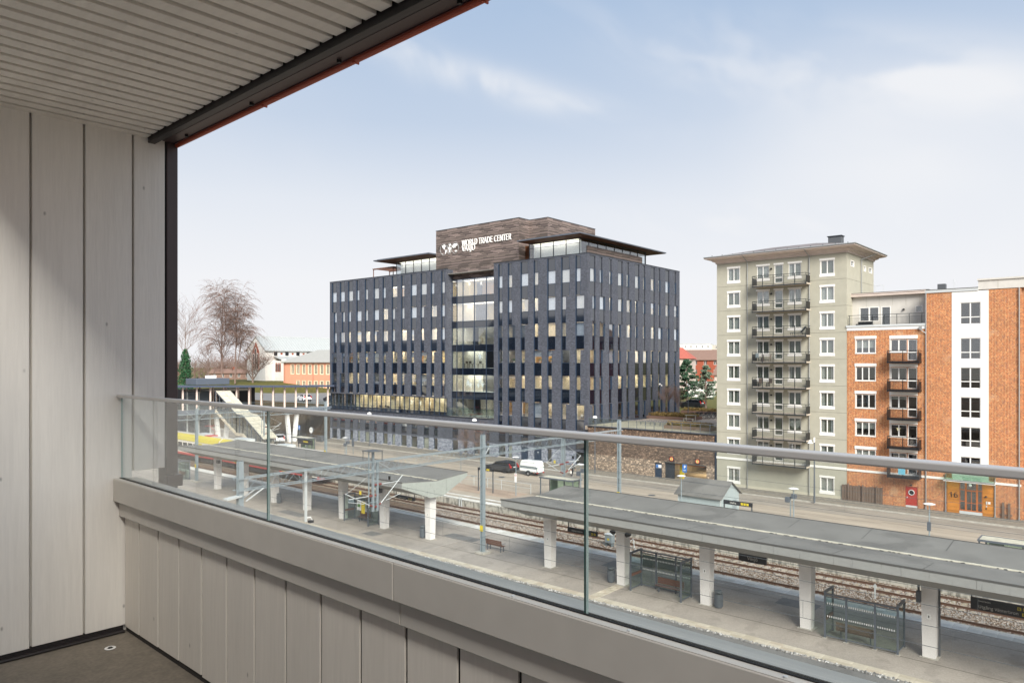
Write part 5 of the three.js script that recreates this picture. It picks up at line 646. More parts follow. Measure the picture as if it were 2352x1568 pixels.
// ================================================================ STATION
// platform roofs: shallow valley roof on a tapered beam, columns beneath
function canopy(label, x0, x1, cols, seamsFrom, endPlates) {
  const c = thing('platform_canopy', label, 'canopy', [0, 0, 0]), zc = -42, zn = -38.2, zf = -45.6;
  part(c, 'roof_felt', [slab([[x0, 5.32, zn], [x1, 5.32, zn], [x1, 5.03, zc], [x0, 5.03, zc]], .06), slab([[x0, 5.03, zc], [x1, 5.03, zc], [x1, 5.34, zf], [x0, 5.34, zf]], .06)], M.felt);
  part(c, 'roof_edge', [bx(x0 - .03, x1 + .03, 5.27, 5.355, zn - .005, zn + .05), bx(x0 - .03, x1 + .03, 5.29, 5.375, zf - .05, zf + .005)], M.feltEdge);
  part(c, 'valley_strip', slab([[x0 + .1, 5.075, zc + .12], [x1 - .1, 5.075, zc + .12], [x1 - .1, 5.075, zc - .12], [x0 + .1, 5.075, zc - .12]], .05), M.seam);
  { const rnd = RNG(cols.length), g = []; for (let k = 0; k < 160; k++) { const x = x0 + rnd() * (x1 - x0), z = zc + .16 + (rnd() + rnd() - 1) * .16, s = .012 + rnd() * .05; g.push(bx(x, x + s * 2, 5.05, 5.066 + rnd() * .01 + Math.abs(z - zc) * .08, z, z + s)); } part(c, 'leaf_litter', g, M.feltEdge).userData.kind = 'stuff'; }
  const st = 3.06; for (let x = x1; x > x0 + .1; x -= st) { const a = Math.max(x - st, x0); part(c, 'fascia_panel', bx(a + .006, x - .006, 4.84, 5.268, zn - .02, zn + .03), M.fascia); }
  for (let x = x1; x > x0 + .1; x -= st) { const a = Math.max(x - st, x0); part(c, 'far_fascia_panel', bx(a + .006, x - .006, 5.0, 5.288, zf - .03, zf + .02), M.fascia); }
  const seams = []; for (let x = x1 - 1.1; x > x0; x -= 4.1) { seams.push(slab([[x, 5.324, zn + .01], [x + .05, 5.324, zn + .01], [x + .05, 5.036, zc + .1], [x, 5.036, zc + .1]], .004), slab([[x, 5.036, zc - .1], [x + .05, 5.036, zc - .1], [x + .05, 5.344, zf], [x, 5.344, zf]], .004)); } part(c, 'felt_seam', seams, M.feltEdge);
  part(c, 'soffit', poly([[zn - .03, 4.85], [zn - .03, 4.95], [zc, 4.9], [zf + .03, 5.1], [zf + .03, 5.0], [zc - .7, 3.72], [zc + .7, 3.72]], x0 + .02, x1 - .02), M.soffit);
  if (endPlates) for (const [xe, d] of [[x0, -1], [x1, 1]]) part(c, 'end_fascia', poly([[zn, 4.84], [zn, 5.27], [zc, 4.98], [zf, 5.28], [zf, 5.0], [zc - .7, 3.66], [zc + .7, 3.66]], xe + (d > 0 ? -.02 : -.03), xe + (d > 0 ? .03 : .02)), M.fasciaLight);
  cols.forEach((x, k) => { const q = sub(c, 'column'), s = new THREE.CylinderGeometry(.36 * Math.SQRT2 * .98, .29 * Math.SQRT2, 3.75, 4, 1); s.rotateY(Math.PI / 4); s.translate(x, 1.875, zc); part(q, 'shaft', metres(clean(s.toNonIndexed() && (() => { const t = s.toNonIndexed(); t.computeVertexNormals(); return t; })())), M.column); part(q, 'base_plate', bx(x - .42, x + .42, 0, .035, zc - .42, zc + .42), M.concrete); if (k % 2 === 0) { part(q, 'number_plate', bx(x - .09, x + .09, 2.0, 2.24, zc + .315, zc + .335), M.white); part(q, 'number_mark', bx(x - .02, x + .03, 2.06, 2.18, zc + .335, zc + .34), M.black); } });
  return c;
}
const c1 = canopy('grey felt platform roof on the left, ending in a pale slanted end plate', -85.2, -45.1, [-82.9, -76.7, -70.4, -64.3, -58.2, -52.0, -45.9].map(x => x), 0, true);
const c2 = canopy('long grey felt platform roof crossing the lower right', -34.4, 9.5, [-33.0, -26.75, -20.65, -14.55, -8.4, -2.25, 3.9], 0, true);
{ // loudspeakers, drainpipe on columns of the right roof
  const s = sub(c2, 'loudspeaker'); for (const x of [-27.35, -26.2]) part(s, 'horn', new THREE.CylinderGeometry(.2, .14, .3, 14).rotateZ(x < -27 ? .9 : -.9).translate(x, 3.5, -41.7), M.signBlack);
  part(c2, 'drainpipe', [bar([-8.0, 3.8, -42.1], [-8.0, .1, -42.1], .05, 8), bar([-8.75, 4.8, -41.0], [-8.75, 3.4, -41.2], .06, 8), bx(-8.86, -8.66, 2.9, 3.45, -41.35, -41.1)], M.signGrey);
  const s1 = sub(c1, 'loudspeaker'); part(s1, 'horn', [bx(-52.1, -51.7, 3.3, 3.7, -41.5, -41.1), bx(-81.9, -81.5, 3.2, 3.6, -41.6, -41.3)], M.signBlack);
}
// signs hung under the roofs and on posts
const sans = await new FontLoader().loadAsync('fonts/droid/droid_sans_regular.typeface.json');
function text3(t, size, x, y, z) { const g = new TextGeometry(t, { font: sans, size, depth: .008, curveSegments: 3 }); g.translate(x, y, z); return metres(clean(g)); }
function hangSign(label, x0, x1, y0, y1, z, top, lines, yellows, posts) {
  const s = thing('hanging_sign', label, 'sign', [0, 0, 0]); part(s, 'board', rbx(x0, x1, y0, y1, z - .09, z + .09, .01), M.signBlack); part(s, 'hanger', [bx(x0 + .01, x0 + .06, y1 - .02, top, z - .03, z + .03), bx(x1 - .06, x1 - .01, y1 - .02, top, z - .03, z + .03)], M.signBlack);
  if (lines.length) part(s, 'lettering', lines.map(([t, sz, x, y]) => text3(t, sz, x, y, z + .092)), M.offWhite);
  if (yellows.length) { part(s, 'symbol_tile', yellows.map(([x, y]) => bx(x, x + .16, y, y + .16, z + .088, z + .098)), M.yellow); part(s, 'symbol', yellows.map(([x, y], i) => bx(x + .04 + (i % 2) * .02, x + .1, y + .03, y + .13, z + .098, z + .102)), M.signBlack); }
  return s;
}
hangSign('dark station name sign under the right platform roof', -19.9, -18.1, 2.25, 2.72, -45, 5.0, [['Växjö', .2, -19.3, 2.4]], []);
hangSign('dark direction sign with yellow symbols at the lower right', -7.1, -3.6, 2.0, 2.62, -45, 5.0, [['Utgång Västerbron', .15, -6.75, 2.12], ['Österleden', .08, -6.75, 2.45]], [[-5.05, 2.36], [-4.8, 2.36], [-4.55, 2.36], [-4.85, 2.1], [-4.6, 2.1]]);
hangSign('dark direction sign under the left end of the right platform roof', -33.6, -30.9, 2.0, 2.36, -45, 5.0, [['Utgång Centrum', .1, -33.2, 2.12]], [[-31.4, 2.08], [-31.15, 2.08]]);
hangSign('dark direction sign under the left platform roof', -54.0, -51.3, 2.1, 2.42, -45, 5.0, [['Utgång Centrum', .1, -53.5, 2.2]], [[-52.1, 2.15], [-51.8, 2.15]]);
function postSign(label, x0, x1, y0, y1, z, lines, yellows) { const s = thing('platform_sign', label, 'sign', [0, 0, 0]); part(s, 'board', rbx(x0, x1, y0, y1, z - .08, z + .08, .01), M.signBlack); for (const x of [x0 + .05, x1 - .05]) part(s, 'post', bx(x - .05, x + .05, 0, y1 - .02, z - .05, z + .05), M.signGrey); if (lines.length) part(s, 'lettering', lines.map(([t, sz, x, y]) => text3(t, sz, x, y, z + .082)), M.offWhite); part(s, 'symbol_tile', yellows.map(([x, y]) => bx(x, x + .2, y, y + .2, z + .078, z + .088)), M.yellow); return s; }
postSign('dark sign on two posts in front of the parked trailer', -58.9, -56.5, 2.45, 2.75, -61.4, [], [[-57.5, 2.5], [-57.25, 2.5]]);
postSign('dark direction sign on two posts in front of the grey shed', -28.2, -25.6, 2.55, 2.9, -60.6, [['Utgång', .13, -27.6, 2.68]], [[-26.6, 2.63], [-26.35, 2.63], [-26.1, 2.63]]);
postSign('dark sign board with yellow lettering field near the footbridge', -97.3, -93.6, 2.65, 3.4, -62, [], [[-95.8, 2.95], [-95.55, 2.95], [-95.3, 2.95], [-95.05, 2.95], [-94.8, 2.95]]);
// waiting shelters of glass
function shelter(label, x0, x1, z0, z1, backFar, bench) {
  const s = thing('waiting_shelter', label, 'shelter', [0, 0, 0]), H = 2.42, xs = [x0, x0 + (x1 - x0) * .305, x0 + (x1 - x0) * .7, x1], zb = backFar ? z0 : z1, zo = backFar ? z1 : z0;
  for (const x of xs) part(s, 'post', bx(x - .045, x + .045, 0, H, zb - .045, zb + .045), M.shelter); for (const x of [x0, x1]) part(s, 'post', bx(x - .045, x + .045, 0, H, zo - .045, zo + .045), M.shelter);
  for (const x of xs) part(s, 'foot', bx(x - .12, x + .12, 0, .02, zb - .12, zb + .12), M.concrete); for (const x of [x0, x1]) part(s, 'foot', bx(x - .12, x + .12, 0, .02, zo - .12, zo + .12), M.concrete);
  part(s, 'rail', [bx(x0 + .05, x1 - .05, H - .07, H - .0, zb - .035, zb + .035), bx(x0 + .05, x1 - .05, H - .2, H - .15, zb - .03, zb + .03), bx(x0 + .05, x1 - .05, .12, .17, zb - .03, zb + .03), ...[x0, x1].flatMap(x => [bx(x - .05, x + .05, H, H + .12, z0 - .05, z1 + .05), bx(x - .03, x + .03, .12, .17, z0 + .05, z1 - .05)])], M.shelter);
  for (let k = 0; k < 3; k++) part(s, 'pane', bx(xs[k] + .05, xs[k + 1] - .05, .18, H - .2, zb - .006, zb + .006), M.clearGlass); for (const x of [x0, x1]) part(s, 'pane', bx(x - .006, x + .006, .18, H - .08, z0 + .05, z1 - .05), M.clearGlass);
  const d = []; for (const y of [1.15, 1.85]) for (let x = x0 + .12; x < x1 - .1; x += .11) if (xs.every(q => Math.abs(q - x) > .09)) d.push(bx(x, x + .035, y, y + .1, zb + .0065, zb + .0085)); part(s, 'glass_marking', d, M.white);
  if (backFar) for (let k = 0; k < 3; k++) part(s, 'poster_case', bx(xs[k] + .09, xs[k + 1] - .09, 1.25, 2.12, zb - .05, zb - .02), M.signGrey);
  const bz = backFar ? zb + .35 : zb - .42, q = sub(s, 'bench'), [b0, b1] = bench, back = backFar ? -.24 : .0; part(q, 'seat', [0, .12, .24].map(o => bx(b0, b1, .44, .475, bz - .17 + o, bz - .17 + o + .1)), M.bench); part(q, 'backrest', backFar ? [.52, .66, .8].map(y => bx(b0, b1, y, y + .12, bz - .24, bz - .21)) : [.52, .66, .8].map(y => bx(b0, b1, y, y + .12, bz + .2, bz + .23)), M.bench); part(q, 'support', [b0 + .2, b1 - .2].map(x => bx(x - .025, x + .025, 0, .44, bz - .05, bz + .05)), M.shelter);
  part(s, 'lean_bar', bx(x0 - .06, x0 + .06, .95, 1.1, z0 + .1, z1 - .1), M.bench);
  return s;
}
shelter('glass waiting shelter with grey poster cases beside the second column', -25.62, -21.97, -42.5, -41.15, true, [-24.3, -22.4]);
shelter('glass waiting shelter with its clear side towards us at the lower right', -13.3, -9.7, -42.45, -41.15, false, [-12.8, -10.9]);
{ const s = shelter('glass waiting shelter with map boards under the left platform roof', -57.2, -53.6, -42.6, -41.4, true, [-56.2, -54.6]); part(s, 'map_board', [bx(-56.6, -56.0, 1.0, 1.9, -42.45, -42.4), bx(-55.8, -55.2, 1.0, 1.9, -42.45, -42.4)], M.white); part(s, 'yellow_board', bx(-54.6, -54.2, 1.1, 2.2, -41.5, -41.4), M.yellow); part(s, 'map_print', [bx(-56.5, -56.1, 1.3, 1.6, -42.4, -42.394), bx(-55.7, -55.3, 1.2, 1.7, -42.4, -42.394)], M.trainGreen); }
shelter('glass waiting shelter half hidden behind the corner post', -95.6, -92.0, -42.9, -41.4, true, [-94.8, -93]);
// bins
{ const b = thing('litter_bin', 'grey ribbed litter bin right of the third column of the right roof', 'litter bin', [-19.83, 0, -41.9], 0, 'litter bins on the platform'), ribs = []; part(b, 'body', cyl(.235, .245, .78, 0, .06, 0, 24), M.bin); for (let k = 0; k < 24; k++) { const a = k / 24 * 6.283; ribs.push(bar([Math.cos(a) * .245, .1, Math.sin(a) * .245], [Math.cos(a) * .25, .8, Math.sin(a) * .25], .016, 4)); } part(b, 'rib', ribs, M.shelter); part(b, 'lid', [cyl(.25, .25, .06, 0, .93, 0, 24), cyl(.25, .19, .05, 0, .99, 0, 24)], M.bin); part(b, 'lid_post', [0, 1, 2, 3].map(k => bar([Math.cos(k * 1.57 + .6) * .22, .84, Math.sin(k * 1.57 + .6) * .22], [Math.cos(k * 1.57 + .6) * .22, .94, Math.sin(k * 1.57 + .6) * .22], .015, 5)), M.shelter); part(b, 'foot', cyl(.2, .2, .06, 0, 0, 0, 16), M.signGrey);
  copy(b, 'grey litter bin left of the second column of the right roof', [-27.64, 0, -41.9]); copy(b, 'grey litter bin left of the last column of the left roof', [-46.74, 0, -41.9]); copy(b, 'grey litter bin right of the third column of the left roof', [-69.7, 0, -42.1]); }
{ const b = thing('platform_bench', 'brown slatted bench behind the tall lattice mast', 'bench', [-39.2, 0, -42.9]); for (const [i, y] of [.5, .64, .78].entries()) part(b, 'back_slat', bx(-.85, .85, y, y + .11, .22 + i * .03, .25 + i * .03), M.bench); for (const z of [-.2, -.06, .08]) part(b, 'seat_slat', bx(-.85, .85, .43, .46, z, z + .11), M.bench); for (const x of [-.7, .7]) part(b, 'leg', [bx(x - .025, x + .025, 0, .44, -.15, -.1), bx(x - .025, x + .025, 0, .9, .2, .24), bx(x - .025, x + .025, .4, .44, -.2, .22)], M.shelter); for (const x of [-.85, .85]) part(b, 'armrest', bar([x, .65, -.2], [x, .65, .2], .02), M.shelter); }
// gantries that carry the overhead line
function mast(parent, x, z, H, w = .3) { const f = sub(parent, 'mast'), a = w / 2; part(f, 'channel', [bx(x - a, x - a + .09, 0, H, z - a, z + a), bx(x + a - .09, x + a, 0, H, z - a, z + a)], M.galv); const b = []; for (let y = .8; y < H; y += .9) b.push(bx(x - a + .09, x + a - .09, y, y + .45, z - a + .02, z - a + .035), bx(x - a + .09, x + a - .09, y, y + .45, z + a - .035, z + a - .02)); part(f, 'batten', b, M.galvDark); part(f, 'footing', bx(x - .45, x + .45, 0, .14, z - .45, z + .45), M.concrete); part(f, 'warning_plate', bx(x - .16, x + .16, 1.75, 2.2, z + a, z + a + .02), M.yellow); return f; }
function truss(parent, x, z0, z1, yb, yt, w) {
  const g = sub(parent, 'truss'), ch = []; for (const y of [yb, yt]) for (const s of [-1, 1]) ch.push(beam([x + s * w / 2, y, z0], [x + s * w / 2, y, z1], .055, .055)); part(g, 'chord', ch, M.galv);
  const n = Math.round(Math.abs(z1 - z0) / .62), d = []; for (let k = 0; k < n; k++) { const a = z0 + (z1 - z0) * k / n, b = z0 + (z1 - z0) * (k + 1) / n, m = (a + b) / 2; for (const s of [-1, 1]) { if (k % 2) d.push(bar([x + s * w / 2, yb, a], [x + s * w / 2, yt, b], .010, 4)); else d.push(bar([x + s * w / 2, yt, a], [x + s * w / 2, yb, b], .010, 4)); } d.push(bar([x - w / 2, yt, a], [x + w / 2, yt, b], .008, 4), bar([x - w / 2, yb, b], [x + w / 2, yb, a], .008, 4)); if (k % 2) d.push(bar([x - w / 2, yb, a], [x - w / 2, yt, a], .010, 4), bar([x + w / 2, yb, a], [x + w / 2, yt, a], .010, 4)); } part(g, 'lattice', d, M.galv); return g;
}
function dropper(parent, x, z, y0, y1, side) { const g = sub(parent, 'dropper'); part(g, 'tube', [bx(x - .07, x + .07, y0, y1, z - .07, z + .07), bx(x - .03, x + .03, y0 + .3, y1, z + .32, z + .38), bx(x - .02, x + .02, y1 - 1.4, y1 - 1.35, z - .07, z + .38), bx(x - .02, x + .02, y0 + .6, y0 + .65, z - .07, z + .38)], M.galv); const s = side; part(g, 'insulator', [bar([x, y1 - 2.3, z + s * .1], [x, y1 - 2.3, z + s * .7], .07, 8), bar([x, y0 + .25, z + s * .1], [x, y0 + .45, z + s * .65], .06, 8)], M.insulator); part(g, 'arm', [bar([x, y1 - 2.3, z + s * .7], [x, y1 - 2.3, z + s * 2.3], .03), bar([x, y0 + .45, z + s * .65], [x, y1 - 1.9, z + s * 2.6], .035), bar([x, y0 + .9, z + s * 2.4], [x, y0 + .6, z + s * 1.1], .022), bar([x, y1 - .6, z + s * .1], [x, y1 - 1.9, z + s * 2.5], .012)], M.galvLight); part(g, 'flag_plate', bx(x - .1, x + .1, y1 - 2.1, y1 - 1.85, z + s * 1.4, z + s * 1.42), M.yellow); return g; }
{
  const X = -39.4, g = thing('overhead_gantry', 'galvanised lattice gantry spanning the tracks behind the railing', 'gantry', [0, 0, 0]);
  mast(g, X, -21.3, 9.26); mast(g, X, -41.6, 9.26); mast(g, X, -61.17, 9.26); truss(g, X, -21.0, -61.4, 7.62, 8.3, .55);
  part(g, 'bracket', [beam([X - .3, 7.0, -21.5], [X - .3, 7.62, -22.6], .06, .06), beam([X + .3, 7.0, -21.5], [X + .3, 7.62, -22.6], .06, .06), beam([X, 7.2, -20.4], [X, 7.3, -21.3], .5, .08), beam([X - .25, 7.4, -41.9], [X - .25, 8.3, -42.7], .06, .06)], M.galvLight);
  dropper(g, X, -30.84, 4.93, 9.0, -1); dropper(g, X, -31.2, 4.93, 8.3, 1); dropper(g, X, -52.1, 4.8, 8.3, -1); dropper(g, X, -52.2, 4.8, 8.2, 1);
  const d = sub(g, 'dropper'); part(d, 'tube', [bx(X - .06, X + .06, 5.1, 8.3, -25.7, -25.58)], M.galvLight); part(d, 'foot', [bx(X - .04, X + .04, 5.3, 5.36, -26.0, -25.6), bar([X, 5.28, -26.0], [X, 5.0, -26.2], .03)], M.white); part(d, 'line_clamp', [bx(X - .1, X + .1, 4.98, 5.14, -26.15, -25.85), bx(X - .16, X + .16, 5.06, 5.1, -26.08, -25.92), bar([X - .12, 5.0, -26.1], [X + .12, 5.16, -25.9], .035)], M.signBlack);
  part(g, 'platform_cage', [bx(X - .5, X + .5, 9.0, 9.04, -31.3, -30.3), ...[-.48, .48].flatMap(a => [bx(X + a - .02, X + a + .02, 8.4, 9.0, -30.4, -30.36), bx(X + a - .02, X + a + .02, 8.4, 9.0, -31.26, -31.22)])], M.signGrey);
  const far = thing('overhead_gantry', 'galvanised lattice gantry further left beside the footbridge', 'gantry', [0, 0, 0]), X2 = -90;
  mast(far, X2, -21.3, 9.15); mast(far, X2, -42.84, 9.15); mast(far, X2, -61.9, 9.22); truss(far, X2, -21, -62.1, 7.8, 8.45, .5); part(far, 'brace', [beam([X2, 7.7, -43], [X2, 8.9, -44.2], .06, .06), beam([X2, 7.7, -42.7], [X2, 8.9, -41.5], .06, .06)], M.galv); dropper(far, X2, -52.1, 5, 8.5, -1); dropper(far, X2, -30.8, 5, 8.5, 1);
}
// overhead wires
function wires(z, label) {
  const a = []; for (let x = 10; x > -140.1; x -= 2.5) { const sag = q => 6.35 - .5 * (1 - Math.pow(((((q + 39.4) % 50.6) + 50.6) % 50.6) / 25.3 - 1, 2)); a.push(bar([x, sag(x), z], [x - 2.5, sag(x - 2.5), z], .011, 4), bar([x, 5.2, z], [x - 2.5, 5.2, z], .011, 4)); if (Math.round(x) % 5 === 0) a.push(bar([x, 5.2, z], [x, sag(x), z], .006, 3)); }
  const o = new THREE.Mesh(merge(a), M.wire); o.name = numbered('overhead_wire'); scene.add(tag(o, label, 'wire', 'overhead wires of the railway'));
}
wires(-28.4, 'overhead wire in front of the platform, nearest to us'); wires(-33.2, 'overhead wire in front of the platform, second from us'); wires(-50.2, 'overhead wire above the track nearest the long platform'); wires(-54.6, 'overhead wire above the track along the street');
// train
{
  const t = thing('passenger_train', 'white train with yellow roof edges and red skirt at the far platform', 'train', [0, 0, -54.6]), x1 = -79.6, x0 = -160;
  const prof = [[-1.46, .3], [-1.5, 1.2], [-1.46, 2.5], [-1.28, 3.05], [-.8, 3.45], [0, 3.55], [.8, 3.45], [1.28, 3.05], [1.46, 2.5], [1.5, 1.2], [1.46, .3]];
  const car = (a, b) => { part(t, 'carriage_body', poly(prof, a, b), M.trainWhite); part(t, 'red_skirt', [bx(a, b, .3, .62, 1.47, 1.53), bx(a, b, .3, .62, -1.53, -1.47)], M.trainRed); part(t, 'underframe', bx(a + .3, b - .3, -.35, .3, -1.2, 1.2), M.trainDark); part(t, 'yellow_roof_edge', poly([[1.30, 3.04], [1.47, 2.55], [1.53, 2.56], [1.36, 3.1], [.86, 3.5], [.8, 3.46]], a, b), M.trainYellow); const ws = []; for (let x = a + 1.2; x < b - 2; x += 1.75) part(t, 'window', bx(x, x + 1.35, 1.35, 2.2, 1.485, 1.515), M.trainGlass); part(t, 'door', [bx(a + (b - a) * .2, a + (b - a) * .2 + 1.3, .45, 2.4, 1.5, 1.54), bx(a + (b - a) * .75, a + (b - a) * .75 + 1.3, .45, 2.4, 1.5, 1.54)], M.trainYellow); part(t, 'roof_unit', [rbx(a + 3, a + 6.5, 3.45, 3.85, -.7, .7, .08), rbx(b - 8, b - 5.5, 3.45, 3.8, -.7, .7, .08)], M.galvLight); for (const c of [a + 3, b - 3]) { const w = []; for (const d of [-1.1, 1.1]) for (const s of [-.75, .75]) w.push(new THREE.CylinderGeometry(.42, .42, .12, 20).rotateX(Math.PI / 2).translate(c + d, -.1, s)); part(t, 'bogie', [...w.map(clean), bx(c - 1.7, c + 1.7, -.1, .2, .8, .95), bx(c - 1.7, c + 1.7, -.1, .2, -.95, -.8)], M.trainDark); } };
  car(-104.4, x1 - 2.2); car(-129.6, -104.9); car(-154.8, -130.1); part(t, 'gangway', [bx(-104.95, -104.35, .2, 3.0, -1.1, 1.1), bx(-130.15, -129.55, .2, 3.0, -1.1, 1.1)], M.trainDark);
  const nose = []; const N = 8; for (let k = 0; k < N; k++) { const f = k / N, f2 = (k + 1) / N, sc = q => 1 - .26 * q * q, top = q => 1 - .38 * q * q * q; const A = prof.map(([z, y]) => [x1 - 2.2 + 2.2 * f, .3 + (y - .3) * top(f), z * sc(f)]), B = prof.map(([z, y]) => [x1 - 2.2 + 2.2 * f2, .3 + (y - .3) * top(f2), z * sc(f2)]); for (let i = 0; i < prof.length - 1; i++) nose.push(quad(A[i + 1], A[i], B[i], B[i + 1])); if (k === N - 1) nose.push(quad(B[0], B[5], B[6], B[10]), quad(B[1], B[2], B[4], B[5]), quad(B[6], B[7], B[9], B[10])); }
  part(t, 'nose', nose, M.trainWhite); part(t, 'windscreen', merge([slab([[x1 - .9, 2.62, .9], [x1 + .03, 1.35, .75], [x1 + .03, 1.35, -.75], [x1 - .9, 2.62, -.9]], .05)]), M.trainGlass); part(t, 'buffer_beam', [rbx(x1 - .3, x1 + .12, -.1, .55, -1.1, 1.1, .08)], M.trainRed); part(t, 'yellow_front', rbx(x1 - .25, x1 + .06, .6, 1.05, -1.0, 1.0, .05), M.trainYellow); part(t, 'green_stripe', [bx(-84.5, x1 - 1.6, .7, 1.15, 1.49, 1.535)], M.trainGreen); part(t, 'headlight', [rbx(x1 + .05, x1 + .1, .75, .9, .6, .85, .02), rbx(x1 + .05, x1 + .1, .75, .9, -.85, -.6, .02)], M.headLamp);
  part(t, 'pantograph', [bar([-110, 3.6, -.5], [-108.5, 4.3, 0], .03), bar([-108.5, 4.3, 0], [-110.2, 5.0, 0], .025), bar([-110.2, 5.05, -.8], [-110.2, 5.05, .8], .03), bx(-110.6, -109, 3.5, 3.62, -.7, .7)], M.trainRed);
}
// small track-side equipment
{ const b = thing('relay_cabinet', 'small grey cabinet standing between the tracks', 'cabinet', [-34.7, -.72, -52.4]); part(b, 'box', rbx(-.35, .35, .3, 1.0, -.25, .25, .02), M.galv); part(b, 'leg', [bx(-.3, -.24, 0, .3, -.2, .2), bx(.24, .3, 0, .3, -.2, .2)], M.galvDark); part(b, 'yellow_label', bx(-.1, .1, .55, .7, .25, .256), M.yellow); part(b, 'cap', rbx(-.4, .4, 1.0, 1.06, -.3, .3, .02), M.galvLight);
  const c = thing('cable_loop', 'pale looped cable beside the track cabinet', 'cable', [-32.6, -.72, -52.5]); part(c, 'cable', new THREE.TubeGeometry(new THREE.CatmullRomCurve3([[-1.2, .05, .1], [-.6, .1, .3], [-.1, .75, 0], [.15, .9, -.05], [.3, .5, .1], [.45, .05, .2], [.1, .05, .5], [-.4, .06, .4]].map(v => new THREE.Vector3(...v))), 40, .035, 6), M.galvLight);
  const p = thing('track_marker', 'short white marker post between the rails at the lower right', 'post', [-13.7, -.72, -52.3]); part(p, 'post', bx(-.05, .05, 0, .75, -.03, .03), M.galvLight); part(p, 'head', polyZ([[-.1, .75], [.1, .75], [.1, .9], [0, 1.02], [-.1, .9]], -.02, .02), M.galvLight);
  for (const [x, z, l] of [[-56.4, -56.0, 'double grey marker posts by the wall of the street platform']]) { const q = thing('track_marker', l, 'post', [x, -.72, z]); part(q, 'post', [bx(-.2, -.12, 0, 1.1, -.04, .04), bx(.12, .2, 0, 1.1, -.04, .04)], M.galvLight); } }
// ================================================================ STREET
// platform lamps: thin post with a flat white disc
{
  const l = thing('platform_lamp', 'slim post lamp with white disc shade in front of the dark car', 'street lamp', [-53.54, 0, -61.94], 0, 'disc lamps along the street platform'); part(l, 'post', cyl(.055, .04, 4.25, 0, 0, 0, 10), M.galv); part(l, 'shade', [cyl(.30, .42, .05, 0, 4.28, 0, 24), cyl(.42, .22, .06, 0, 4.33, 0, 24), cyl(.1, .1, .1, 0, 4.2, 0, 12)], M.lampShade);
  copy(l, 'slim post lamp with white disc shade left of the grey shed', [-33.04, 0, -61.94]); copy(l, 'slim post lamp with white disc shade and dark boxes below the tower', [-22.57, 0, -61.94]); const a = copy(l, 'slim post lamp with white disc shade and a smoking ban plate below the brick house', [-12.44, 0, -61.94]); copy(l, 'slim post lamp with white disc shade in front of the office wall on the left', [-85.4, 0, -61.94]); copy(l, 'slim post lamp partly hidden by the glass joint in front of the stone wall', [-44.6, 0, -61.94]);
  part(a, 'plate', bx(-.2, .2, 1.35, 1.9, .05, .07), M.white); part(a, 'plate_ring', new THREE.TorusGeometry(.13, .022, 6, 20).translate(0, 1.68, .075), mat(0x9a6fb0, .6)); part(a, 'box', bx(-.12, .12, 2.35, 3.0, .03, .2), M.shelter); part(l, 'plate', bx(-.16, .16, 1.5, 2.5, .05, .07), M.white); part(l, 'plate_ring', new THREE.TorusGeometry(.1, .02, 6, 20).translate(0, 2.3, .075), M.redLamp);
  for (const x of [-22.9, -85.3, -44.75]) { const b = thing('loudspeaker_post', x === -22.9 ? 'post with two dark loudspeakers beside the lamp below the tower' : x < -80 ? 'post with two dark loudspeakers in front of the office wall on the left' : 'post with two dark loudspeakers near the glass joint', 'loudspeaker', [x, 0, -62.1]); part(b, 'post', cyl(.05, .045, 3.6, 0, 0, 0, 8), M.galv); part(b, 'speaker', [rbx(-.4, -.02, 3.1, 3.55, -.15, .25, .04), rbx(.1, .5, 3.45, 3.85, -.2, .2, .04)], M.shelter); }
}
{ const l = thing('street_lamp', 'tall dark street lamp in front of the tower', 'street lamp', [-26.72, 0.1, -79.3]); part(l, 'post', cyl(.09, .05, 6.6, 0, 0, 0, 10), M.shelter); part(l, 'arm', [bar([0, 6.55, 0], [-.3, 6.6, .2], .04)], M.shelter); part(l, 'lantern', [cyl(.2, .12, .25, -.35, 6.35, .25, 14), cyl(.3, .2, .06, -.35, 6.3, .25, 16), bx(-.06, .06, 6.4, 6.9, -.05, .05)], M.lampShade);
  const k = thing('street_lamp', 'tall thin dark lamp post in front of the stone garage wall', 'street lamp', [-56.0, 0.1, -81]); part(k, 'post', cyl(.07, .05, 7.4, 0, 0, 0, 8), M.shelter); part(k, 'globe', [new THREE.SphereGeometry(.3, 16, 8, 0, 6.3, 0, 1.57).translate(0, 7.4, 0)], M.lampShade);
  const k2 = thing('street_lamp', 'thin lamp with white dome in front of the left office wing', 'street lamp', [-104.5, 0.1, -81]); part(k2, 'post', cyl(.07, .05, 5.6, 0, 0, 0, 8), M.shelter); part(k2, 'globe', [new THREE.SphereGeometry(.38, 16, 8, 0, 6.3, 0, 1.57).translate(0, 5.6, 0)], M.lampShade);
  const k3 = thing('street_lamp', 'thin lamp with white dome in front of the glazed office centre', 'street lamp', [-78.5, 0.1, -81]); part(k3, 'post', cyl(.07, .05, 5.8, 0, 0, 0, 8), M.shelter); part(k3, 'globe', [new THREE.SphereGeometry(.38, 16, 8, 0, 6.3, 0, 1.57).translate(0, 5.8, 0)], M.lampShade); }
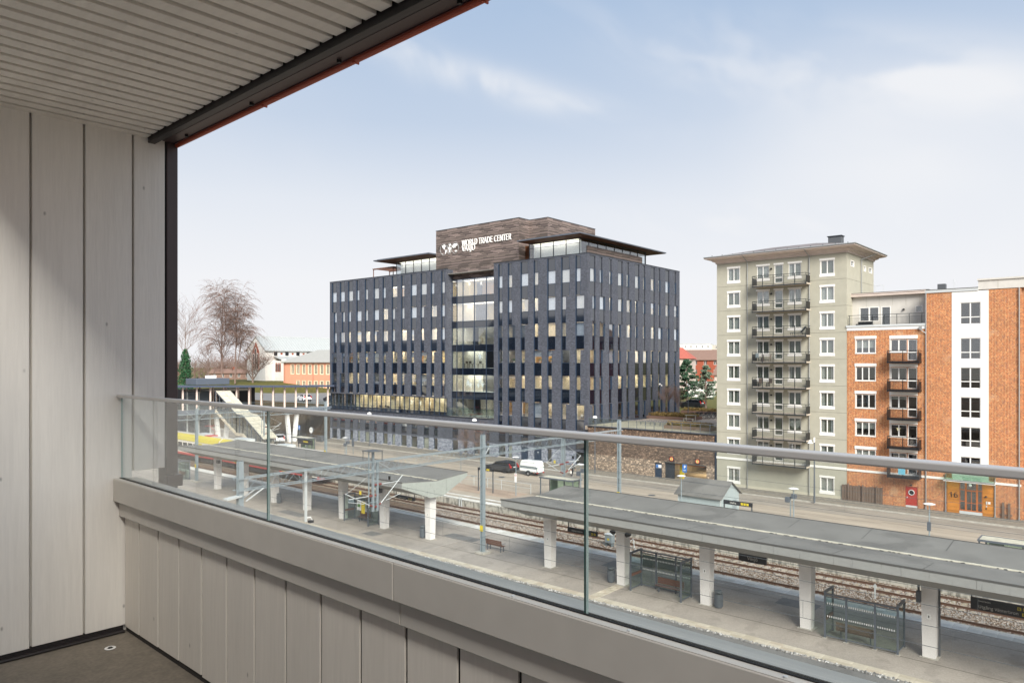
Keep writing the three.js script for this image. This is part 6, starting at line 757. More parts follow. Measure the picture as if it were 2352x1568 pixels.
// bus shelters on the street platform
function busShelter(label, x0, x1, z0, z1) { const s = thing('bus_shelter', label, 'shelter', [0, 0, 0]); part(s, 'roof_frame', [bx(x0, x1, 2.28, 2.42, z1 - .1, z1), bx(x0, x1, 2.28, 2.42, z0, z0 + .1), bx(x0, x0 + .1, 2.28, 2.42, z0 + .1, z1 - .1), bx(x1 - .1, x1, 2.28, 2.42, z0 + .1, z1 - .1)], M.shelter); part(s, 'roof_sheet', bx(x0 + .1, x1 - .1, 2.36, 2.39, z0 + .1, z1 - .1), M.seam); for (const x of [x0 + .3, (x0 + x1) / 2, x1 - .3]) part(s, 'post', bx(x - .05, x + .05, 0, 2.28, z0 + .1, z0 + .2), M.shelter); for (const x of [x0 + .1, x1 - .1]) part(s, 'post', bx(x - .05, x + .05, 0, 2.28, z1 - .2, z1 - .1), M.shelter); part(s, 'pane', [bx(x0 + .35, (x0 + x1) / 2 - .05, .2, 2.2, z0 + .14, z0 + .155), bx((x0 + x1) / 2 + .05, x1 - .35, .2, 2.2, z0 + .14, z0 + .155)], M.greenGlass); part(s, 'poster', bx(x0 + .5, x0 + 1.4, .6, 2.0, z0 + .16, z0 + .2), mat(0x4d6350, .6)); return s; }
busShelter('low bus shelter with pale roof beyond the tip of the right platform roof', -50.5, -45.9, -64.0, -62.3); busShelter('low bus shelter with pale roof at the right edge', -9.2, -4.2, -62.6, -60.8); busShelter('low bus shelter with pale roof below the footbridge stairs', -109.0, -104.4, -70, -68);
// metal fence on the street platform
{ const f = thing('tube_fence', 'light grey tube fence along the street platform', 'fence', [0, 0, -63.9]); for (let x = -71; x <= -53; x += 2.25) part(f, 'post', cyl(.035, .035, 1.15, x, 0, 0, 8), M.galvLight); part(f, 'rail', [bar([-71, 1.1, 0], [-53, 1.1, 0], .025), bar([-71, .6, 0], [-53, .6, 0], .018)], M.galvLight); }
for (const [x, z, l] of [[-72, -71.6, 'thin sign pole in the street left of the dark car'], [-97.5, -72.3, 'dark two part board on a pole in the street on the left'], [-64.0, -67.5, 'small sign on a pole in front of the dark car']]) { const s = thing('sign_pole', l, 'sign', [x, 0, z], 0, 'sign poles in the street'); part(s, 'pole', cyl(.035, .035, 2.6, 0, 0, 0, 8), M.galvDark); part(s, 'board', l.includes('two part') ? [bx(-.3, -.02, 1.3, 2.6, .04, .07), bx(.02, .3, 1.3, 2.6, .04, .07)] : bx(-.2, .2, 2.1, 2.65, .04, .07), M.shelter); }
// grey shed
{ const s = thing('shed', 'grey boarded shed with pitched roof beside the street', 'shed', [0, 0, 0]), x0 = -33.95, x1 = -29.63, z1 = -63, z0 = -67.0, ye = 2.55, yr = 3.78, zr = -65.1; part(s, 'wall', poly([[z1, 0], [z1, ye - .05], [zr, yr - .1], [z0, ye - .05], [z0, 0]], x0, x1), mat(0xa7b3b5, .8, { map: T.board })); part(s, 'roof', [slab([[x0 - .3, ye - .12, z1 + .25], [x1 + .22, ye - .12, z1 + .25], [x1 + .22, yr, zr], [x0 - .3, yr, zr]], .07), slab([[x0 - .3, yr, zr], [x1 + .22, yr, zr], [x1 + .22, ye - .12, z0 - .25], [x0 - .3, ye - .12, z0 - .25]], .07)], M.felt); part(s, 'door', bx(x1, x1 + .03, .05, 1.95, z0 + .6, z0 + 1.5), M.galv); part(s, 'corner_trim', [bx(x1 - .06, x1 + .015, 0, ye - .1, z1 - .06, z1 + .015), bx(x0 - .015, x0 + .06, 0, ye - .1, z1 - .06, z1 + .015)], M.galvLight); part(s, 'lamp', bx(x1, x1 + .12, 1.75, 2.0, z0 + 1.7, z0 + 1.85), M.white); }
// cars
function carShape(name, label, pos, ry, paint, kind = 'estate', extra) {
  const c = thing(name, label, 'car', pos, ry), L = kind === 'suv' ? 4.7 : 4.9, W = 1.86, hb = kind === 'suv' ? .18 : 0;
  const lower = [[-L / 2, .36], [-L / 2 + .02, .62 + hb], [-L / 2 + .14, .82 + hb], [-1.15, .97 + hb], [-.95, 1.0 + hb], [2.0, 1.02 + hb], [L / 2 - .1, .98 + hb], [L / 2, .7 + hb], [L / 2 - .02, .4], [L / 2 - .2, .26], [-L / 2 + .2, .24]];
  part(c, 'body', polyZ(lower, -W / 2, W / 2, .07), paint);
  const back = kind === 'hatch' ? 1.6 : 2.1; const roof = [[-1.0, .97 + hb], [-.28, 1.4 + hb], [.1, 1.47 + hb], [1.3, 1.47 + hb], [back - .35, 1.4 + hb], [back + .12, 1.0 + hb]];
  part(c, 'glasshouse', polyZ(roof, -W / 2 + .11, W / 2 - .11, .08), M.carGlass); part(c, 'roof', polyZ([[-.22, 1.42 + hb], [.1, 1.49 + hb], [1.3, 1.49 + hb], [back - .38, 1.42 + hb], [back - .5, 1.39 + hb], [-.1, 1.39 + hb]], -W / 2 + .15, W / 2 - .15, .03), paint);
  for (const s of [-1, 1]) { part(c, 'pillar', [[-.98, .98 + hb, -.26, 1.42 + hb], [.45, .98 + hb, .45, 1.44 + hb], [back + .08, 1.0 + hb, back - .36, 1.4 + hb]].map(([a, b, d, e]) => beam([a, b, s * (W / 2 - .1)], [d, e, s * (W / 2 - .16)], .05, .07)), paint); part(c, 'headlight', rbx(-L / 2 + .0, -L / 2 + .22, .62 + hb, .76 + hb, s * .7 - .2, s * .7 + .2, .03), M.headLamp); part(c, 'tail_light', [rbx(L / 2 - .12, L / 2 + .02, .72 + hb, 1.0 + hb, s * .75 - .14, s * .75 + .14, .03), beam([L / 2 - .1, .98 + hb, s * .78], [back + .02, 1.3 + hb, s * .74], .1, .08)], M.redLamp); part(c, 'mirror', rbx(-.85, -.68, .95 + hb, 1.1 + hb, s * (W / 2 + .08) - .1, s * (W / 2 + .08) + .1, .03), paint); part(c, 'door_line', [bx(-.42, -.405, .4, .98 + hb, s * W / 2 - .004, s * W / 2 + .004), bx(.62, .635, .4, .98 + hb, s * W / 2 - .004, s * W / 2 + .004), bx(1.5, 1.515, .5, .98 + hb, s * W / 2 - .004, s * W / 2 + .004)], M.black); for (const x of [-1.48, 1.42]) { const w = sub(c, 'wheel'); part(w, 'tyre', new THREE.TorusGeometry(.25, .09, 10, 24).translate(x, .34, s * (W / 2 - .08)), M.tyre); const r = []; for (let k = 0; k < 5; k++) { const a = k / 5 * 6.283; r.push(beam([x, .34, s * (W / 2 - .05)], [x + Math.cos(a) * .22, .34 + Math.sin(a) * .22, s * (W / 2 - .05)], .03, .05)); } r.push(clean(new THREE.CylinderGeometry(.22, .22, .1, 20).rotateX(Math.PI / 2).translate(x, .34, s * (W / 2 - .11)))); part(w, 'rim', r, M.rim); } part(c, 'wheel_arch', [-1.48, 1.42].map(x => clean(new THREE.CylinderGeometry(.385, .385, .06, 24).rotateX(Math.PI / 2).translate(x, .36, s * (W / 2 - .025)))), M.black); }
  part(c, 'number_plate', [rbx(L / 2 - .02, L / 2 + .015, .78 + hb, .89 + hb, -.26, .26, .004), rbx(-L / 2 - .015, -L / 2 + .02, .5, .61, -.26, .26, .004)], M.plate); part(c, 'bumper', [rbx(L / 2 - .12, L / 2 + .03, .36, .58, -W / 2 + .06, W / 2 - .06, .05), rbx(-L / 2 - .03, -L / 2 + .12, .34, .52, -W / 2 + .06, W / 2 - .06, .05)], M.black); part(c, 'roof_rail', [bar([.0, 1.53 + hb, .62], [1.6, 1.5 + hb, .62], .018), bar([.0, 1.53 + hb, -.62], [1.6, 1.5 + hb, -.62], .018)], M.black);
  return c;
}
carShape('parked_car', 'black estate car parked on the street with a trailer behind it', [-66.9, 0, -74.4], R(-2), M.carBlack);
carShape('parked_car', 'white car parked on the upper level behind the footbridge', [-143.8, 6.06, -93.2], R(-14), M.carWhite, 'suv'); carShape('parked_car', 'dark grey car parked right of the white one behind the footbridge', [-138.2, 6.06, -96.5], R(-10), M.carBlack, 'estate'); carShape('parked_car', 'black off-road car parked beyond the bicycles', [-73.2, 6.06, -129.6], R(5), M.carBlack, 'suv'); carShape('parked_car', 'black car parked at the tower edge beyond the bicycles', [-67.0, 6.06, -129.8], R(0), M.carBlack, 'suv');
carShape('parked_car', 'dark car parked further right behind the footbridge columns', [-131.5, 6.06, -98], R(-8), M.carBlack, 'hatch');
{ const v = carShape('parked_car', 'white car with pale blue windows below the footbridge stairs', [-121.6, 0, -73.5], R(-30), M.carWhite, 'suv'); part(v, 'blue_stripe', [bx(-1.2, 2.0, .75, .95, .925, .935), bx(-1.2, 2.0, .75, .95, -.935, -.925)], M.blueWrap); }
// trailer
{ const t = thing('box_trailer', 'white covered trailer hitched behind the black estate car', 'trailer', [-61.7, 0, -74.6], R(-2)); part(t, 'box', rbx(-1.5, 1.5, .52, 1.12, -.72, .72, .03), M.trailer); part(t, 'frame_rail', [bx(-1.55, 1.55, .98, 1.06, -.76, -.721), bx(-1.55, 1.55, .98, 1.06, .721, .76), bx(-1.55, 1.55, 1.12, 1.2, .7, .76), bx(-1.55, 1.55, 1.12, 1.2, -.76, -.7), bx(1.5, 1.56, .5, 1.2, -.74, -.66), bx(1.5, 1.56, .5, 1.2, .66, .74)], M.galvDark); part(t, 'lid', polyZ([[-1.5, 1.2], [1.5, 1.2], [1.42, 1.7], [1.22, 1.95], [-1.2, 1.95], [-1.4, 1.75]], -.74, .74, .1), M.trailer); for (const s of [-1, 1]) { const w = sub(t, 'wheel'); part(w, 'tyre', new THREE.TorusGeometry(.22, .08, 10, 20).translate(.1, .3, s * .84), M.tyre); part(w, 'rim', new THREE.CylinderGeometry(.17, .17, .1, 16).rotateX(Math.PI / 2).translate(.1, .3, s * .84), M.rim); part(t, 'mudguard', new THREE.TorusGeometry(.36, .06, 6, 14, Math.PI).scale(1, 1, 1.6).translate(.1, .3, s * .84), M.black); part(t, 'tail_light', rbx(1.5, 1.56, .4, .55, s * .6 - .15, s * .6 + .15, .02), M.redLamp); part(t, 'side_marker', rbx(.9, 1.0, .45, .52, s * .73 - .01, s * .73 + .02, .005), M.amber); } part(t, 'drawbar', [bar([-1.5, .45, -.4], [-2.6, .42, 0], .04), bar([-1.5, .45, .4], [-2.6, .42, 0], .04), bar([-2.6, .42, 0], [-2.85, .44, 0], .035)], M.galvDark); part(t, 'axle', bar([.1, .3, -.84], [.1, .3, .84], .035), M.galvDark); part(t, 'chassis', bx(-1.5, 1.5, .44, .52, -.5, .5), M.galvDark); }
// person walking on the pavement edge
{
  const J = { head: [0, 1.6, .03], neck: [0, 1.45, 0], chest: [0, 1.28, 0], waist: [0, 1.02, 0], hip: [0, .92, 0], sl: [-.18, 1.4, 0], sr: [.18, 1.4, 0], el: [-.27, 1.13, -.06], er: [.28, 1.14, .05], wl: [-.27, .92, .1], wr: [.3, .98, .28], hl: [-.1, .9, 0], hr: [.1, .9, 0], kl: [-.11, .5, .12], kr: [.11, .49, -.05], al: [-.11, .09, .1], ar: [.11, .12, -.28], tl: [-.11, .04, .26], tr: [.11, .05, -.14] };
  const bones = [['neck', 'head', .055, .06], ['chest', 'neck', .13, .06], ['waist', 'chest', .13, .16], ['hip', 'waist', .15, .13], ['sl', 'sr', .08, .08], ['sl', 'el', .07, .052], ['el', 'wl', .05, .036], ['sr', 'er', .07, .052], ['er', 'wr', .05, .036], ['hl', 'kl', .1, .065], ['kl', 'al', .062, .045], ['hr', 'kr', .1, .065], ['kr', 'ar', .062, .045], ['al', 'tl', .045, .04], ['ar', 'tr', .045, .04]];
  const hand = (w, d) => [[w, w.map((v, i) => v + d[i] * .08), .035, .03], ...[-.022, -.008, .008, .022].map((o, k) => [w.map((v, i) => v + d[i] * .07 + (i === 0 ? o : 0)), w.map((v, i) => v + d[i] * (.13 + (k === 1 || k === 2 ? .02 : 0)) + (i === 0 ? o : i === 2 ? .015 : 0)), .009, .008]), [w.map((v, i) => v + d[i] * .03 + (i === 2 ? .03 : 0)), w.map((v, i) => v + d[i] * .08 + (i === 2 ? .055 : 0)), .01, .008]];
  const segs = [...bones.map(([a, b, p, q]) => [J[a], J[b], p, q]), ...hand(J.wl, [0, -1, .1]), ...hand(J.wr, [0, -.8, .5])];
  const sd = (p, [a, b, ra, rb]) => { const ab = [b[0] - a[0], b[1] - a[1], b[2] - a[2]], ap = [p[0] - a[0], p[1] - a[1], p[2] - a[2]], l = ab[0] ** 2 + ab[1] ** 2 + ab[2] ** 2, t = Math.max(0, Math.min(1, (ap[0] * ab[0] + ap[1] * ab[1] + ap[2] * ab[2]) / l)); return Math.hypot(ap[0] - ab[0] * t, ap[1] - ab[1] * t, ap[2] - ab[2] * t) - (ra + (rb - ra) * t); };
  const N = 84, mc = new MarchingCubes(N, new THREE.MeshStandardMaterial(), false, false, 60000), ctr = [0, .9, 0], hs = .98; mc.isolation = 0;
  for (let k = 0; k < N; k++) for (let j = 0; j < N; j++) for (let i = 0; i < N; i++) { const p = [((i / (N / 2)) - 1) * hs + ctr[0], ((j / (N / 2)) - 1) * hs + ctr[1], ((k / (N / 2)) - 1) * hs + ctr[2]]; let e = 0; for (const s of segs) e += Math.exp(-sd(p, s) * 55); const hd = Math.hypot(p[0] / .078, (p[1] - 1.62) / .115, (p[2] - .035) / .095); const dh = (hd - 1) * .085; e += Math.exp(-dh * 55); e += Math.exp(-(Math.hypot(p[0], p[1] - 1.6, p[2] - .135) - .016) * 55) * .8; mc.field[i + j * N + k * N * N] = Math.log(e + 1e-12) / 55; }
  mc.update(); const n = mc.count ?? mc.geometry.drawRange.count, pos = mc.positionArray.slice(0, n * 3), nor = mc.normalArray.slice(0, n * 3), g = new THREE.BufferGeometry(); for (let i = 0; i < pos.length; i += 3) { pos[i] = pos[i] * hs + ctr[0]; pos[i + 1] = pos[i + 1] * hs + ctr[1]; pos[i + 2] = pos[i + 2] * hs + ctr[2]; } g.setAttribute('position', new THREE.BufferAttribute(pos, 3)); g.setAttribute('normal', new THREE.BufferAttribute(nor, 3)); g.computeVertexNormals();
  const col = new Float32Array(pos.length); for (let i = 0; i < pos.length; i += 3) { const y = pos[i + 1], face = y > 1.47, hnd = y < .97 && Math.abs(pos[i]) > .2; const c = face ? (y > 1.66 || pos[i + 2] < .02 ? [.05, .035, .03] : [.55, .33, .24]) : hnd ? [.55, .33, .24] : y < .08 ? [.5, .5, .5] : y < .95 ? [.012, .012, .015] : [.01, .01, .012]; col.set(c, i); } g.setAttribute('color', new THREE.BufferAttribute(col, 3));
  metres(g); g.setIndex([...Array(n).keys()]);
  const p = thing('person', 'person in black jacket and trousers walking with a white bag right of the trailer', 'person', [-56.97, 0, -77.2], R(70)); const body = new THREE.Mesh(g, mat(0xffffff, .9, { vertexColors: true })); body.name = 'body'; p.add(body);
  const b = thing('carrier_bag', 'small white bag held by the person in black', 'bag', [-56.97, 0, -77.2], R(70)); part(b, 'bag', rbx(-.37, -.2, .42, .74, .02, .2, .03), M.bag); part(b, 'handle', [bar([-.33, .73, .11], [-.27, .83, .11], .008), bar([-.22, .73, .11], [-.27, .83, .11], .008)], M.bag);
}
// station clock and low things near the footbridge
{ const c = thing('station_clock', 'round white station clock on a post below the footbridge', 'clock', [-111.1, 0, -73.5]); part(c, 'post', cyl(.06, .05, 2.9, 0, 0, 0, 8), M.shelter); part(c, 'case', new THREE.CylinderGeometry(.55, .55, .18, 28).rotateX(Math.PI / 2).translate(0, 3.0, .05), M.shelter); part(c, 'dial', new THREE.CylinderGeometry(.5, .5, .02, 28).rotateX(Math.PI / 2).translate(0, 3.0, .15), M.white); part(c, 'hands', [beam([0, 3.0, .17], [.2, 3.25, .17], .02, .05), beam([0, 3.0, .17], [-.05, 3.38, .17], .02, .04)], M.black);
  const s = thing('parking_sign', 'small blue sign on a pole beside the white bridge legs', 'sign', [-119.2, 0, -76.2]); part(s, 'pole', cyl(.035, .035, 3.2, 0, 0, 0, 8), M.galvDark); part(s, 'board', bx(-.3, .3, 2.4, 3.2, .04, .07), M.blueSign); part(s, 'mark', bx(-.08, .1, 2.65, 2.95, .07, .076), M.white);
  const k = thing('grit_box', 'dark grit box at the foot of the bank near the offices', 'box', [-117.5, 0, -79.9]); part(k, 'box', polyZ([[-1.0, 0], [1.0, 0], [.8, .8], [.3, 1.15], [-.5, 1.1], [-.9, .7]], -.6, .6, .05), M.signGrey);
  const w = thing('stone_wall', 'old granite block wall at the foot of the bank left of the offices', 'wall', [0, 0, 0]), rnd = RNG(8); for (let r = 0; r < 6; r++) { let x = -122.6; while (x < -120.3) { const l = .7 + rnd() * .7; part(w, 'stone', rbx(x + .015, Math.min(x + l, -120.25) - .015, r * .72 + .1, r * .72 + .8, -84.6 - r * .12, -83.0 - r * .12 - rnd() * .06, .05), M.soil); x += l; } } }
// ================================================================ FOOTBRIDGE
{
  const b = thing('footbridge', 'covered footbridge with dark roof and pale posts crossing the tracks', 'footbridge', [0, 0, 0]), xa = -124, xb = -120, z0 = -84, z1 = -8, Y = z => 6.3 + .62 * sstep(-84, -50, z) + 0, T0 = z => Y(z) + 4.0;
  const seg = []; for (let z = z1; z > z0; z -= 4) seg.push([z, Math.max(z - 4, z0)]);
  const deck = [], fas = [], roof = [], edge = []; for (const [a, c] of seg) { deck.push(slab([[xa, Y(a), a], [xb, Y(a), a], [xb, Y(c), c], [xa, Y(c), c]], .25)); for (const x of [xa, xb]) fas.push(slab([[x - .06, Y(a) + .12, a], [x + .06, Y(a) + .12, a], [x + .06, Y(c) + .12, c], [x - .06, Y(c) + .12, c]], .72)); roof.push(slab([[xa - .8, T0(a) + .16, a], [xb + .8, T0(a) + .16, a], [xb + .8, T0(c) + .16, c], [xa - .8, T0(c) + .16, c]], .16)); edge.push(slab([[xb + .78, T0(a) + .24, a], [xb + .98, T0(a) + .24, a], [xb + .98, T0(c) + .24, c], [xb + .78, T0(c) + .24, c]], .34)); }
  part(b, 'deck', deck, M.concrete); part(b, 'deck_beam', fas, mat(0x5f6873, .6)); part(b, 'roof', roof, M.shelter); part(b, 'roof_edge', edge, mat(0x4a5366, .5));
  for (let z = -83; z < -45; z += 2.35) { for (const x of [xa + .25, xb - .02]) part(b, 'post', bx(x - .11, x + .11, Y(z) + .1, T0(z) + .02, z - .11, z + .11), mat(0xe6d2c8, .7)); }
  const rl = []; for (const [a, c] of seg) for (const x of [xa + .1, xb - .2]) { rl.push(bar([x, Y(a) + 1.15, a], [x, Y(c) + 1.15, c], .025), bar([x, Y(a) + .6, a], [x, Y(c) + .6, c], .015)); } part(b, 'handrail', rl, M.galvDark);
  for (const [a, c] of seg) if (a < -20) part(b, 'glass_panel', merge([quad([xb - .15, Y(a) + .15, a - .1], [xb - .15, Y(c) + .15, c + .1], [xb - .15, Y(c) + 1.1, c + .1], [xb - .15, Y(a) + 1.1, a - .1])]), M.clearGlass);
  for (const z of [-62.3, -76]) for (const s of [-1, 1]) part(b, 'white_leg', beam([-121.4, 0, z + s * .5], [-121.4, Y(z) - .55, z + s * 1.1], .55, .7), M.white);
  part(b, 'lift_tower', [bx(-126, -122.6, 0, 9.9, -60.8, -56.6)], M.shelter); part(b, 'lift_glass', [bx(-122.6, -122.55, .3, 6.0, -60.6, -56.8)], M.homeGlass); for (const z of [-60.7, -58.7, -56.7]) part(b, 'lift_frame', bx(-122.62, -122.45, 0, 9.9, z - .1, z + .1), M.galvLight);
  part(b, 'roof_plant', [rbx(-127, -123, 11.05, 12.1, -64.5, -58.5, .05)], mat(0x565e6a, .6)); part(b, 'roof_vent', rbx(-125, -123.8, 12.1, 12.6, -62.5, -61, .05), M.white);
  const dk = sub(b, 'station_hall'); part(dk, 'hall_wall', bx(-126, -124.1, 6.6, 10.3, -70, -56.5), M.signBlack); part(dk, 'hall_light_band', bx(-124.09, -124.05, 9.8, 10.2, -69, -57), M.offWhite);
}
{ // stairs with a cream glass roof, going down to the street platform
  const s = thing('bridge_stairs', 'covered stairs with cream panel roof going down from the footbridge', 'stairs', [0, 0, 0]), zn = -60, zf = -62.6, run = [[-119.2, 10.1], [-112.2, 6.55], [-110.1, 6.4], [-103.9, 3.0]], flo = [[-119.2, 6.8], [-112.2, 3.35], [-110.1, 3.35], [-103.4, .05]];
  for (let i = 0; i < 3; i++) { const [a, b] = [run[i], run[i + 1]], n = i === 1 ? 1 : 4; for (let k = 0; k < n; k++) for (let q = 0; q < 2; q++) { const f = t => [a[0] + (b[0] - a[0]) * t, a[1] + (b[1] - a[1]) * t], p = f(k / n + .008), r = f((k + 1) / n - .008), za = zn - q * 1.3 - .02, zb = za - 1.26; part(s, 'roof_panel', slab([[p[0], p[1], za], [r[0], r[1], za], [r[0], r[1], zb], [p[0], p[1], zb]], .05), M.seam); } }
  const fr = [], st = [], steps = []; for (let i = 0; i < 3; i++) { const a = run[i], b = run[i + 1], c = flo[i], d = flo[i + 1]; for (const z of [zn, zf]) { fr.push(beam([a[0], a[1] - .1, z], [b[0], b[1] - .1, z], .1, .14)); st.push(beam([c[0], c[1] - .1, z], [d[0], d[1] - .1, z], .18, .42)); } const n = i === 1 ? 2 : 5; for (let k = 0; k <= n; k++) { const t = k / n; for (const z of [zn, zf]) fr.push(bx(c[0] + (d[0] - c[0]) * t - .05, c[0] + (d[0] - c[0]) * t + .05, c[1] + (d[1] - c[1]) * t, a[1] + (b[1] - a[1]) * t - .1, z - .05, z + .05)); } const m = i === 1 ? 1 : 18; for (let k = 0; k < m; k++) { const x0 = c[0] + (d[0] - c[0]) * k / m, x1 = c[0] + (d[0] - c[0]) * (k + 1) / m, y = c[1] + (d[1] - c[1]) * (k + 1) / m; steps.push(bx(x0, x1 + .04, y - .06, y, zf + .12, zn - .12)); } part(s, 'side_glass', quad([c[0], c[1] + .1, zn], [d[0], d[1] + .1, zn], [b[0], b[1] - .15, zn], [a[0], a[1] - .15, zn]), M.lobbyGlass); part(s, 'side_glass', quad([c[0], c[1] + .1, zf], [d[0], d[1] + .1, zf], [b[0], b[1] - .15, zf], [a[0], a[1] - .15, zf]), M.lobbyGlass); }
  part(s, 'frame', fr, M.shelter); part(s, 'stringer', st, mat(0xe9dcc6, .8, { map: T.concrete })); part(s, 'step', steps, M.concrete); part(s, 'support', [bx(-111.4, -110.9, 0, 3.1, -61.6, -61)], M.concrete);
}
{ const f = thing('bank_fence', 'dark low fence at the foot of the bank under the footbridge', 'fence', [0, 0, 0]); for (let x = -134; x < -115; x += 1.6) part(f, 'post', bx(x - .04, x + .04, 0, 1.1, -79.9, -79.82), M.shelter); part(f, 'rail', [bx(-134, -115, 1.02, 1.1, -79.89, -79.83), bx(-134, -115, .5, .55, -79.88, -79.84)], M.shelter); }
// ================================================================ CHURCH AND PINK HOUSE
{
  const c = thing('church', 'white church with red brick gable, tall arched window and pale metal roof', 'church', [-235.8, 8.0, -134], R(3)), gw = 5.6;
  const flat = (pts, d, z) => { const g = new THREE.ExtrudeGeometry(new THREE.Shape(pts.map(q => new THREE.Vector2(...q))), { depth: d, bevelEnabled: false }); g.translate(0, 0, z); return metres(clean(g)); };
  const arch = (w, y0, y1, cx, d, z) => { const s = new THREE.Shape(); s.moveTo(cx - w, y0); s.lineTo(cx + w, y0); s.lineTo(cx + w, y1); s.quadraticCurveTo(cx + w * .8, y1 + w * 1.2, cx, y1 + w * 1.9); s.quadraticCurveTo(cx - w * .8, y1 + w * 1.2, cx - w, y1); const g = new THREE.ExtrudeGeometry(s, { depth: d, bevelEnabled: false }); g.translate(0, 0, z); return metres(clean(g)); };
  part(c, 'gable_wall', flat([[-gw, -.5], [gw, -.5], [gw, 11.3], [0, 15.9], [-gw, 11.3]], .6, 0), M.church);
  part(c, 'brick_gable', flat([[-2.0, 4.2], [2.0, 4.2], [2.0, 10.6], [0, 13.9], [-2.0, 10.6]], .15, .6), M.redBrick);
  part(c, 'arch_trim', [arch(.62, 4.3, 11.0, 0, .1, .74)], M.church); part(c, 'arched_window', arch(.46, 4.5, 10.9, 0, .05, .83), M.trainGlass); for (const x of [-1.2, 1.2]) { part(c, 'arch_trim', arch(.46, 4.3, 9.3, x, .1, .74), M.church); part(c, 'arched_window', arch(.33, 4.5, 9.2, x, .05, .83), M.trainGlass); }
  part(c, 'nave_wall', bx(-gw, gw, -.5, 11.3, -46, -.001), M.church); part(c, 'nave_roof', [slab([[0, 16.0, .9], [gw + .7, 10.95, .9], [gw + .7, 10.95, -46], [0, 16.0, -46]], .2), slab([[-gw - .7, 10.95, .9], [0, 16.0, .9], [0, 16.0, -46], [-gw - .7, 10.95, -46]], .2)], M.zinc);
  for (let z = .3; z > -46; z -= 1.1) part(c, 'roof_seam', beam([.1, 16.03, z], [gw + .7, 11.0, z], .07, .08), M.galvLight);
  for (let k = 0; k < 9; k++) { const z = -3.5 - k * 4.6; part(c, 'side_window', bx(gw, gw + .08, 9.2, 10.5, z - .7, z + .7), M.trainGlass); part(c, 'brick_patch', bx(gw, gw + .06, 9.5, 10.2, z - 2.8, z - 2.0), M.redBrick); }
  part(c, 'aisle', bx(gw, gw + 6.2, -.5, 7.4, -34, -3), M.church); part(c, 'aisle_roof', slab([[gw - .1, 9.0, -2.6], [gw + 6.6, 7.4, -2.6], [gw + 6.6, 7.4, -34], [gw - .1, 9.0, -34]], .15), M.zinc); part(c, 'pilaster', bx(gw + 5.0, gw + 6.4, -.5, 8.0, -3.4, -2.4), M.church); for (const x of [gw + 1.2, gw + 2.3, gw + 3.4]) { part(c, 'porch_trim', arch(.42, 3.6, 6.0, x, .1, -3), M.redBrick); part(c, 'porch_window', arch(.3, 3.8, 5.9, x, .06, -2.9), M.trainGlass); }
  part(c, 'ridge_cap', bx(-.15, .15, 15.95, 16.15, -46, .9), M.galvLight);
}
{
  const p = thing('pink_house', 'salmon pink rendered building with grey hipped roof beside the church', 'building', [-209.9, 6, -128.6], -Math.atan2(-3.4, 20) * 1 - R(0)); const L = 60, ang = 0; const wx = k => 3.2 + k * 2.62;
  const hs = []; for (let k = 0; k < 20; k++) hs.push([wx(k), wx(k) + 1.25, 5.2, 8.1], ...(k > 3 ? [[wx(k), wx(k) + 1.25, .4, 3.0]] : k > 0 ? [[wx(k), wx(k) + 1.25, 1.0, 3.0]] : []));
  part(p, 'wall', holed(0, L, -.5, 8.7, hs, .4), M.pink); part(p, 'plinth', bx(0, L, -.6, .3, 0, .08), M.church); part(p, 'end_wall', bx(-.3, 0, -.5, 8.7, -14, 0), M.pink); part(p, 'interior', bx(.3, L - .3, -.4, 8.5, -2.2, -2), M.roomGrey);
  hs.forEach(([a, b, c, d]) => windowIn(p, a, b, c, d, 0, { cols: 2, fw: .12, deep: .12, fm: mat(0xe8dcc0, .8), gm: M.homeGlass }));
  { const g = []; hs.forEach(([a, b, c, d]) => g.push(bx(a - .18, a, c - .15, d + .15, 0, .05), bx(b, b + .18, c - .15, d + .15, 0, .05), bx(a, b, d, d + .16, 0, .05), bx(a, b, c - .16, c, 0, .05))); part(p, 'window_surround', g, mat(0xe8dcc0, .85)); }
  part(p, 'eaves', bx(-.8, L, 8.7, 8.95, -15, .6), M.church); part(p, 'roof', [slab([[-.9, 8.96, .8], [L, 8.96, .8], [L, 12.9, -7.4], [7.5, 12.9, -7.4]], .15), slab([[-.9, 8.96, -15.6], [-.9, 8.96, .8], [7.5, 12.9, -7.4], [7.4, 12.9, -7.5]], .15)], M.greyRoof); part(p, 'downpipe', [bar([.4, 8.7, .12], [.4, 0, .12], .07), bar([13.2, 8.7, .12], [13.2, 0, .12], .07)], M.brownRoof);
}
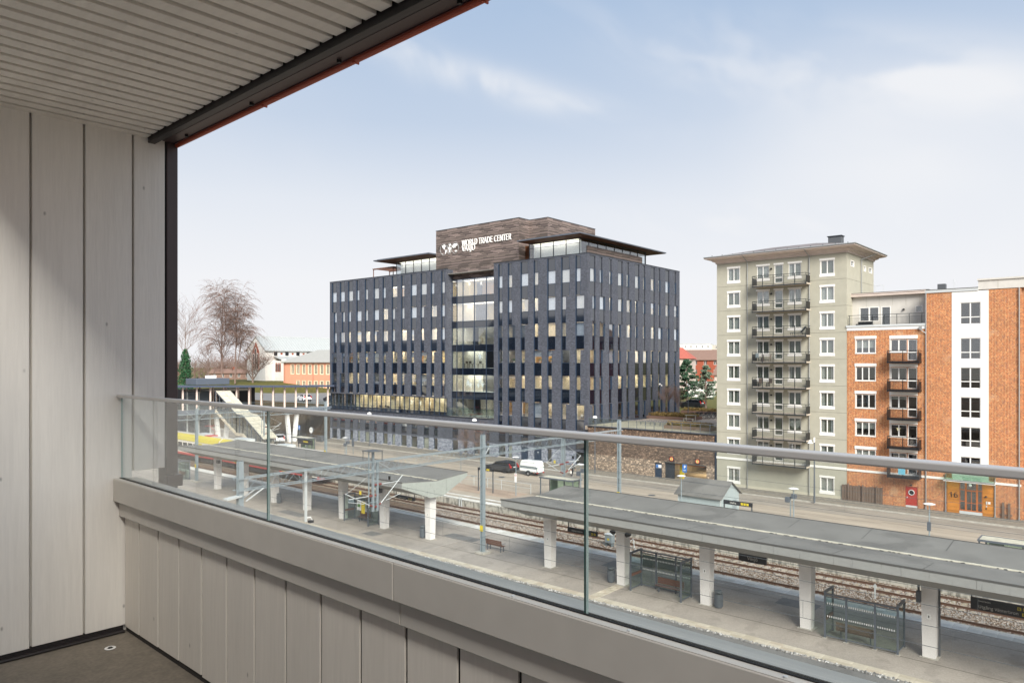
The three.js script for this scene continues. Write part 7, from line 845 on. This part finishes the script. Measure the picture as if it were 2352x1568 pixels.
// ================================================================ TREES
function limb(out, a, b, r0, r1, n = 4) { out.push(bar(a.toArray(), b.toArray(), r0, n, r1)); }
function bareTree(name, label, pos, H, o) {
  const t = thing(name, label, 'tree', pos, 0, o.group), rnd = RNG(o.seed), wood = [], twigs = [], V = (x, y, z) => new THREE.Vector3(x, y, z);
  const grow = (p, d, len, r, lev) => {
    const steps = lev === 0 ? 7 : lev < 3 ? 4 : 3; let q = p.clone(), dir = d.clone();
    for (let i = 0; i < steps; i++) {
      dir.add(V(rnd() - .5, (rnd() - .5) * .6, rnd() - .5).multiplyScalar(lev ? .38 : .1)); if (lev >= o.droopFrom) dir.y -= o.droop; else dir.y += o.up ?? .05; dir.normalize();
      const e = q.clone().addScaledVector(dir, len / steps), ra = r * (1 - i / steps * (lev ? .6 : .75)), rb = r * (1 - (i + 1) / steps * (lev ? .6 : .75)); limb(lev < o.levels - 1 ? wood : twigs, q, e, ra, rb, lev < 2 ? 6 : 3); q = e;
      if (lev < o.levels) { const start = lev === 0 ? (o.bare ?? .3) : .2; if ((i + 1) / steps > start) { const nb = lev === 0 ? o.nb0 : o.nb; for (let k = 0; k < nb; k++) { const a = rnd() * 6.283, sp = o.spread * (.7 + .6 * rnd()), side = V(Math.cos(a), 0, Math.sin(a)), nd = dir.clone().multiplyScalar(Math.cos(sp)).addScaledVector(side, Math.sin(sp)).normalize(); grow(q, nd, len * (lev === 0 ? o.l1 * (1.15 - .6 * i / steps) : .62) * (.75 + .5 * rnd()), Math.max(rb * (lev ? .6 : .5), o.twig ?? .02), lev + 1); } } }
    }
  };
  grow(V(0, 0, 0), V(o.lean ?? 0, 1, 0).normalize(), H * (o.trunk ?? .8), o.r, 0);
  if (o.fork) for (const [lx, lz, f] of o.fork) grow(V(0, H * .08, 0), V(lx, 1, lz).normalize(), H * f, o.r * .7, 0);
  part(t, 'trunk', wood, o.bark || M.bark); part(t, 'crown', twigs, o.tm || M.twig); return t;
}
bareTree('birch_tree', 'tall bare birch with drooping twigs, left one of the pair before the church', [-223.5, 8, -114.5], 28, { seed: 3, levels: 3, nb0: 4, nb: 2, spread: .5, l1: .34, r: .3, droopFrom: 2, droop: .3, bare: .25, trunk: .92, twig: .028, bark: M.birch, fork: [[.14, .06, .8]], group: 'bare trees before the church' });
bareTree('birch_tree', 'tall bare birch with drooping twigs, right one of the pair before the church', [-220.4, 8, -117.4], 27, { seed: 9, levels: 3, nb0: 4, nb: 2, spread: .45, l1: .3, r: .28, droopFrom: 2, droop: .3, bare: .3, trunk: .92, twig: .028, bark: M.birch, fork: [[.12, -.1, .7]], group: 'bare trees before the church' });
bareTree('bare_tree', 'broad bare tree with low spreading limbs in front of the church window', [-216.6, 8, -121.4], 16, { seed: 21, levels: 4, nb0: 2, nb: 1, spread: .8, l1: .55, r: .36, droopFrom: 9, droop: 0, bare: .2, trunk: .6, twig: .026, fork: [[.8, -.35, .42], [-.6, .3, .42]], group: 'bare trees before the church' });
bareTree('bare_tree', 'bare tree with ivy clad trunk beside the corner post', [-199, 8.2, -92], 19, { seed: 33, levels: 4, nb0: 2, nb: 1, spread: .55, l1: .42, r: .22, droopFrom: 9, droop: 0, bare: .35, trunk: .85, twig: .024, group: 'bare trees before the church' });
bareTree('bare_tree', 'small bare tree leaning towards the birches', [-205, 8, -101], 12, { seed: 41, levels: 4, nb0: 2, nb: 1, spread: .6, l1: .5, r: .15, droopFrom: 9, droop: 0, bare: .2, trunk: .7, twig: .022, group: 'bare trees before the church' });
function leafCloud(n, seed, fn, s0, s1) { const rnd = RNG(seed), pos = [], idx = []; for (let i = 0; i < n; i++) { const p = fn(rnd), s = s0 + rnd() * (s1 - s0), a = new THREE.Vector3(rnd() - .5, rnd() - .5, rnd() - .5).normalize(), b = new THREE.Vector3(rnd() - .5, rnd() - .5, rnd() - .5).cross(a).normalize(), k = pos.length / 3; for (const [u, v] of [[-1, -.5], [.2, -.7], [1, .4], [-.3, .7]]) pos.push(p[0] + (a.x * u + b.x * v) * s, p[1] + (a.y * u + b.y * v) * s, p[2] + (a.z * u + b.z * v) * s); idx.push(k, k + 1, k + 2, k, k + 2, k + 3); } const g = new THREE.BufferGeometry(); g.setAttribute('position', new THREE.Float32BufferAttribute(pos, 3)); g.setIndex(idx); g.computeVertexNormals(); return metres(g); }
{ const t = thing('ivy_column', 'dense dark green ivy column beside the corner post', 'tree', [-199, 8, -91.6]); part(t, 'trunk', cyl(.4, .25, 9, 0, -1, 0, 8), M.bark); part(t, 'crown', leafCloud(5200, 5, r => { const y = -2 + Math.pow(r(), 1.15) * 12.5, a = r() * 6.283, w = 2.5 * Math.pow(Math.max(0, 1 - (y + 2) / 12.9), .55) * (.3 + 1.35 * fbm(a * 1.6 + 3, y * .8, 999, 999, 3, 8)), q = w * Math.pow(r(), .6); return [Math.cos(a) * q, y, Math.sin(a) * q]; }, .10, .24), M.ivy); }
function conifer(label, pos, H, W, m, seed, n, bare) { const t = thing('pine_tree', label, 'tree', pos), rnd = RNG(seed), w = [cyl(.22, .05, H * .98, 0, 0, 0, 8)], wh = []; for (let y = H * bare; y < H * .97; y += H * .045) { const k = 4 + Math.floor(rnd() * 2), L = W * Math.pow(1 - (y - H * bare) / (H * (1 - bare)), .7) * (.75 + .5 * rnd()); for (let i = 0; i < k; i++) { const a = rnd() * 6.283, e = [Math.cos(a) * L, y + L * .18 * (rnd() - .3), Math.sin(a) * L]; w.push(bar([0, y, 0], e, .05, 4, .015)); wh.push([y, e]); } } part(t, 'trunk', w, M.bark); part(t, 'crown', leafCloud(n, seed + 1, r => { const [y, e] = wh[Math.floor(r() * wh.length)], f = .25 + .78 * r(), j = () => (r() + r() - 1) * .34; return [e[0] * f + j(), y + (e[1] - y) * f + j() * .8, e[2] * f + j()]; }, .1, .22), m); return t; }
conifer('dark green pine at the right corner of the offices', [-76.2, 6, -145.3], 9.8, 3.7, M.pine, 7, 6500, .1); conifer('thin grey green pine in front of the black cars', [-64.9, 6, -131.5], 8.6, 2.5, M.pineGrey, 17, 2600, .22);
{ // far-off woods left of the church, one brown mass
  const rnd = RNG(404), a = []; for (let k = 0; k < 150; k++) { const u = rnd(), x = -330 + u * 95 + (rnd() - .5) * 20, z = -128 - u * 34 - rnd() * 46, H = 6.5 + rnd() * 4.5, y = 7.2; a.push(bar([x, y, z], [x + rnd() - .5, y + H * .75, z], .16, 4, .05)); for (let i = 0; i < 22; i++) { const h0 = H * (.25 + .6 * rnd()), an = rnd() * 6.283, L = (1 - h0 / H * .6) * H * .33; const e = [x + Math.cos(an) * L, y + h0 + L * (.5 + .5 * rnd()), z + Math.sin(an) * L]; a.push(bar([x, y + h0, z], e, .05, 3, .02)); for (let j = 0; j < 3; j++) a.push(bar(e, [e[0] + (rnd() - .5) * 1.6, e[1] + rnd() * 1.2, e[2] + (rnd() - .5) * 1.6], .03, 3, .015)); } }
  const o = new THREE.Mesh(merge(a), M.twig); o.name = 'woods'; scene.add(tag(o, 'brown bare woods far behind the footbridge', null, null, 'stuff'));
  const g = leafCloud(6000, 99, r => { const u = r(), x = -335 + u * 100 + (r() - .5) * 20, z = -150 - u * 34 - r() * 30; return [x, 6.5 + r() * r() * 5.5, z]; }, .25, .7), u = new THREE.Mesh(g, phys(0x6f6258, .95, { side: THREE.DoubleSide })); u.name = 'undergrowth'; scene.add(tag(u, 'brown undergrowth below the far woods', null, null, 'stuff'));
}
for (const [x, z, H, s, l] of [[-80, -80.6, 4.6, 51, 'small bare shrub tree in front of the office base, left one'], [-77.4, -80.9, 5.2, 52, 'small bare shrub tree in front of the office base, right one']]) bareTree('young_tree', l, [x, .1, z], H, { seed: s, levels: 3, nb0: 3, nb: 2, spread: .6, l1: .45, r: .035, droopFrom: 9, droop: 0, bare: .1, trunk: .75, twig: .004, group: 'young bare trees in the street' });
bareTree('young_tree', 'slender bare tree in the terrace planter', [-57.4, 6.5, -103.0], 4.2, { seed: 61, levels: 3, nb0: 3, nb: 2, spread: .6, l1: .45, r: .05, droopFrom: 9, droop: 0, bare: .3, trunk: .8, twig: .008, group: 'young bare trees on the terrace' }); bareTree('young_tree', 'slender bare tree beside the bicycles', [-55.0, 6.06, -102.4], 4.6, { seed: 63, levels: 3, nb0: 3, nb: 2, spread: .6, l1: .45, r: .05, droopFrom: 9, droop: 0, bare: .4, trunk: .8, twig: .008, group: 'young bare trees on the terrace' });
// ================================================================ TERRACE THINGS
function planter(label, x0, x1, z0, z1, seed) { const p = thing('planter', label, 'planter', [0, 6.06, 0]); part(p, 'kerb', [bx(x0, x1, 0, .45, z1 - .15, z1), bx(x0, x1, 0, .45, z0, z0 + .15), bx(x0, x0 + .15, 0, .45, z0 + .15, z1 - .15), bx(x1 - .15, x1, 0, .45, z0 + .15, z1 - .15)], M.brownRoof); part(p, 'soil', bx(x0 + .15, x1 - .15, 0, .38, z0 + .15, z1 - .15), M.soil); part(p, 'foliage', leafCloud(2600, seed, r => [x0 + .2 + r() * (x1 - x0 - .4), .4 + r() * .5, z0 + .2 + r() * (z1 - z0 - .4)], .06, .15), M.hedge).userData.kind = 'stuff'; }
planter('long planter of brown grasses below the office corner', -60.2, -52.4, -105.0, -101.4, 3); planter('planter of brown grasses just behind the terrace railing', -49.2, -42.6, -89.4, -87.4, 4); planter('far planter strip beyond the bicycles', -62, -46, -118, -116, 6);
{ const rk = thing('bicycle_rack', 'row of empty bicycle hoops behind the terrace railing', 'bicycle rack', [0, 6.06, 0]); for (let k = 0; k < 9; k++) { const x = -54.6 + k * .72, z = -90.4 - k * .1; part(rk, 'hoop', new THREE.TorusGeometry(.32, .025, 6, 16, Math.PI).rotateY(1.2).translate(x, .45, z), M.shelter); part(rk, 'foot', [bx(x - .13, x - .09, 0, .45, z - .3, z - .26), bx(x + .09, x + .13, 0, .45, z + .26, z + .3)], M.shelter); } }
{ const wheel = x => new THREE.TorusGeometry(.33, .022, 6, 20).translate(x, .35, 0), b = thing('bicycle', 'dark bicycle at the left end of the parked cluster', 'bicycle', [-54.6, 6.06, -105], .6, 'bicycles parked on the terrace'); part(b, 'wheel', wheel(-.52), M.tyre); part(b, 'wheel', wheel(.52), M.tyre); part(b, 'spokes', [0, 1, 2, 3].flatMap(k => [-.52, .52].map(x => bar([x - Math.cos(k * .785) * .32, .35 - Math.sin(k * .785) * .32, 0], [x + Math.cos(k * .785) * .32, .35 + Math.sin(k * .785) * .32, 0], .005, 3))), M.galvLight); part(b, 'frame', [bar([-.52, .35, 0], [-.1, .32, 0], .018), bar([-.1, .32, 0], [-.22, .85, 0], .02), bar([-.52, .35, 0], [-.2, .8, 0], .014), bar([-.1, .32, 0], [.34, .82, 0], .022), bar([-.2, .78, 0], [.32, .88, 0], .02), bar([.52, .35, 0], [.3, 1.0, 0], .018)], M.trainDark); part(b, 'saddle', rbx(-.36, -.1, .87, .93, -.08, .08, .025), M.black); part(b, 'handlebar', [bar([.3, 1.0, -.28], [.3, 1.0, .28], .015), bar([.3, 1.0, .28], [.16, 1.0, .3], .018), bar([.3, 1.0, -.28], [.16, 1.0, -.3], .018)], M.black); part(b, 'mudguard', new THREE.TorusGeometry(.37, .02, 4, 12, 2.2).rotateZ(.6).translate(-.52, .35, 0), M.galvDark); part(b, 'basket', bx(.36, .66, .78, 1.0, -.15, .15), M.trainDark);
  const r = RNG(12); for (let k = 1; k < 14; k++) copy(b, `dark bicycle in the parked cluster, ${k + 1}${k === 1 ? 'nd' : k === 2 ? 'rd' : 'th'} counted from its left end`, [-54.6 + k * .27, 6.06, -105 - k * .2 - (k % 2) * 1.1], .5 + r() * .9); }
{ const b = thing('terrace_bench', 'wooden frame bench in front of the bicycles', 'bench', [-51.6, 6.06, -99]); part(b, 'seat', bx(-.8, .8, .44, .5, -.22, .22), M.seam); for (const x of [-.72, .72]) part(b, 'leg', bx(x - .05, x + .05, 0, .44, -.2, .2), M.seam); part(b, 'table', [bx(-.9, .9, .95, 1.0, -.9, -.5), bx(-.8, -.7, 0, .95, -.75, -.65), bx(.7, .8, 0, .95, -.75, -.65)], M.seam); const l = thing('street_lamp', 'dark lamp post with two white heads at the office corner', 'street lamp', [-58.6, 6.06, -103]); part(l, 'post', cyl(.06, .04, 5.4, 0, 0, 0, 8), M.shelter); part(l, 'head', [new THREE.SphereGeometry(.14, 10, 8).translate(-.12, 5.4, 0), new THREE.SphereGeometry(.12, 10, 8).translate(.2, 5.2, 0)], M.lampShade); const l2 = copy(l, 'second dark lamp post with white heads right of the office corner', [-54.4, 6.06, -104.2]); }
// ================================================================ TOWN BEYOND
function house(name, label, pos, ry, W, D, H, wall, roofM, rh, o = {}) {
  const h = thing(name, label, 'building', pos, ry); const hs = []; const n = o.cols ?? Math.max(2, Math.floor(W / 2.6)), f = o.rows ?? Math.max(1, Math.floor(H / 3)); for (let i = 0; i < n; i++) for (let j = 0; j < f; j++) { const x = -W / 2 + W * (i + .5) / n, y = H * (j + .35) / f; hs.push([x - .5, x + .5, y, y + Math.min(1.5, H / f * .5)]); }
  part(h, 'wall', holed(-W / 2, W / 2, -1, H, hs, .3), wall); part(h, 'side_wall', [bx(-W / 2, -W / 2 + .3, -1, H, -D, -.301), bx(W / 2 - .3, W / 2, -1, H, -D, -.301), bx(-W / 2 + .3, W / 2 - .3, -1, H, -D, -D + .3)], wall); part(h, 'interior', bx(-W / 2 + .4, W / 2 - .4, 0, H - .2, -1.6, -1.4), M.roomDark);
  hs.forEach(([a, b, c, d]) => windowIn(h, a, b, c, d, 0, { cols: 2, fw: .08, deep: .12, fm: M.trim, gm: M.homeGlass }));
  if (rh > 0) { const e = .5; part(h, 'roof', o.hip ? [quad([-W / 2 - e, H, e], [W / 2 + e, H, e], [W / 2 - D / 3, H + rh, -D / 2], [-W / 2 + D / 3, H + rh, -D / 2]), quad([W / 2 + e, H, -D - e], [-W / 2 - e, H, -D - e], [-W / 2 + D / 3, H + rh, -D / 2], [W / 2 - D / 3, H + rh, -D / 2]), quad([-W / 2 - e, H, -D - e], [-W / 2 - e, H, e], [-W / 2 + D / 3, H + rh, -D / 2], [-W / 2 + D / 3 - .01, H + rh, -D / 2]), quad([W / 2 + e, H, e], [W / 2 + e, H, -D - e], [W / 2 - D / 3, H + rh, -D / 2], [W / 2 - D / 3 + .01, H + rh, -D / 2])] : [slab([[-W / 2 - e, H - .2, e], [W / 2 + e, H - .2, e], [W / 2 + e, H + rh, -D / 2], [-W / 2 - e, H + rh, -D / 2]], .2), slab([[-W / 2 - e, H + rh, -D / 2], [W / 2 + e, H + rh, -D / 2], [W / 2 + e, H - .2, -D - e], [-W / 2 - e, H - .2, -D - e]], .2), polyZ([[-W / 2, H - .3], [W / 2, H - .3], [W / 2, H], [-W / 2, H]], -.4, -.1)], roofM); if (!o.hip) part(h, 'gable', [poly([[-.2, H - .2], [-D / 2, H + rh - .25], [-D + .2, H - .2]], -W / 2, -W / 2 + .25), poly([[-.2, H - .2], [-D / 2, H + rh - .25], [-D + .2, H - .2]], W / 2 - .25, W / 2)], wall); part(h, 'chimney', bx(-.6, .6, H + rh * .5, H + rh + .9, -D * .5 - .6, -D * .5 + .3), M.redBrick); } else part(h, 'roof', bx(-W / 2 - .2, W / 2 + .2, H, H + .3, -D - .2, .2), roofM);
  return h;
}
house('town_house', 'cream house with bright red mansard roof right of the offices', [-114.5, 6, -207], R(18), 13, 10, 10, M.cornice, M.redRoof, 3.6, { hip: true, cols: 4, rows: 2 });
house('town_house', 'long red brick building with brown roof beyond the pine trees', [-113, 6.5, -240], R(16), 34, 12, 9.5, M.redBrick, M.brownRoof, 3.4, { cols: 10, rows: 3 });
house('town_house', 'low white house with dark roof left of the green tower', [-92.5, 6.2, -204], R(12), 10, 8, 5.2, M.cornice, M.brownRoof, 2.4, { cols: 4, rows: 1 });
house('town_house', 'cream entrance pavilion with flat roof behind the thin pine', [-86.5, 6, -172], R(16), 6, 5, 3.6, M.church, M.galvLight, 0, { cols: 2, rows: 1 });
house('town_house', 'pale grey flat roofed block on the horizon, left one', [-236, 8, -452], R(20), 30, 14, 19, M.church, M.galvLight, 0, { cols: 8, rows: 5 }); house('town_house', 'pale grey flat roofed block on the horizon, right one', [-212, 8, -470], R(20), 44, 14, 18.5, M.concrete, M.galvLight, 0, { cols: 10, rows: 5 });
house('town_house', 'low dark brick house in front of the far woods', [-285, 7.5, -150], R(50), 16, 9, 3.2, M.brownRoof, M.brownRoof, 1.4, { cols: 5, rows: 1 });
// houses on our own side and behind the tower: they show only as reflections in the office glass
house('mirrored_house', 'tall dark roofed apartment row on our side of the tracks', [-112, 0, 4], Math.PI, 96, 14, 23, M.signGrey, M.shelter, 6, { cols: 24, rows: 7 }); house('mirrored_house', 'lower dark roofed apartment row further along our side', [-215, 0, 4], Math.PI, 96, 14, 17, M.signGrey, M.shelter, 5, { cols: 20, rows: 5 });
house('mirrored_house', 'red brick block behind the green tower', [-46, 6, -113], -Math.PI / 2, 14, 11, 13, M.redBrick, M.brownRoof, 4, { cols: 5, rows: 4 });

// ================================================================ finish
scene.traverse(o => { if (o.isMesh) { o.castShadow = true; o.receiveShadow = true; } });
renderer.render(scene, camera);
